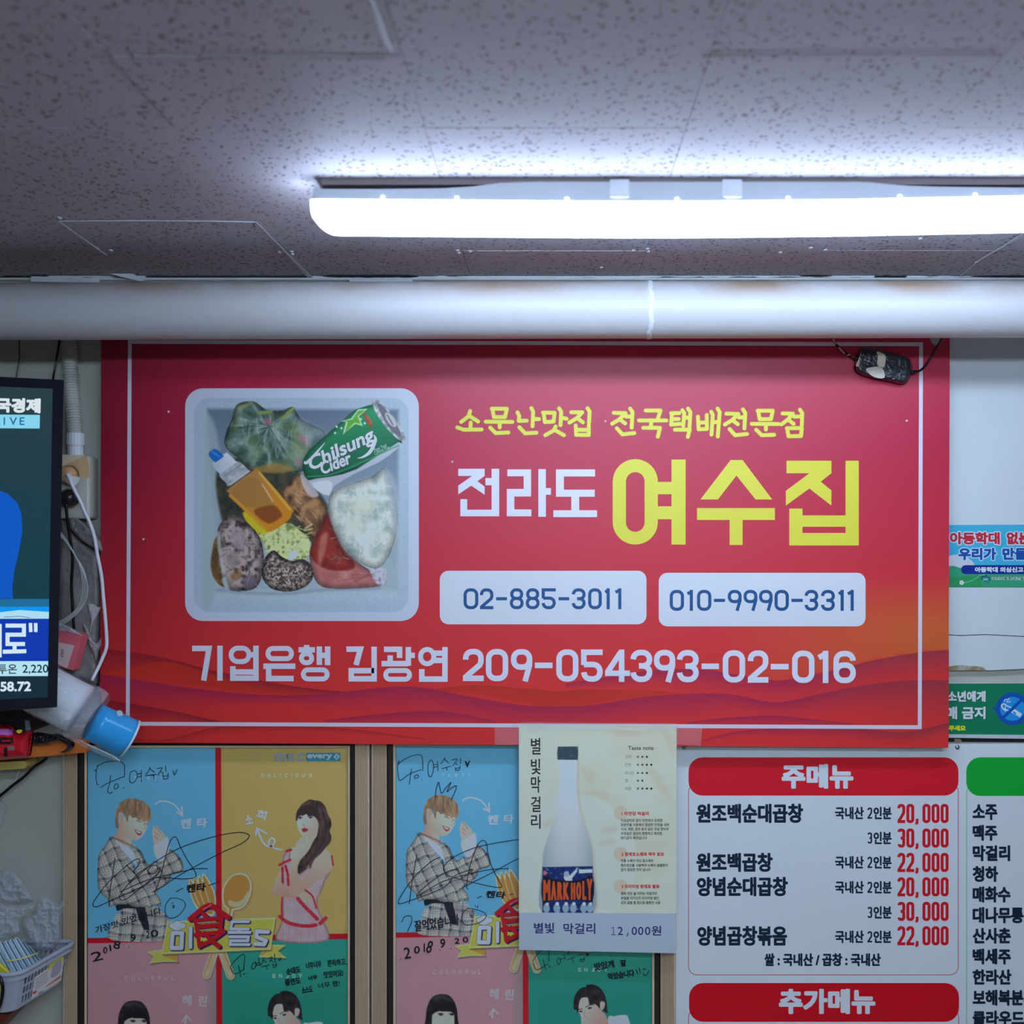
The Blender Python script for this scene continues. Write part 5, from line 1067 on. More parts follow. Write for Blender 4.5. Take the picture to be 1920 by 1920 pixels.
# handwriting
def hand(par, z, strokes, w_, name='signature', extra=None, lab=None):
    fl = Flat(PP, z, KP)
    for st_ in strokes: fl.line(st_, w_, INK, 4 if len(st_) > 2 else 0, cap='round')
    if extra: extra(fl)
    return fl.build(name, M['ink'], par, label=lab)
TO = [[(195, 350), (215, 340), (235, 290)], [(225, 300), (300, 265), (400, 250), (470, 260), (500, 300), (498, 410)], [(218, 340), (214, 420), (224, 475), (238, 492)], [(360, 395), (350, 480), (330, 545), (350, 572), (378, 560)], [(260, 515), (340, 468), (490, 405)], [(408, 478), (394, 515), (412, 530), (438, 505), (430, 480), (406, 480)], [(488, 520), (496, 520)]]
NM = [[(600, 345), (560, 365), (550, 440), (575, 470), (612, 440), (628, 385), (608, 345)], [(632, 378), (668, 372)], [(628, 412), (668, 402)], [(668, 342), (668, 455)], [(755, 312), (738, 355), (708, 388)], [(752, 325), (798, 358)], [(712, 398), (818, 380)], [(770, 392), (792, 392), (795, 428)], [(825, 325), (875, 318), (858, 352), (835, 390)], [(858, 350), (888, 372)], [(910, 298), (914, 355)], [(885, 382), (890, 428), (932, 420), (936, 372)], [(888, 402), (932, 396)], [(985, 350), (1000, 388), (1028, 335)]]
hand(f1, ZA, TO + NM, 7, 'dedication')
hand(f1, ZA, [[(405, 1220), (375, 1420), (352, 1560), (346, 1705)], [(655, 1235), (640, 1290), (590, 1345)], [(590, 1345), (630, 1420), (660, 1480)], [(650, 1228), (600, 1240), (480, 1330), (330, 1470), (215, 1620), (184, 1690), (225, 1706), (330, 1660), (560, 1560), (780, 1440), (858, 1325)],
    [(520, 1290), (600, 1370)], [(830, 1320), (815, 1290), (760, 1305), (735, 1350), (760, 1378), (815, 1360), (832, 1320)], [(735, 1310), (640, 1370), (520, 1500), (452, 1600), (470, 1640), (530, 1620), (660, 1520), (780, 1420), (870, 1340)],
    [(800, 1565), (850, 1440), (900, 1250), (945, 1080), (985, 1015), (1020, 1018), (1060, 1110), (1130, 1240), (1208, 1360), (1200, 1412), (1100, 1428), (960, 1420), (820, 1415)], [(450, 1560), (700, 1450), (860, 1405), (1000, 1372), (1200, 1328), (1330, 1326)],
    [(780, 1560), (900, 1490), (1050, 1390), (1250, 1280), (1480, 1160), (1680, 1068), (1748, 1000), (1700, 968), (1600, 966), (1400, 1004), (1150, 1080), (960, 1165), (800, 1262), (700, 1340), (540, 1480)]], 8, 'signature')
hand(f1, ZA, [[(1018, 1555), (1085, 1520)], [(1350, 1490), (1450, 1455)]], 8, 'signed_name', lambda fl: (fl.text('켄타', 1110, 1475, 1305, 1560, INK, 8, -6, .2)))
hand(f1, ZA, [[(960, 1620), (915, 1680), (906, 1760), (940, 1815), (1000, 1815), (1060, 1775), (1108, 1700), (1092, 1650), (1030, 1622), (958, 1620)], [(972, 1676), (974, 1670)], [(986, 1672), (988, 1668)], [(984, 1690), (1000, 1700), (990, 1720), (982, 1692)]], 7, 'doodle_face')
hand(f1, ZC, [], 8, 'message', lambda fl: fl.text('가장맛 있었습니다', 225, 505, 1050, 590, INK, 3, -17, .15))
def date1(fl):
    for s_, a, b, c, d, r in (('2', 200, 920, 335, 1035, -14), ('0', 345, 865, 395, 945, 5), ('1', 420, 840, 440, 915, -8), ('8', 470, 790, 550, 890, 12), ('9', 670, 715, 735, 800, 5), ('2', 860, 670, 900, 760, 0), ('0', 915, 660, 1005, 745, 0)): fl.text(s_, a, b, c, d, INK, 4, r)
    fl.line([(650, 860), (655, 860)], 9, INK, cap='round'); fl.line([(790, 790), (795, 790)], 9, INK, cap='round')
hand(f1, ZC, [], 8, 'date', date1)
hand(f1, ZD, [[(205, 1105), (250, 1040), (340, 960), (375, 960), (378, 1010), (365, 1130)], [(205, 1105), (260, 1190), (375, 1130)], [(300, 1090), (320, 1150), (330, 1225)], [(365, 1185), (375, 1190), (368, 1196)], [(400, 1185), (405, 1185)],
    [(510, 1040), (470, 1070), (465, 1120), (490, 1130), (515, 1080), (505, 1045)], [(505, 1070), (555, 1050)], [(505, 1095), (555, 1075)], [(545, 990), (560, 1090)], [(605, 1000), (590, 1050), (570, 1080)], [(600, 1020), (640, 1050)], [(580, 1105), (680, 1080)], [(635, 1090), (652, 1135)], [(665, 1000), (710, 985), (680, 1045)], [(690, 1020), (715, 1045)], [(735, 950), (745, 1050)], [(715, 1065), (722, 1110), (760, 1095), (755, 1060)], [(720, 1085), (755, 1078)], [(785, 1010), (800, 1030), (812, 990)]], 9, 'dedication')
hand(f1, ZD, [], 8, 'message', lambda fl: (fl.text('순대도', 875, 1105, 1050, 1190, INK, 6, -12), fl.text('너무너무', 1110, 1040, 1300, 1120, INK, 5, -8), fl.text('쫀득하고,', 1370, 1010, 1600, 1095, INK, 5, -7), fl.text('쫄면도', 860, 1240, 1050, 1320, INK, 6, -8), fl.text('너무', 1140, 1205, 1250, 1262, INK, 5, -8), fl.text('맛있어요!', 1325, 1145, 1560, 1230, INK, 5, -7), fl.text('소스도', 1060, 1340, 1195, 1410, INK, 6, -8), fl.text('너무 짱!', 1260, 1280, 1520, 1350, (60, 80, 76), 3, -8)))
Z2 = Z(700, 1380, 300 / 1920); Z3 = Z(700, 1640, 280 / 1920); Z4 = Z(960, 1760, 330 / 1920)
hand(f2, Z2, [[(295, 345), (300, 300), (318, 318), (296, 345)], [(300, 330), (380, 275), (470, 235), (560, 225), (590, 270), (595, 415)], [(290, 345), (300, 460), (325, 530), (440, 450), (575, 400)], [(460, 395), (445, 480), (435, 578)], [(515, 465), (495, 490), (510, 505), (545, 485), (535, 465), (512, 468)], [(578, 520), (582, 520)],
    [(690, 285), (658, 340), (660, 450), (688, 490), (718, 430), (722, 330), (700, 285)], [(725, 345), (775, 335)], [(725, 375), (778, 362)], [(772, 305), (778, 415)], [(858, 258), (838, 300), (808, 330)], [(855, 275), (908, 325)], [(822, 390), (930, 360)], [(880, 375), (888, 410)], [(945, 285), (1005, 275), (980, 325), (952, 355)], [(985, 325), (1010, 345)], [(1048, 265), (1045, 330)], [(985, 375), (990, 410), (1035, 400), (1040, 355)], [(990, 388), (1035, 378)]], 8, 'dedication',
    lambda fl: fl.poly([(1095, 300), (1115, 300), (1130, 330), (1150, 295), (1165, 295), (1128, 382)], INK))
hand(f2, Z2, [[(745, 745), (755, 640), (782, 552), (800, 620), (822, 685), (870, 620), (932, 555), (905, 615), (888, 665), (940, 620), (998, 598), (975, 680), (932, 772)]], 9, 'doodle_crown')
hand(f2, Z2, [[(525, 1415), (500, 1560), (465, 1760), (440, 1960), (430, 2010)], [(800, 1455), (700, 1500), (520, 1660), (400, 1810), (330, 1920)], [(1745, 1240), (1600, 1260), (1400, 1295), (1200, 1345), (1000, 1430), (880, 1520), (840, 1590), (880, 1660), (950, 1690)], [(1025, 1640), (1020, 1610), (960, 1605), (840, 1650), (700, 1740), (560, 1860), (520, 1920)], [(950, 1690), (1050, 1640), (1180, 1600), (1185, 1610), (1100, 1680)], [(1135, 1835), (1120, 1790), (1150, 1600), (1210, 1400), (1260, 1290), (1320, 1250), (1360, 1290), (1375, 1400), (1420, 1560), (1500, 1720), (1540, 1800), (1500, 1815), (1350, 1790), (1100, 1730), (980, 1700)], [(540, 1910), (800, 1760), (1000, 1690), (1200, 1640), (1400, 1600), (1600, 1588), (1615, 1595)], [(1030, 1840), (1200, 1750), (1400, 1650), (1600, 1540), (1745, 1465)], [(830, 1480), (850, 1600), (880, 1690)], [(330, 1920), (300, 1990), (330, 2010), (420, 1980), (700, 1880), (880, 1790), (950, 1700)]], 9, 'signature')
hand(f2, Z3, [[(1335, 298), (1390, 272)], [(1752, 258), (1800, 240)], [(1215, 432), (1150, 490), (1140, 580), (1170, 635), (1230, 642), (1330, 625), (1430, 570), (1448, 510), (1400, 470), (1300, 440), (1212, 430)], [(1310, 395), (1318, 410)], [(1345, 395), (1340, 428)], [(1240, 488), (1242, 492)], [(1262, 484), (1264, 488)], [(1245, 510), (1275, 520), (1260, 548), (1246, 512)]], 9, 'doodle_face', lambda fl: fl.text('켄타', 1440, 205, 1690, 300, INK, 9, 4, .2))
hand(f2, Z3, [[(365, 610), (400, 540), (470, 525), (500, 560), (480, 640), (440, 725)]], 9, 'message', lambda fl: fl.text('잘먹었습니다', 520, 545, 1100, 690, INK, 6, -9, .1))
def date2(fl):
    for s_, a, b, c, d, r in (('2', 395, 930, 480, 1075, -6), ('0', 525, 915, 600, 1010, 5), ('1', 650, 880, 665, 990, 0), ('8', 690, 845, 760, 1005, 16), ('9', 860, 820, 925, 940, 3), ('2', 1045, 810, 1110, 885, 0), ('0', 1150, 795, 1222, 870, 0)): fl.text(s_, a, b, c, d, INK, 5, r)
    for x, y in ((855, 965), (998, 948), (352, 1080)): fl.line([(x, y), (x + 5, y)], 11, INK, cap='round')
hand(f2, Z3, [], 8, 'date', date2)
hand(f2, Z4, [[(225, 245), (270, 175), (340, 100)], [(405, 100), (402, 240)], [(230, 265), (275, 335), (400, 265)], [(340, 230), (370, 335)], [(405, 290), (415, 305), (402, 310)], [(435, 310), (440, 310)], [(510, 200), (490, 240), (505, 278), (530, 250), (520, 205)], [(530, 220), (578, 205)], [(570, 170), (580, 225)], [(600, 225), (690, 195)], [(655, 205), (670, 250)], [(620, 130), (615, 175)], [(715, 180), (775, 165)], [(745, 215), (755, 245), (790, 235), (785, 195)], [(750, 225), (788, 215)]], 7, 'dedication', lambda fl: fl.poly([(800, 155), (830, 160), (850, 150), (820, 195)], INK))
hand(f2, Z4, [[(1352, 330), (1372, 385)], [(1388, 315), (1398, 375)], [(1430, 370), (1450, 398), (1475, 380), (1490, 345)], [(1432, 322), (1440, 338)], [(1448, 320), (1455, 334)]], 8, 'message', lambda fl: (fl.text('맛있게', 895, 245, 1115, 330, INK, 6, -10), fl.text('잘', 1180, 225, 1245, 300, INK, 6, -5), fl.text('먹었습니다', 1045, 350, 1335, 430, INK, 6, -9)))

# ================================================================ the rice-wine sheet and its price strip
AP = Plane(.0385); W1 = Z(960, 1340, 330 / 1377)
ad = thing('advert_sheet', 'paper advert showing a frosted rice wine bottle taped under the red banner', 'poster', P(1121, 1712, .0385))
q = MB(); q.prism([(974, 1359), (1269, 1361), (1266.5, 1713), (973, 1711)], .0378, .0384); q.build('sheet', M['house'], ad)
cv = Canvas(973, 1359.5, 1268.5, 1712.5, 1.2); cv.z = W1; cv.im[:] = np.array([212, 207, 198]) / 255
Xn = nz((200, 196, 180), (214, 212, 204), 60, 131, 2.0, (.7, 1.4)); cv.poly([(420, 60), (1300, 60), (1300, 1100), (700, 1100), (500, 500)], Xn, 70, .7)
for p in ([(560, 420), (650, 470), (620, 540), (570, 500)], [(520, 640), (640, 590), (760, 640), (640, 660)], [(1030, 380), (1150, 470), (1230, 640), (1100, 520)], [(780, 120), (900, 100), (1000, 160), (860, 170)], [(1180, 120), (1280, 200), (1270, 330), (1200, 220)]): cv.poly(p, (184, 178, 156), 14, .45)
cv.ell(510, 1140, 470, 520, (214, 214, 210), 2, .75); cv.ell(510, 1140, 470, 520, (214, 206, 200), 40, .3)
for a, b in ((850, 770), (850, 1090), (850, 1345)): cv.ell(a, b, 54, 56, (206, 184, 164), 1.2, .75)
for i, (a, b) in enumerate(((760, 900), (740, 1000), (300, 850), (450, 760))): cv.ell(a, b, 70, 26, (196, 180, 172), 12, .5, -12)
bot = [(372, 345), (500, 345), (506, 560), (520, 700), (552, 830), (598, 950), (624, 1050), (632, 1160), (633, 1560), (238, 1560), (240, 1150), (256, 1040), (300, 900), (344, 780), (362, 640), (368, 500)]
cv.poly([(x + 14, y + 6) for x, y in bot], (150, 160, 160), 8, .5)
def glassc(X, Y):
    u = (X - (960 + 437 * .2397)) / 48; c = mixc((200, 216, 226), (160, 184, 196))(np.clip(np.abs(u) ** 2.2, 0, 1)); t = np.clip((Y - 1500) / 130, 0, 1)[..., None]; return c * (1 - .10 * t)
cv.poly(bot, glassc, 1.2); cv.poly([(385, 360), (490, 360), (500, 655), (378, 655)], (180, 206, 226), 3, .7, 0)
cv.poly([(357, 258), (380, 250), (500, 250), (517, 258), (516, 345), (498, 354), (376, 352), (356, 345)], nz((40, 62, 76), (66, 92, 106), 2, 141), 1.2, 1, 2)
cv.poly([(239, 1192), (632, 1186), (632, 1560), (239, 1560)], nz((22, 38, 92), (30, 58, 124), 6, 151), 1, 1, 0)
for i in range(26):
    a = random.choice([random.uniform(250, 620)]); b = random.choice([random.uniform(1200, 1290), random.uniform(1470, 1550)]); cv.ell(a, b, random.uniform(3, 14), random.uniform(3, 9), random.choice([(150, 186, 206), (90, 110, 170), (200, 120, 130)]), 1, .8)
cv.poly([(410, 1235), (440, 1225), (450, 1260), (505, 1205), (512, 1225), (470, 1280), (475, 1310), (425, 1310), (405, 1280)], (196, 214, 222), 1, 1, 1); cv.ell(425, 1248, 20, 22, (150, 176, 200), 1)
cv.poly([(524, 1212), (630, 1208), (630, 1236), (524, 1242)], (206, 216, 222), 1, 1, 0); cv.ell(258, 1238, 14, 18, (206, 110, 130), 1)
for a in (270, 350, 420, 480, 560, 610): cv.ell(a, 1515, 26, 36, (150, 180, 204), 1, .9); cv.ell(a + 4, 1480, 14, 14, (196, 212, 224), 1)
cv.poly([(240, 1270), (330, 1290), (437, 1300), (540, 1290), (632, 1262), (632, 1460), (540, 1450), (437, 1452), (330, 1452), (240, 1465)], (24, 28, 48), 1, 1, 3)
fl = Flat(AP, None); AI = cv.albedo(.88); cut_raster(fl, cv, AI, np.ones(cv.X.shape, bool)); fl.build('printed_picture', M['paper'], ad)
fl = Flat(AP, W1, .88)
OR_ = (226, 84, 44)
for ch, x0, x1, y0, y1 in (('M', 244, 300, 1292, 1455), ('A', 304, 348, 1302, 1452), ('R', 354, 396, 1308, 1450), ('K', 400, 446, 1312, 1448), ('H', 460, 496, 1314, 1448), ('O', 502, 542, 1308, 1448), ('L', 550, 582, 1300, 1450), ('Y', 584, 630, 1284, 1452)): fl.text(ch, x0, y0, x1, y1, OR_, 11)
fl.build('bottle_lettering', M['paper'], ad, label='orange condensed lettering on the bottle label')
fl = Flat(AP, W1, .88); DK = (44, 44, 52)
for ch, y0, y1 in (('별', 182, 312), ('빛', 345, 468), ('막', 482, 610), ('걸', 640, 762), ('리', 778, 892)): fl.text(ch, 148, y0, 224, y1, DK, 3)
fl.build('title_lettering', M['paper'], ad)
fl = Flat(AP, W1, .88); fl.rrect(803, 182, 1217, 650, 36, (224, 228, 222), ring=3); fl.text('Taste note', 908, 245, 1108, 276, (70, 70, 74), 1.5)
for a, b in ((868, 902), (1114, 1150)): fl.line([(a, 262), (b, 262)], 1.5, (160, 160, 150))
for y, s_, n in ((330, '산미', 3), (392, '단맛', 4), (456, '바디감', 3), (516, '향', 2), (578, '여운', 4)):
    fl.text(s_, 884, y - 13, 884 + (24 if len(s_) == 1 else 48 if len(s_) == 2 else 70), y + 13, (110, 108, 100), 0)
    for i in range(n): fl.ell(985 + 35 * i, y, 8.5, 8.5, [(120, 104, 70), (80, 78, 60), (50, 52, 50), (20, 26, 34)][i], n=12)
fl.build('tasting_table', M['paper'], ad)
for y, s_, x1 in ((758, '1 자연당 막걸리', 1070), (1076, '2 정제효소제와 맥주 효모', 1190), (1328, '3 프리미엄 원재료 활용', 1154)):
    fl = Flat(AP, W1, .88); fl.text(s_, 856, y, x1, y + 31, (196, 56, 66), 2.5); fl.build('section_heading', M['paper'], ad)
for y, s_, x1 in ((815, '인공감미료 없이 자연에서 유래한', 1178), (849, '당분만을 이용해서 깔끔한 단맛을 내며', 1228), (883, '사과, 메론, 참외 등과 같은 과일 향미와', 1226), (917, '우유같은 질감의 튼튼하고 묵직한', 1176), (951, '바디감이 특징입니다', 1056), (1130, '전통 누룩이 아닌 효소제와', 1106), (1166, '맥주효모를 사용하여 누룩의 쿰쿰함이', 1218), (1200, '없이 깔끔한 맛이 납니다', 1086), (1386, '쌀로 만든 술 이라는 막걸리의', 1132), (1422, '본질을 지키고자 프리미엄 쌀인', 1148), (1458, '김포 금쌀 중 참드림 품종만 사용', 1160)):
    fl = Flat(AP, W1, .88); fl.text(s_, 852, y, x1, y + 25, (78, 80, 74), 1.2); fl.build('small_lettering', M['paper'], ad)
q = MB(); TPm = mat('clear_tape', base=(.9, .92, .95), rough=.12, alpha=.16, spec=.8)
for pts in ([(927, 1365), (976, 1361), (976, 1396), (928, 1397)], [(1266, 1361), (1317, 1366), (1314, 1398), (1266, 1396)], [(976, 1354), (1268, 1356), (1268, 1372), (976, 1370)]):
    q = MB(); n = 14; vs = []; a, b, c, d = [np.array(p, float) for p in pts]
    for j in range(6):
        for i in range(n): u, v = i / (n - 1), j / 5; e = (a * (1 - u) + b * u) * (1 - v) + (d * (1 - u) + c * u) * v; vs.append(P(e[0], e[1], .0396 + random.uniform(0, .0009)))
    q.add(vs, [(j * n + i, j * n + i + 1, (j + 1) * n + i + 1, (j + 1) * n + i) for j in range(5) for i in range(n - 1)]); q.build('tape', TPm, ad)
st_t = thing('price_strip', 'white paper price strip pasted over the foot of the bottle advert', 'paper', P(1121, 1786, .040))
q = MB(); q.prism([(973.5, 1711), (1266, 1713), (1267, 1787.5), (1200, 1786), (973, 1781)], .0386, .0394); q.build('strip', M['house'], st_t)
SPn = Plane(.0395); fl = Flat(SPn, W1, .85); NB = (40, 50, 110)
fl.text('별빛', 172, 1628, 332, 1712, NB, 3.5); fl.text('막걸리', 402, 1632, 652, 1716, NB, 3.5); fl.build('name_lettering', M['paper'], st_t); fl = Flat(SPn, W1, .85); fl.text('원', 1092, 1652, 1168, 1728, NB, 3.5)
for ch, x in zip('12,000', (776, 826, 890, 936, 986, 1040)):
    if ch == ',': fl.line([(906, 1706), (906, 1722), (896, 1736)], 7, NB)
    elif ch == '1': fl.line([(794, 1660), (794, 1722)], 5, NB); fl.line([(776, 1722), (812, 1722)], 5, NB); fl.line([(778, 1672), (794, 1662)], 5, NB)
    else: fl.text(ch, x, 1660, x + 42, 1724, NB, 2)
fl.build('price_lettering', M['paper'], st_t)

# ================================================================ stickers on the wall panels at the right
R1 = Z(1770, 960, 150 / 1920); R2 = Z(1770, 1240, 150 / 1600)
s1 = thing('awareness_sticker', 'blue and green child protection sticker on the wall beside the red banner', 'sticker', P(1850, 1101, .011))
q = MB(); q.prism(R1([(60, 310), (3300, 296), (3300, 1810), (60, 1806)]), .0100, .0108); q.build('sheet', M['house'], s1)
T1_ = Plane(.0108); fl = Flat(T1_, R1, .95)
fl.quad([(60, 310), (3300, 296), (3300, 1300), (60, 1300)], lambda x, y: alb((58, 168, 216), .95) * (1 - .0) , 2, 2)
fl.poly([(60, 1290), (200, 1290), (420, 1340), (700, 1300), (3300, 1240), (3300, 1810), (60, 1806)], (44, 150, 118)); fl.poly([(60, 1100), (180, 1040), (330, 1030), (560, 1090), (690, 1200), (720, 1300), (420, 1345), (240, 1290), (60, 1290)], (182, 196, 222), 3)
fl.poly([(60, 1600), (400, 1560), (900, 1500), (900, 1806), (60, 1806)], (40, 142, 90)); fl.line([(480, 1700), (640, 1660), (780, 1580), (900, 1510), (1400, 1440)], 18, (90, 190, 160), 4)
for a in range(5): fl.ell(424 + 34 * math.cos(a * 1.257), 1695 + 34 * math.sin(a * 1.257), 26, 26, (206, 222, 214), n=12)
fl.build('printed_ground', M['print'], s1)
for s_, a, b, c, d, col, wh in (('아동학대', 140, 480, 1340, 780, (176, 40, 62), (196, 206, 230)), ('없는', 1500, 478, 2080, 780, (176, 40, 62), (196, 206, 230)), ('우리가', 345, 858, 1255, 1155, (20, 74, 160), (170, 206, 240)), ('만들', 1400, 855, 2000, 1150, (20, 74, 160), (170, 206, 240))):
    fl = Flat(T1_, R1, .95); fl.text(s_, a - 22, b - 22, c + 22, d + 22, wh, 76); fl.text(s_, a, b, c, d, col, 32); fl.build('slogan_lettering', M['print'], s1)
fl = Flat(T1_, R1, .95); fl.poly(stad(410, 1275, 3000, 1490), (12, 38, 140)); fl.build('blue_band', M['print'], s1)
fl = Flat(T1_, R1, .95); fl.text('아동학대 의심신고', 740, 1318, 1905, 1448, (206, 218, 242), 14); fl.build('report_lettering', M['print'], s1)
fl = Flat(T1_, R1, .95); fl.text('국민아동학대근절협', 1140, 1555, 2010, 1640, (180, 214, 216), 26); fl.text('국민아동학대근절협', 1146, 1558, 2004, 1636, (24, 60, 70), 5); fl.build('society_lettering', M['print'], s1)
fl = Flat(T1_, R1, .95); fl.ell(1003, 1530, 22, 22, (20, 50, 110)); fl.line([(915, 1640), (905, 1590), (930, 1550), (975, 1560), (1000, 1590), (1040, 1558), (1085, 1575), (1095, 1630), (1060, 1690), (1020, 1712)], [10, 26, 28, 26, 18, 22, 24, 20, 14, 6], (20, 60, 120), 4); fl.ell(996, 1630, 50, 44, (130, 190, 216)); fl.line([(960, 1640), (995, 1665), (1035, 1640)], 22, (20, 50, 90), 3); fl.ell(990, 1615, 12, 12, (20, 50, 90))
fl.build('emblem', M['print'], s1)
s2 = thing('tobacco_sticker', 'green no cigarette sale notice with blue round sign, low beside the banner', 'sticker', P(1850, 1378, .004))
q = MB(); q.prism(R2([(-160, 440), (3300, 425), (3300, 1488), (-160, 1476)]), .0005, .0035); q.build('sheet', M['house'], s2)
T2_ = Plane(.0035); fl = Flat(T2_, R2, .85); fl.poly([(-160, 446), (3300, 435), (3300, 1480), (-160, 1474)], (8, 112, 84)); fl.build('printed_ground', M['print'], s2)
for s_, a, b, c, d, bd in (('청소년에게', -130, 592, 832, 812, 20), ('매 금지', 40, 905, 832, 1158, 24)):
    fl = Flat(T2_, R2, .85); fl.text(s_, a + 10, b + 10, c + 10, d + 12, (10, 50, 44), bd + 4); fl.text(s_, a, b, c, d, (186, 202, 220), bd); fl.build('notice_lettering', M['print'], s2)
fl = Flat(T2_, R2, .85); fl.text('주세요', 95, 1280, 436, 1392, (232, 214, 34), 16); fl.build('request_lettering', M['print'], s2)
fl = Flat(T2_, R2, .85); fl.poly([(950, 945), (1050, 895), (1060, 1000)], (14, 72, 172)); fl.ell(1370, 948, 330, 330, (14, 72, 172)); fl.ell(1370, 950, 250, 240, (24, 134, 214)); 
fl.line([(1240, 1000), (1170, 930), (1155, 880), (1200, 850), (1240, 880), (1350, 930)], 24, (190, 214, 236), 3); fl.line([(1200, 950), (1300, 990)], 22, (190, 214, 236)); fl.line([(1225, 900), (1225, 970)], 16, (190, 214, 236)); fl.poly([(1410, 955), (1560, 1050), (1520, 1120), (1340, 1020)], (200, 216, 232)); fl.line([(1380, 1010), (1440, 1050)], 34, (24, 134, 214))
fl.line([(1200, 800), (1230, 760), (1280, 770), (1310, 740)], 16, (180, 208, 232), 3); fl.line([(1250, 830), (1270, 800), (1310, 820), (1330, 790)], 16, (180, 208, 232), 3); fl.line([(1160, 1150), (1560, 760)], 60, (14, 72, 172))
fl.build('no_smoking_symbol', M['print'], s2)

# ================================================================ power adapter hanging on its cord
A1 = Z(1500, 600, .15625)
def sdist(pts, X, Y):
    ins = np.zeros(X.shape, bool); d = np.full(X.shape, 1e6); n = len(pts)
    for i in range(n):
        (x1, y1), (x2, y2) = pts[i][:2], pts[(i + 1) % n][:2]
        if y1 != y2: ins ^= ((Y < y1) != (Y < y2)) & (X < (x2 - x1) * (Y - y1) / (y2 - y1) + x1)
        dx, dy = x2 - x1, y2 - y1; t = np.clip(((X - x1) * dx + (Y - y1) * dy) / (dx * dx + dy * dy + 1e-9), 0, 1)
        d = np.minimum(d, np.hypot(X - x1 - t * dx, Y - y1 - t * dy))
    return np.where(ins, d, -d)
def pillow(name, outline, d0, depth, R, m, parent=None, col=None, step=1.5, amp=0.0, nsc=10, seed=1, power=.5, k=.7, back=True, smooth=True, fn=fbm, tilt=(0, 0), **kw):
    """a soft or rounded body: outline seen in the photo, swelling towards the viewer by depth"""
    pts = cr(outline, 4, True); a = np.array(pts); x0, y0 = a.min(0); x1, y1 = a.max(0)
    nx_ = int((x1 - x0) / step) + 2; ny_ = int((y1 - y0) / step) + 2; X, Y = np.meshgrid(np.linspace(x0, x1, nx_), np.linspace(y0, y1, ny_))
    sd = sdist(pts, X, Y); t = np.clip(sd / R, 0, 1); hgt = (1 - (1 - t) ** 2) ** power
    nn = (fn(X, Y, nsc, seed) - .5) * 2 * amp; dd = d0 + depth * hgt + nn * t + (X - x0) * tilt[0] + (Y - y0) * tilt[1]
    keep = sd > -step * .2; K4 = keep[:-1, :-1] & keep[1:, :-1] & keep[:-1, 1:] & keep[1:, 1:]
    used = np.zeros_like(keep); used[:-1, :-1] |= K4; used[1:, :-1] |= K4; used[:-1, 1:] |= K4; used[1:, 1:] |= K4
    idx = -np.ones(keep.shape, int); idx[used] = np.arange(used.sum()); q = MB()
    c = col(X, Y) if callable(col) else np.broadcast_to(alb(col if col is not None else (200, 200, 200), k), X.shape + (3,))
    v = []; cc = []
    for x, y, d, c_ in zip(X[used], Y[used], dd[used], c[used]): v.append(P(x, y, d)); cc.append(tuple(c_))
    jj, ii = np.nonzero(K4); f = list(zip(idx[jj, ii].tolist(), idx[jj + 1, ii].tolist(), idx[jj + 1, ii + 1].tolist(), idx[jj, ii + 1].tolist()))
    if back:
        n = len(v); v += [(p[0], -(d0 + (x - x0) * tilt[0] + (y - y0) * tilt[1]) + .0005, p[2]) for p, x, y in zip(v[:n], X[used], Y[used])]; cc += cc[:n]
        cnt = {}
        for fa in f:
            for a_, b_ in zip(fa, fa[1:] + fa[:1]): cnt[(a_, b_)] = 1
        rim = [(a_, b_) for a_, b_ in cnt if (b_, a_) not in cnt]; f += [tuple(i + n for i in fa[::-1]) for fa in f] + [(b_, a_, a_ + n, b_ + n) for a_, b_ in rim]
    q.v, q.f, q.c = v, f, cc; return q.build(name, m, parent, smooth=smooth, **kw)
ap = thing('power_adapter', 'black oval power adapter with flaked white paint hanging over the banner corner', 'adapter', P(1655, 720, .04))
AO = [(668, 520), (676, 440), (720, 358), (800, 320), (900, 335), (1100, 385), (1290, 445), (1345, 520), (1338, 630), (1300, 735), (1230, 772), (1100, 745), (900, 705), (740, 660), (672, 600)]
pillow('casing', A1(AO), .0375, .024, 8, M['gloss'], ap, (34, 40, 52), 1.0, k=1.0, amp=.0004, nsc=4)
def patch(z, pts, d, name, par, col, k=1.0, m='flat', th=.0006, sm=3):
    q = MB(); q.prism(cr(z(pts), sm, True) if sm else z(pts), d, d + th, tuple(alb(col, k))); return q.build(name, M[m], par)
patch(A1, [(700, 480), (735, 400), (770, 430), (790, 450), (760, 480), (770, 540), (740, 530), (720, 560), (670, 550)], .0605, 'paint_flake', ap, (196, 180, 160))
patch(A1, [(920, 380), (970, 390), (1020, 420), (1028, 480), (1010, 560), (960, 575), (925, 520), (935, 440)], .0613, 'paint_flake', ap, (190, 192, 186))
patch(A1, [(790, 590), (870, 565), (940, 560), (1000, 590), (1015, 690), (930, 695), (850, 660)], .0613, 'paint_flake', ap, (184, 190, 190))
for a in ([(790, 480), (830, 500), (826, 508)], [(800, 445), (832, 452), (830, 458)], [(850, 500), (868, 515), (860, 520)], [(735, 545), (728, 600), (722, 600)], [(1100, 710), (1132, 698), (1130, 706)]): patch(A1, a, .0612, 'paint_flake', ap, (200, 200, 200), sm=0)
patch(A1, [(1120, 610), (1160, 590), (1250, 600), (1290, 620), (1250, 640), (1150, 635)], .0612, 'badge_recess', ap, (14, 14, 20), th=.0003); patch(A1, [(1100, 680), (1250, 672), (1270, 685), (1240, 700), (1110, 700)], .0612, 'badge_recess', ap, (14, 14, 20), th=.0003)
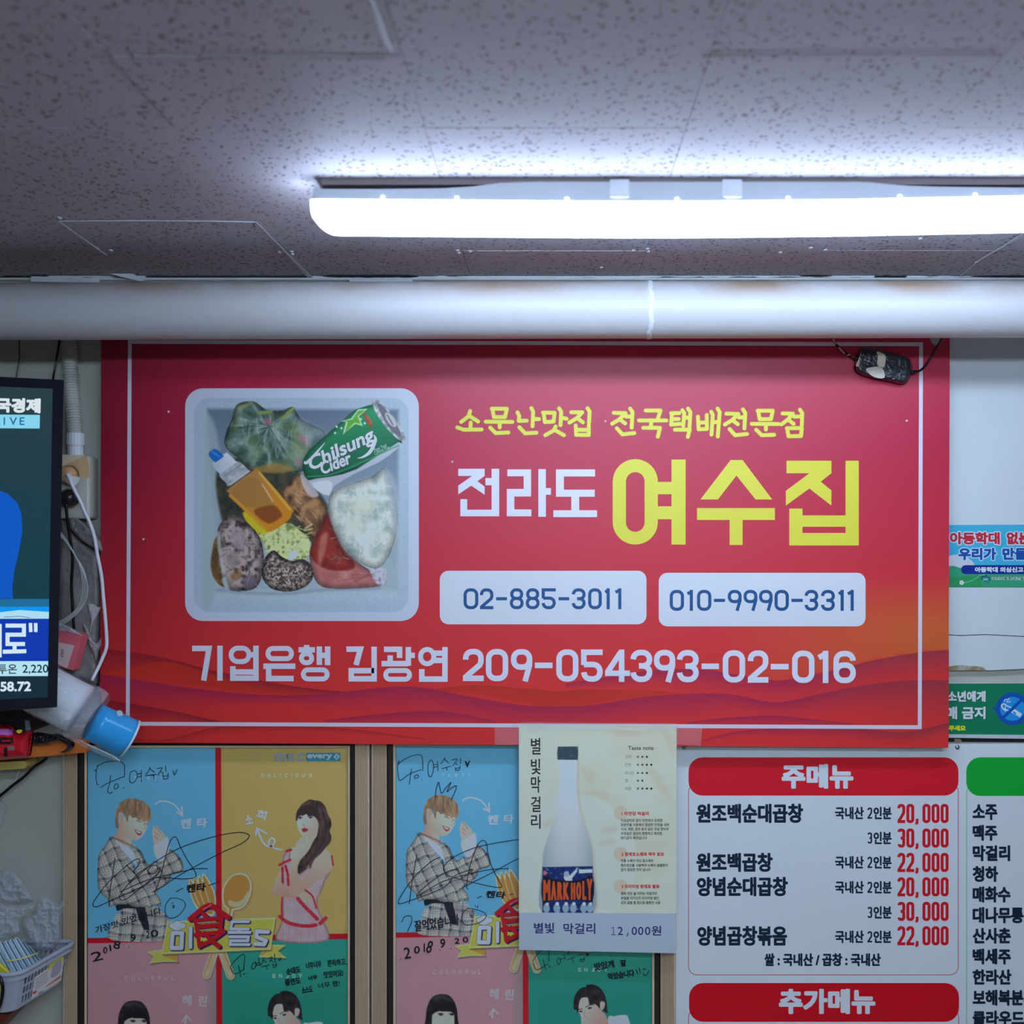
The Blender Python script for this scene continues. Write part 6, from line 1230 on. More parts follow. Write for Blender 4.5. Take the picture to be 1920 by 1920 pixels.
def cord(name, pts, r, mcol, par=None, z=None, m='gloss', k=1.0, n=8, sm=5, **kw):
    """pts: (px, py, d)"""
    if z: pts = [tuple(z([(a, b)])[0]) + (d,) for a, b, d in pts]
    q = MB(); q.tube([P(*p) for p in (cr(pts, sm) if len(pts) > 2 else pts)], r, n, tuple(alb(mcol, k))); return q.build(name, M[m], par, smooth=True, **kw)
cord('cable', [(380, 120, .10), (378, 200, .07), (430, 290, .045), (500, 352, .042), (575, 415, .044), (690, 470, .048)], .0022, (22, 22, 34), ap, A1)
for a, b, c, d in ((386, 210, 432, 290), (470, 330, 540, 405), (560, 420, 600, 415)): cord('paint_flake', [(a - 3, b, .068 - (b - 200) * .00012), (c - 3, d, .0485)], .0016, (190, 186, 184), ap, A1)
cord('cable', [(1320, 625, .048), (1380, 622, .046), (1450, 600, .044), (1530, 515, .043), (1600, 400, .046), (1670, 280, .06), (1710, 200, .08), (1740, 140, .1)], .0021, (20, 20, 30), ap, A1)
cord('strain_relief', [(650, 455, .047), (700, 478, .048)], .0036, (16, 16, 24), ap, A1); cord('strain_relief', [(1320, 628, .048), (1390, 624, .046)], .0036, (16, 16, 24), ap, A1)

# ================================================================ television at the left edge
TVP = Plane(.250, math.radians(8), 60)
tv = thing('television', 'black framed wall television showing a financial news broadcast, cut off by the edge', 'television', TVP.pt(60, 1326))
def ext(tl, tr, br, bl, f): return [tl, tr, br, bl]
TL, TR, BR, BL_ = (-900, 662), (121, 713), (108.5, 1325.5), (-900, 1390)
il, ir, jr, jl = (-860, 690), (100, 729), (90.5, 1307), (-860, 1358)
q = MB(); fo = [TVP.pt(*p, .004) for p in (TL, TR, BR, BL_)]; fi = [TVP.pt(*p, .004) for p in (il, ir, jr, jl)]; fr = [TVP.pt(*p, -.001) for p in (il, ir, jr, jl)]; bk = [TVP.pt(*p, -.030) for p in ((-900, 662), (108, 720), (96, 1320), (-900, 1385))]
for a, b in ((fo, fi), (fi, fr), (bk, fo)):
    for i in range(4): q.add([a[i], a[(i + 1) % 4], b[(i + 1) % 4], b[i]], [(0, 1, 2, 3)], tuple(alb((16, 22, 36), .8)))
q.add(bk, [(3, 2, 1, 0)], (.01, .01, .012)); q.build('bezel', M['gloss'], tv)
M['screen'] = mat('lit_screen', attr=True, rough=.3, spec=.4, emit=1.0)
_b = M['screen'].node_tree.nodes['Principled BSDF']; M['screen'].node_tree.links.remove(_b.inputs['Base Color'].links[0]); _b.inputs['Base Color'].default_value = (.01, .01, .01, 1)
TVP.lay = .0003
fl = Flat(TVP, None, None)
def tvbg(x, y): t = min(1, max(0, (y - 729) / 400)); return lin((36 * (1 - t) + 8 * t, 58 * (1 - t) + 56 * t, 66 * (1 - t) + 70 * t))
fl.quad([il, ir, (92.6, 1123), (-860, 1140)], tvbg, 4, 10); fl.quad([(-860, 1140), (92.6, 1123), jr, jl], (12, 40, 54))
fl.build('screen', M['screen'], tv)
T1z = Z(0, 600, .25); T2z = Z(0, 1000, .25); T3z = Z(0, 1160, 280 / 1920)
fl = Flat(TVP, None, None)
fl.poly(T1z([(-700, 1180), (-100, 1260), (0, 1280), (60, 1305), (130, 1370), (160, 1450), (168, 1560)]) + T2z([(165, 0), (140, 150), (108, 280), (93, 400), (98, 490), (-700, 492)]), (0, 84, 190))
fl.build('screen_figure', M['screen'], tv)
fl = Flat(TVP, T2z, None)
fl.poly([(-3400, 500), (374, 492), (372, 550), (-3400, 560)], (24, 106, 150)); fl.poly([(-3400, 560), (372, 550), (372, 600), (-3400, 600)], (0, 146, 236)); fl.poly([(-3400, 600), (0, 592), (150, 575), (372, 590), (371, 640), (-3400, 648)], (170, 218, 238)); fl.line([(30, 628), (90, 625), (150, 622), (230, 634)], 4, (60, 90, 110))
fl.poly([(-3400, 648), (371, 640), (366, 958), (-3400, 966)], (0, 52, 172)); fl.poly([(-3400, 966), (366, 958), (363, 1070), (-3400, 1078)], (176, 224, 238)); fl.build('screen_banner', M['screen'], tv)
fl = Flat(TVP, T1z, None); fl.poly([(-600, 704), (300, 712), (298, 814), (-600, 808)], (132, 210, 236)); fl.build('screen_banner', M['screen'], tv)
fl = Flat(TVP, T1z, None); fl.text('국경제', -30, 585, 305, 697, (214, 226, 232), 13, 1.2); fl.build('channel_lettering', M['screen'], tv)
fl = Flat(TVP, T1z, None)
for ch, a, b in (('L', -25, 2), ('I', 28, 38), ('V', 72, 128), ('E', 148, 184)): fl.text(ch, a, 730, b, 788, (24, 96, 160), 2)
fl.build('live_lettering', M['screen'], tv)
WT = (206, 230, 240)
fl = Flat(TVP, T2z, None); W2 = 30
for p in ([(42, 692), (180, 692), (180, 760), (57, 760), (57, 830), (188, 830)], [(110, 830), (110, 890)], [(22, 888), (198, 884)], [(-2, 680), (-2, 930)], [(229, 672), (231, 740)], [(268, 672), (269, 740)]): fl.line(p, W2 if p[0][0] not in (229, 268) else 26, WT)
fl.build('headline_lettering', M['screen'], tv)
fl = Flat(TVP, T3z, None); fl.text('투온', -28, 588, 220, 712, (20, 40, 60), 4, -.5); fl.text('2,220', 290, 590, 622, 712, (20, 40, 60), 4, -.5); fl.build('stock_lettering', M['screen'], tv)
fl = Flat(TVP, T3z, None); fl.text('58.72', 5, 808, 400, 935, (206, 226, 236), 12, -.5); fl.build('index_lettering', M['screen'], tv)

# ================================================================ wiring beside the television
CRM2 = (140, 150, 156)
cw = thing('flexible_conduit', 'ribbed cream flexible conduit running down the wall into the socket box', 'conduit', P(135, 852, .02))
pts = cr([(127, 560, .02), (129.5, 636, .02), (132, 690, .021), (135, 750, .022), (140, 813, .022)], 90); q = MB(); rr = []
tot = 0; ps = [P(*p) for p in pts]; rs = []
for i, p in enumerate(ps):
    if i: tot += (Vector(p) - Vector(ps[i - 1])).length
    rs.append(.0116 + .0011 * (1 + math.tanh(3 * math.sin(tot / .0050 * 2 * math.pi))))
q.tube(ps, rs, 18, tuple(alb(CRM2, .62))); q.build('ribbed_tube', M['flat'], cw, smooth=False)
def cyl(par, name, cx, y0, y1, rpx, d, col, k=.62, knurl=0):
    q = MB(); a = P(cx, y0, d); b = P(cx, y1, d); r = rpx * (D - d) / F; n = 36
    q.loft([[(c[0] + (r + (knurl if i % 2 else 0)) * math.cos(t), c[1] + (r + (knurl if i % 2 else 0)) * math.sin(t), c[2]) for i, t in enumerate(np.linspace(0, 2 * math.pi, n + 1)[:-1])] for c in (b, a)], col=tuple(alb(col, k))); return q.build(name, M['flat'], par)
cyl(cw, 'coupling', 141.5, 812.5, 834, 15.5, .022, (178, 184, 200), knurl=.0006); cyl(cw, 'coupling', 141.5, 834, 839, 14, .022, (160, 166, 182)); cyl(cw, 'coupling', 141.5, 839, 856, 13.5, .022, (176, 182, 200), knurl=.0005)
ob = thing('socket_box', 'cream surface socket box with two plugs beside the television', 'socket', P(145, 975, .022))
Xr = P(167, 0, .045)[0]; za, zb = P(0, 855, .045)[2], P(0, 972.5, .045)[2]
q = MB(); q.bbox((Xr - .075, -.045, zb), (Xr, -.0005, za), .004, tuple(alb((146, 154, 156), .66))); q.build('box', M['flat'], ob)
patch(lambda p: p, [(108, 854), (163, 857), (167, 872), (167, 896), (108, 896)], .0448, 'worn_label', ob, (160, 144, 114), .7, sm=0, th=.0006)
patch(lambda p: p, [(100, 852), (162, 853), (120, 872), (100, 878)], .0451, 'paper_flap', ob, (172, 168, 156), .7, sm=0)
for cy_, col in ((891, (150, 126, 96)), (934.5, (26, 26, 34))):
    q = MB(); c = P(131, cy_, .0455); r = .0195
    q.loft([[(c[0] + r * k * math.cos(t), c[1] - dd, c[2] + r * k * math.sin(t)) for t in np.linspace(0, 2 * math.pi, 29)[:-1]] for k, dd in ((1, 0), (1, .0015), (.88, .0015), (.84, -.001))], caps=False, col=tuple(alb((120, 112, 96), .6)))
    q.build('socket_rim', M['flat'], ob, smooth=True)
    q = MB(); q.loft([[(c[0] + r * k * math.cos(t), c[1] - dd, c[2] + r * k * math.sin(t)) for t in np.linspace(0, 2 * math.pi, 29)[:-1]] for k, dd in ((.84, -.0008), (.80, .012), (.6, .020), (.2, .022))], caps=True, col=tuple(alb(col, .6))); q.build('plug', M['gloss'], ob, smooth=True)
patch(lambda p: p, [(122, 893), (128, 888), (138, 893), (149, 895), (146, 906), (138, 911), (128, 908)], .0665, 'plug_collar', ob, (170, 178, 186), .6)
cord('white_cable', [(126, 889, .068), (131, 899, .072), (137.5, 914, .07), (149, 937, .066), (160, 962, .062), (171, 987, .056), (178, 1012, .052), (183, 1043, .050), (190, 1079, .048), (194, 1122, .047), (198, 1168, .047), (200, 1200, .048), (199, 1216, .05), (193, 1232, .053), (184, 1252, .058), (172, 1276, .066)], .0033, (190, 196, 220), None, k=.8, label='white cable curving down over the banner edge from the socket', cat='cable')
cord('black_cable', [(124, 945, .069), (125, 962, .068), (130, 1000, .064), (136, 1047, .06), (134, 1097, .058), (136, 1135, .058), (138.5, 1180, .058)], .0028, (14, 14, 24), None, label='black cable dropping from the lower socket beside the television', cat='cable')
b_ = thing('clear_wires', 'bundle of thin clear wires looping out beside the television', 'wires', P(150, 1100, .07))
for i in range(7):
    e = (i - 3) * 1.6; f_ = abs(i - 3) * 1.4
    cord('wire', [(112, 1000 + e, .075), (124, 1014 + e * .6, .077), (140, 1040 + e * .4, .078), (157 + e * .6 - f_, 1068 + e, .08), (164 + e - f_, 1100, .08), (160 + e - f_, 1126, .078), (144 + e * .6, 1146 + e * .5, .075), (122, 1164 + e, .072), (104, 1172 + e, .07)], .00055, (150, 164, 176), b_, k=.7, n=5, sm=4)
cord('thin_cable', [(34.5, 600, .012), (36, 640, .012), (36.5, 668, .012), (33, 690, .012), (29, 716, .012)], .0012, (40, 38, 36), None, label='thin wire hanging on the wall above the television, nearer the picture edge', cat='cable')
cord('black_cable', [(113, 590, .014), (111, 640, .014), (106, 672, .015), (101, 700, .016), (98, 722, .02)], [.0024] * 20 + [.0016], (18, 18, 24), None, label='black cable on the wall between the television top and the ribbed conduit', cat='cable') if False else cord('black_cable', [(113, 590, .014), (111, 640, .014), (106, 672, .015), (101, 700, .016), (98, 722, .02)], .002, (18, 18, 24), None, label='black cable on the wall between the television top and the ribbed conduit', cat='cable')
# grey leather bag behind
B1z = Z(100, 960, .125)
bag = thing('grey_bag', 'worn grey leather bag hanging behind the television and cables', 'bag', P(150, 1290, .02))
M['leather'] = mat('worn_leather', attr=True, rough=.42, spec=.5, bump=(140, .5, .002))
def leathercol(X, Y): return np.clip(alb((104, 108, 114), .72) * (.85 + .3 * fbm(X, Y, 22, 51))[..., None], .01, .9)
pillow('bag_body', B1z([(60, 180), (230, 160), (420, 380), (640, 560), (716, 640), (722, 1000), (730, 1380), (715, 1700), (700, 2100), (690, 2560), (560, 2640), (400, 2560), (60, 2400)]), .006, .028, 16, M['leather'], bag, leathercol, 1.4, amp=.005, nsc=44, seed=5, fn=fbm)
pillow('bag_flap', B1z([(225, 60), (262, 14), (310, 10), (350, 60), (500, 200), (690, 400), (738, 560), (722, 600), (690, 590), (560, 530), (420, 440), (260, 270), (222, 160)]), .034, .010, 7, M['leather'], bag, lambda X, Y: np.clip(alb((96, 98, 106), .66) * (.8 + .4 * fbm(X, Y, 8, 9))[..., None], .01, .9), 1.0, amp=.0012, nsc=5)
pillow('bag_fold', B1z([(505, 1395), (600, 1375), (680, 1420), (722, 1412), (690, 1500), (640, 1590), (590, 1680), (560, 1800), (575, 1900), (545, 1800), (555, 1640)]), .032, .008, 5, M['leather'], bag, lambda X, Y: np.broadcast_to(alb((140, 146, 158), .62), X.shape + (3,)), 1.0, amp=.0015, nsc=6)
pillow('bag_fold', B1z([(440, 1690), (490, 1710), (560, 1860), (640, 1960), (715, 1880), (725, 1990), (680, 2080), (640, 2240), (600, 2160), (520, 1980)]), .032, .008, 5, M['leather'], bag, lambda X, Y: np.broadcast_to(alb((112, 118, 128), .62), X.shape + (3,)), 1.0, amp=.003, nsc=5, fn=ridge)
cord('seam_thread', [(250, 260, .044), (420, 430, .046), (560, 520, .045), (700, 600, .042)], .001, (14, 12, 16), bag, B1z)
# ================================================================ things on the orange shelf
M['film'] = mat('clear_plastic_film', base=(.80, .84, .92), rough=.14, spec=.9, alpha=.22, bump=(70, .8, .004))
M['film2'] = mat('milky_plastic_bag', base=(.72, .76, .84), rough=.14, spec=.9, alpha=.42, bump=(60, 1, .006))
pb = thing('pink_box', 'small box with pink red border in plastic behind the television corner', 'box', P(130, 1250, .06))
q = MB(); q.prism(T3z([(700, 130), (1055, 215), (1045, 260), (940, 665), (700, 600)]), .045, .075, tuple(alb((196, 80, 96), .6))); q.build('carton', M['flat'], pb)
patch(T3z, [(690, 290), (955, 345), (860, 640), (690, 560)], .0755, 'box_panel', pb, (158, 148, 158), .6, sm=0)
fl = Flat(Plane(.0763), T3z, .6); fl.text('은', 780, 395, 822, 490, (90, 70, 80), 3); fl.build('box_lettering', M['flat'], pb)
pillow('plastic_wrap', T3z([(700, 40), (800, 60), (930, 120), (1060, 208), (1040, 225), (900, 190), (780, 165), (700, 150)]), .074, .008, 3, M['film2'], pb, None, 1.0, amp=.002, nsc=4, back=False)
# stack of paper cups in its plastic sleeve
AX = Vector((1, 0, -.52)).normalized(); UP = Vector((AX.z * -1, 0, AX.x)); 
def roll(name, pA, pB, r0, r1, dpt, m, par, col, k=.7, n=40, rings=24, amp=0, prof=None, caps=True):
    a = Vector(P(*pA, dpt[0])); b = Vector(P(*pB, dpt[1])); ax = (b - a).normalized(); u = Vector((-ax.z, 0, ax.x)).normalized(); w_ = ax.cross(u).normalized(); q = MB(); R_ = []
    for i in range(rings + 1):
        t = i / rings; r = r0 + (r1 - r0) * t; r *= prof(t) if prof else 1
        R_.append([tuple(a + (b - a) * t + (u * math.cos(g) + w_ * math.sin(g)) * (r + amp * (mnoise.noise((math.cos(g) * 4, math.sin(g) * 4, t * 9)))) + ax * (amp * 3 * mnoise.noise((g * 2, t, 5)) if i == rings else 0)) for g in np.linspace(0, 2 * math.pi, n + 1)[:-1]])
    q.loft(R_, caps=caps, col=tuple(alb(col, k))); return q.build(name, m, par, smooth=True)
cs = thing('cup_stack', 'stack of white paper cups in a clear plastic sleeve below the television', 'cups', P(110, 1380, .1))
roll('cup_stack_body', (-60, 1222), (150.5, 1330), .0435, .0440, (.165, .140), M['flat'], cs, (196, 200, 204), .62)
roll('plastic_sleeve', (-60, 1222), (180, 1345), .0455, .0460, (.165, .135), M['film'], cs, (200, 204, 220), amp=.0022, caps=False)
pillow('sleeve_fold', T3z([(1030, 740), (1160, 830), (1260, 870), (1385, 950), (1340, 1080), (1300, 1060), (1280, 930), (1180, 860)]), .170, .006, 3, M['film'], cs, None, 1.0, amp=.0015, nsc=4, back=False)
pillow('sleeve_fold', T3z([(700, 1420), (830, 1450), (1000, 1540), (1180, 1620), (1330, 1700), (1470, 1760), (1545, 1830), (1500, 1850), (1380, 1790), (1200, 1720), (1000, 1620), (850, 1540)]), .150, .004, 3, M['film'], cs, None, 1.0, amp=.001, nsc=4, back=False)
cord('sleeve_hem', [(1040, 1575, .155), (1180, 1645, .153), (1330, 1710, .150), (1460, 1775, .148), (1540, 1830, .146)], .0012, (150, 152, 146), cs, T3z, k=.62, n=6)
bc = thing('blue_cup', 'blue paper cup pushed into the open end of the cup sleeve, overlapping the banner corner', 'cup', P(215, 1420, .1))
roll('cup', T3z([(1195, 1325)])[0], T3z([(1655, 1535)])[0], .0330, .0346, (.140, .106), M['gloss'], bc, (34, 128, 206), .62, rings=6)
roll('rim', T3z([(1650, 1532)])[0], T3z([(1676, 1544)])[0], .0344, .0351, (.1065, .1050), M['flat'], bc, (180, 206, 236), .7, rings=3)
for pts in ([(1500, 1190), (1560, 1185), (1575, 1240), (1520, 1250)], [(1250, 1345), (1290, 1340), (1320, 1390), (1280, 1385)]): patch(T3z, pts, .146, 'torn_speck', bc, (150, 190, 226), .7, th=.001)
patch(T3z, [(1450, 1575), (1490, 1545), (1575, 1540), (1530, 1565), (1475, 1580)], .141, 'printed_leaf', bc, (14, 70, 130), .7, th=.0006)
# orange shelf
SHP = Plane(.11, math.radians(29), 0)
sh = thing('orange_shelf', 'orange painted shelf board under the television, ending over the first frame', 'shelf', SHP.pt(60, 1420))
q = MB(); fp = [SHP.pt(x, y) for x, y in ((-500, 1424), (162, 1386), (162.5, 1411), (-500, 1470))]; bp = [(p[0], -.026, p[2]) for p in fp]
q.add(fp + bp, [(0, 1, 2, 3), (7, 6, 5, 4), (0, 4, 5, 1), (1, 5, 6, 2), (2, 6, 7, 3), (3, 7, 4, 0)], tuple(alb((206, 84, 26), .50)))
q.build('board', mat('orange_paint', attr=True, rough=.45, spec=.4, var=(12, .5, (.30, .07, .015))), sh)
q = MB(); q.prism([(-300, 1440), (46, 1427), (51, 1433), (46, 1441), (-300, 1462)], .03, .07, tuple(alb((190, 150, 90), .55))); q.build('batten', M['flat'], sh)
q = MB(); q.prism([(46, 1425), (70, 1422), (68, 1440), (58, 1447), (47, 1443)], .001, .012, tuple(alb((128, 118, 92), .55))); q.build('bracket', M['flat'], sh)
L1z = Z(0, 1320, 160 / 1920)
dk = thing('dark_carton', 'dark carton with grey blue end flap at the back of the orange shelf', 'box', P(30, 1400, .12))
q = MB(); q.prism(L1z([(-900, 60), (0, 130), (330, 260), (560, 350), (690, 345), (730, 610), (560, 640), (-900, 560)]), .05, .125, tuple(alb((22, 22, 30), .6))); q.build('carton', M['flat'], dk)
patch(L1z, [(555, 372), (655, 372), (690, 590), (575, 605)], .1255, 'end_flap', dk, (88, 110, 130), .6, sm=0)
rp = thing('red_snack_packet', 'glossy red packet with dark lettering on the orange shelf', 'packet', P(30, 1424, .16))
def redcol(X, Y):
    c = np.ones(X.shape + (3,)) * alb((206, 16, 34), .5); x = X / (160 / 1920); y = (Y - 1320) / (160 / 1920)
    m = ((y > 560) & (y < 690) & (x < 290))[..., None]; c = np.where(m, alb((220, 90, 170), .5), c); m = ((y > 745) & (y < 905) & (x < 300) & ~((x > 40) & (x < 240) & (y > 815) & (y < 850)))[..., None]; c = np.where(m, alb((34, 12, 20), .5), c)
    m = ((y > 980) & (y < 1190) & (x > 80) & (x < 165))[..., None]; c = np.where(m, alb((30, 14, 20), .5), c); m = ((y > 950) & (y < 1040) & (x > 165) & (x < 330))[..., None]; return np.where(m, alb((96, 84, 92), .5), c)
pillow('packet', L1z([(-400, 440), (0, 480), (200, 505), (290, 590), (420, 640), (560, 615), (690, 625), (690, 700), (668, 900), (650, 1030), (625, 1190), (560, 1215), (300, 1235), (0, 1262), (-400, 1290)]), .128, .030, 16, M['gloss'], rp, redcol, .9, amp=.002, nsc=9, seed=3)
patch(L1z, [(370, 600), (430, 575), (500, 590), (480, 640), (430, 665), (380, 640)], .156, 'printed_star', rp, (206, 170, 30), .55)
pillow('black_plastic_bag', L1z([(690, 700), (760, 650), (900, 660), (1100, 690), (1240, 690), (1400, 760), (1560, 820), (1620, 900), (1610, 1000), (1540, 1070), (1440, 1100), (1350, 1090), (1440, 1040), (1500, 960), (1400, 890), (1300, 860), (1150, 880), (1050, 920), (900, 925), (690, 910)]), .085, .018, 5, mat('black_bin_bag', attr=True, rough=.22, spec=.7, bump=(90, .6, .003)), None, (20, 20, 26), .8, amp=.003, nsc=6, fn=ridge, label='crumpled black plastic bag with a curled handle lying on the orange shelf', cat='bag')
cord('black_cable', [(88, 1421, .02), (79, 1428, .022), (64, 1438, .04), (52, 1450, .035), (41, 1460, .03), (26, 1471, .03), (9, 1485, .03), (-10, 1500, .03)], .0028, (12, 12, 18), None, label='black cable running diagonally down the wall below the orange shelf', cat='cable')
cord('clear_string', [(36, 1445, .01), (31, 1458, .008), (27, 1470, .006), (18, 1485, .006), (4, 1501, .006), (-8, 1510, .006)], .0011, (160, 170, 176), None, k=.6, label='clear string taped on the wall beneath the shelf batten', cat='string')

# ================================================================ basket at the lower left
BZz = Z(0, 1600, 180 / 1080)
bk_ = thing('white_basket', 'white plastic lattice basket on the wall holding bags and packets', 'basket', (-1.07, -.11, P(0, 1899, .17)[2]))
M['bask'] = mat('white_basket_plastic', base=(.50, .52, .58), rough=.4, spec=.4)
zr = P(0, 1828, .19)[2]; zb_ = P(0, 1897, .175)[2]
c0 = [(-1.30, -.19), (-.9125, -.19), (-.8795, -.028), (-1.30, -.028)]
c1 = [(-1.29, -.178), (-.928, -.178), (-.900, -.036), (-1.29, -.036)]
def rrloop(c, z, r=.022, n=5):
    out = []; m = len(c)
    for i in range(m):
        p = Vector(c[i]); a = (Vector(c[i - 1]) - p).normalized() * r; b = (Vector(c[(i + 1) % m]) - p).normalized() * r
        for k in range(n + 1): t = k / n; q_ = (p + a) * (1 - t) ** 2 + p * 2 * t * (1 - t) + (p + b) * t ** 2; out.append((q_.x, q_.y, z))
    return out
lo, li = rrloop(c0, zr), rrloop(c1, zb_)
q = MB(); q.tube(lo + lo[:1], .0042, 8, caps=False); L2 = [(x, y, z - .006) for x, y, z in lo]; q.loft([[tuple(Vector(p) + Vector((0, 0, dz))) for p in lo] for dz in (0, -.012)], caps=False); q.build('basket_rim', M['bask'], bk_, smooth=True)
q = MB(); per = [0]; 
for a, b in zip(lo, lo[1:] + lo[:1]): per.append(per[-1] + (Vector(a) - Vector(b)).length)
def at(loop, s):
    s = s % per[-1]
    for i in range(len(lo)):
        if per[i] <= s <= per[i + 1]: t = (s - per[i]) / max(per[i + 1] - per[i], 1e-9); return Vector(loop[i]).lerp(Vector(loop[(i + 1) % len(loop)]), t)
ns = int(per[-1] / .0095)
for k in range(ns):
    a0, a1 = at(lo, per[-1] * k / ns), at(lo, per[-1] * (k + .38) / ns); b0, b1 = at(li, per[-1] * k / ns), at(li, per[-1] * (k + .38) / ns)
    q.add([a0, a1, b1, b0], [(0, 1, 2, 3)])
for t0, t1 in ((0, .20), (.38, .45), (.62, .69), (.88, 1.0)):
    q.loft([[tuple(Vector(a).lerp(Vector(b), t)) for a, b in zip(lo, li)] for t in (t0, t1)], caps=False)
q.build('lattice', M['bask'], bk_, kind='stuff')
q = MB(); q.add(li, [tuple(range(len(li)))]); q.build('basket_floor', M['bask'], bk_)
# corner post and label on the side that faces the viewer
q = MB(); n0 = Vector(c0[1] + (0,)); 
pc = [at(lo, s) for s in np.linspace(.352, .415, 7)]; pd = [at(li, s) for s in np.linspace(.352, .415, 7)]
q.loft([[tuple(p + Vector((.0008, -.0008, 0))) for p in pc], [tuple(p + Vector((.0008, -.0008, 0))) for p in pd]], closed=False, caps=False); q.build('corner_post', M['bask'], bk_)
class Side(Plane):
    def __init__(s): s.o = Vector((-.9125, -.19, zr)); s.o2 = Vector((-.8795, -.028, zr)); t = (s.o2 - s.o).normalized(); s.n = Vector((-t.y, t.x, 0)) * -1; s.n = s.n if s.n.x > 0 else -s.n; s.lay = 0; s.o = s.o + s.n * .0004
sd_ = Side(); sd_.n = (sd_.n + Vector((0, 0, -.26))).normalized()
fl = Flat(sd_, BZz, .6)
fl.poly([(390, 1395), (720, 1165), (690, 1430), (350, 1640)], (170, 172, 186)); fl.poly([(550, 1250), (715, 1150), (712, 1220), (540, 1320)], (206, 166, 70)); fl.poly([(580, 1330), (600, 1260), (650, 1210), (690, 1210), (690, 1300), (640, 1370), (570, 1400)], (130, 132, 156), 3); fl.poly([(520, 1490), (685, 1370), (680, 1400), (510, 1510)], (206, 90, 40)); fl.poly([(370, 1560), (410, 1535), (410, 1570), (372, 1590)], (196, 70, 40))
for i in range(5): fl.line([(400, 1420 + i * 26), (540, 1330 + i * 26)], 7, (120, 122, 136))
for i in range(3): fl.line([(440 + i * 16, 1560 - i * 8), (438 + i * 16, 1590 - i * 8)], 8, (70, 74, 96))
fl.build('product_label', M['flat'], bk_, label='torn product label with orange patches')
q = MB(); 
for j in range(3): q.add([(-.955, -.1905, zr - .018 - j * .014), (-.940, -.1905, zr - .018 - j * .014), (-.940, -.190, zr - .027 - j * .014), (-.955, -.190, zr - .027 - j * .014)], [(0, 1, 2, 3)], tuple(alb((206, 180, 60), .6)))
q.build('yellow_tag', M['flat'], bk_)
cord('black_cable', [(-6, 1825, .2), (3, 1840, .205), (5, 1860, .205), (0, 1885, .2), (-8, 1900, .2)], .003, (10, 12, 18), None, label='black cable loop over the front of the white basket', cat='cable')
q = MB(); q.prism([(-300, 1900), (18, 1902), (12, 1915), (-30, 1960), (-300, 1990)], .01, .10, tuple(alb((86, 44, 30), .5))); q.build('brown_bracket', M['flat'], None, label='dark brown wooden bracket beneath the white basket', cat='bracket')
pk = None
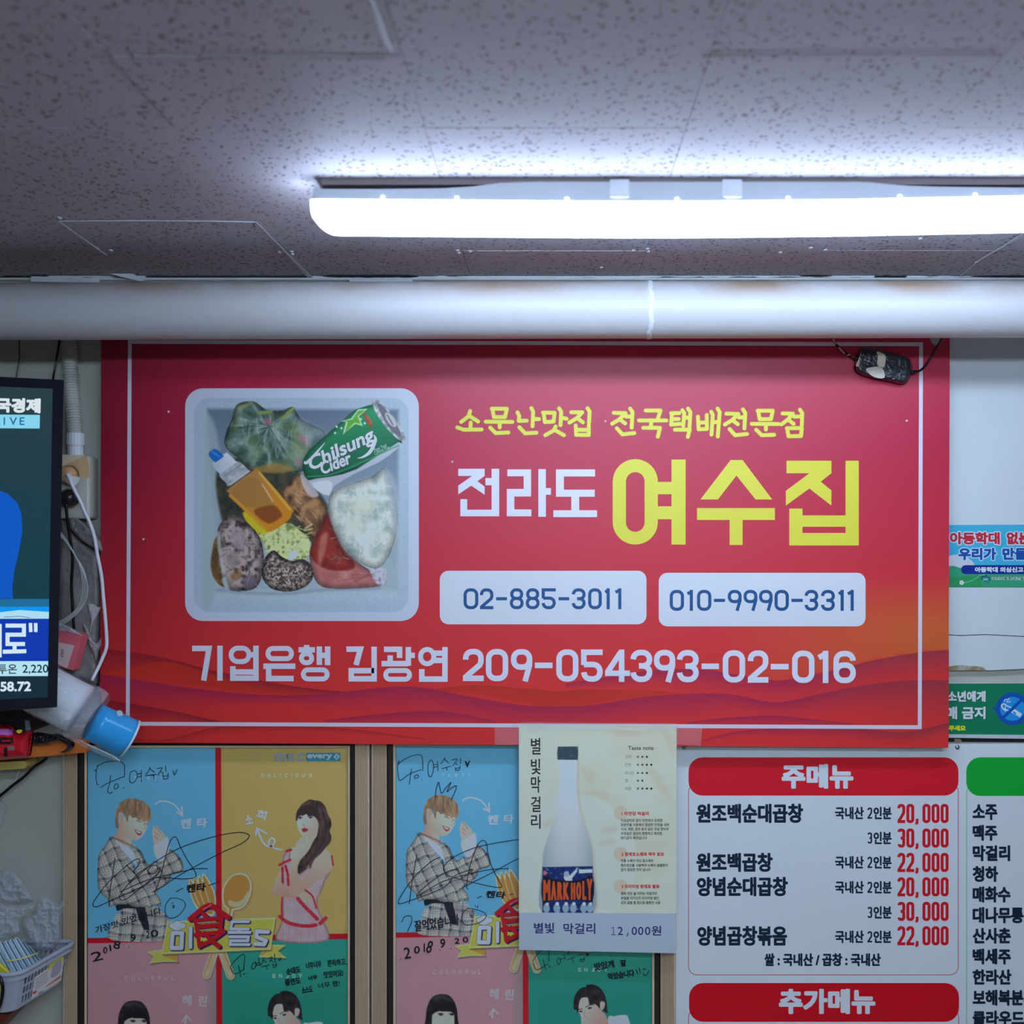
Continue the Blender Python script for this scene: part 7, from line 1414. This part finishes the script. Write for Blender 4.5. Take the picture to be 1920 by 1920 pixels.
for i, (a, b, c, d) in enumerate(((-60, 1060, 130, 1400), (0, 1010, 190, 1370), (60, 1000, 250, 1350), (112, 985, 310, 1330), (170, 970, 370, 1310), (236, 1010, 420, 1290), (296, 1060, 455, 1260))):
    (x0, y0), (x1, y1) = BZz([(a, b), (c, d)]); t = thing('wet_wipe_packet', ('slim pale blue wipe packet nearest the front corner of the basket', 'slim pale blue wipe packet second from the front corner of the basket', 'slim pale blue wipe packet third from the basket front corner', 'middle one of the slim pale blue wipe packets in the basket', 'slim pale blue wipe packet third from the balled plastic bag', 'slim pale blue wipe packet second from the balled plastic bag', 'short slim blue wipe packet touching the balled plastic bag')[i], 'packet', P(x1, y1, .12), 'wipe packets in the basket')
    dx, dy = x1 - x0, y1 - y0; l = math.hypot(dx, dy); nx_, ny_ = -dy / l * 5.4, dx / l * 5.4; dd = .150 - i * .008
    pillow('sleeve', [(x0 - nx_, y0 - ny_), (x0 + nx_, y0 + ny_), (x0 + dx / 2 + nx_, y0 + dy / 2 + ny_), (x1 + nx_, y1 + ny_), (x1 - nx_, y1 - ny_), (x0 + dx / 2 - nx_, y0 + dy / 2 - ny_)], dd, .006, 3, M['gloss'], t, (150, 180, 200), 1.0, k=.55, amp=.0006, nsc=5)
    q = MB(); q.tube([P(x0 - nx_ * .75, y0 - ny_ * .75, dd + .006), P(x1 - nx_ * .75, y1 - ny_ * .75, dd + .006)], .0010, 6, tuple(alb((20, 70, 112), .5))); q.build('printed_edge', M['flat'], t)
    q = MB(); q.tube([P(x0 + nx_ * .2, y0 + ny_ * .2, dd + .0062), P(x1 + nx_ * .2, y1 + ny_ * .2, dd + .0062)], .0006, 6, tuple(alb((90, 140, 170), .5))); q.build('printed_stripe', M['flat'], t)
cord('rubber_band', [(60, 1215, .162), (160, 1200, .160), (260, 1180, .148), (350, 1150, .138), (420, 1120, .12)], .0012, (170, 166, 96), None, BZz, k=.6, label='yellow rubber band around the blue wipe packets', cat='band')
yl = pillow('yellow_packet', BZz([(-80, 1200), (0, 1235), (60, 1290), (110, 1350), (-80, 1365)]), .165, .006, 4, M['gloss'], None, (168, 148, 34), 1.0, k=.5, label='yellow packet with blue lettering at the front corner of the basket', cat='packet')
for nm, pts, d0, dp, lab in (('plastic_bag', [(-300, 200), (0, 188), (90, 178), (190, 215), (255, 290), (300, 380), (365, 470), (380, 540), (240, 580), (0, 600), (-300, 620)], .016, .036, 'crumpled clear plastic bag heaped highest at the back of the basket'),
    ('plastic_bag', [(372, 600), (420, 500), (480, 478), (560, 490), (650, 560), (680, 540), (722, 530), (722, 640), (700, 720), (705, 900), (690, 980), (600, 1080), (500, 1112), (400, 1080), (300, 980), (235, 850), (230, 760), (290, 700), (330, 690)], .062, .055, 'balled milky plastic bag in the basket next to the wooden frame'),
    ('plastic_bag', [(-200, 560), (60, 560), (200, 580), (360, 560), (380, 640), (300, 700), (230, 790), (240, 900), (120, 960), (0, 1000), (-200, 1000)], .125, .03, 'flat clear plastic bag above the blue wipe packets')):
    pillow(nm, BZz(pts), d0, dp, 12, M['film2'], None, None, 1.1, amp=.009, nsc=15, seed=len(lab), fn=ridge, back=False, label=lab, cat='bag', group='plastic bags in the basket')
pillow('plastic_bag', Z(0, 1380, .1459)([(-80, 830), (60, 830), (95, 880), (70, 1000), (40, 1120), (10, 1180), (-80, 1200)]), .01, .02, 6, M['film'], None, None, 1.2, amp=.003, nsc=8, fn=ridge, back=False, label='limp clear plastic bag hanging on the wall above the basket', cat='bag')
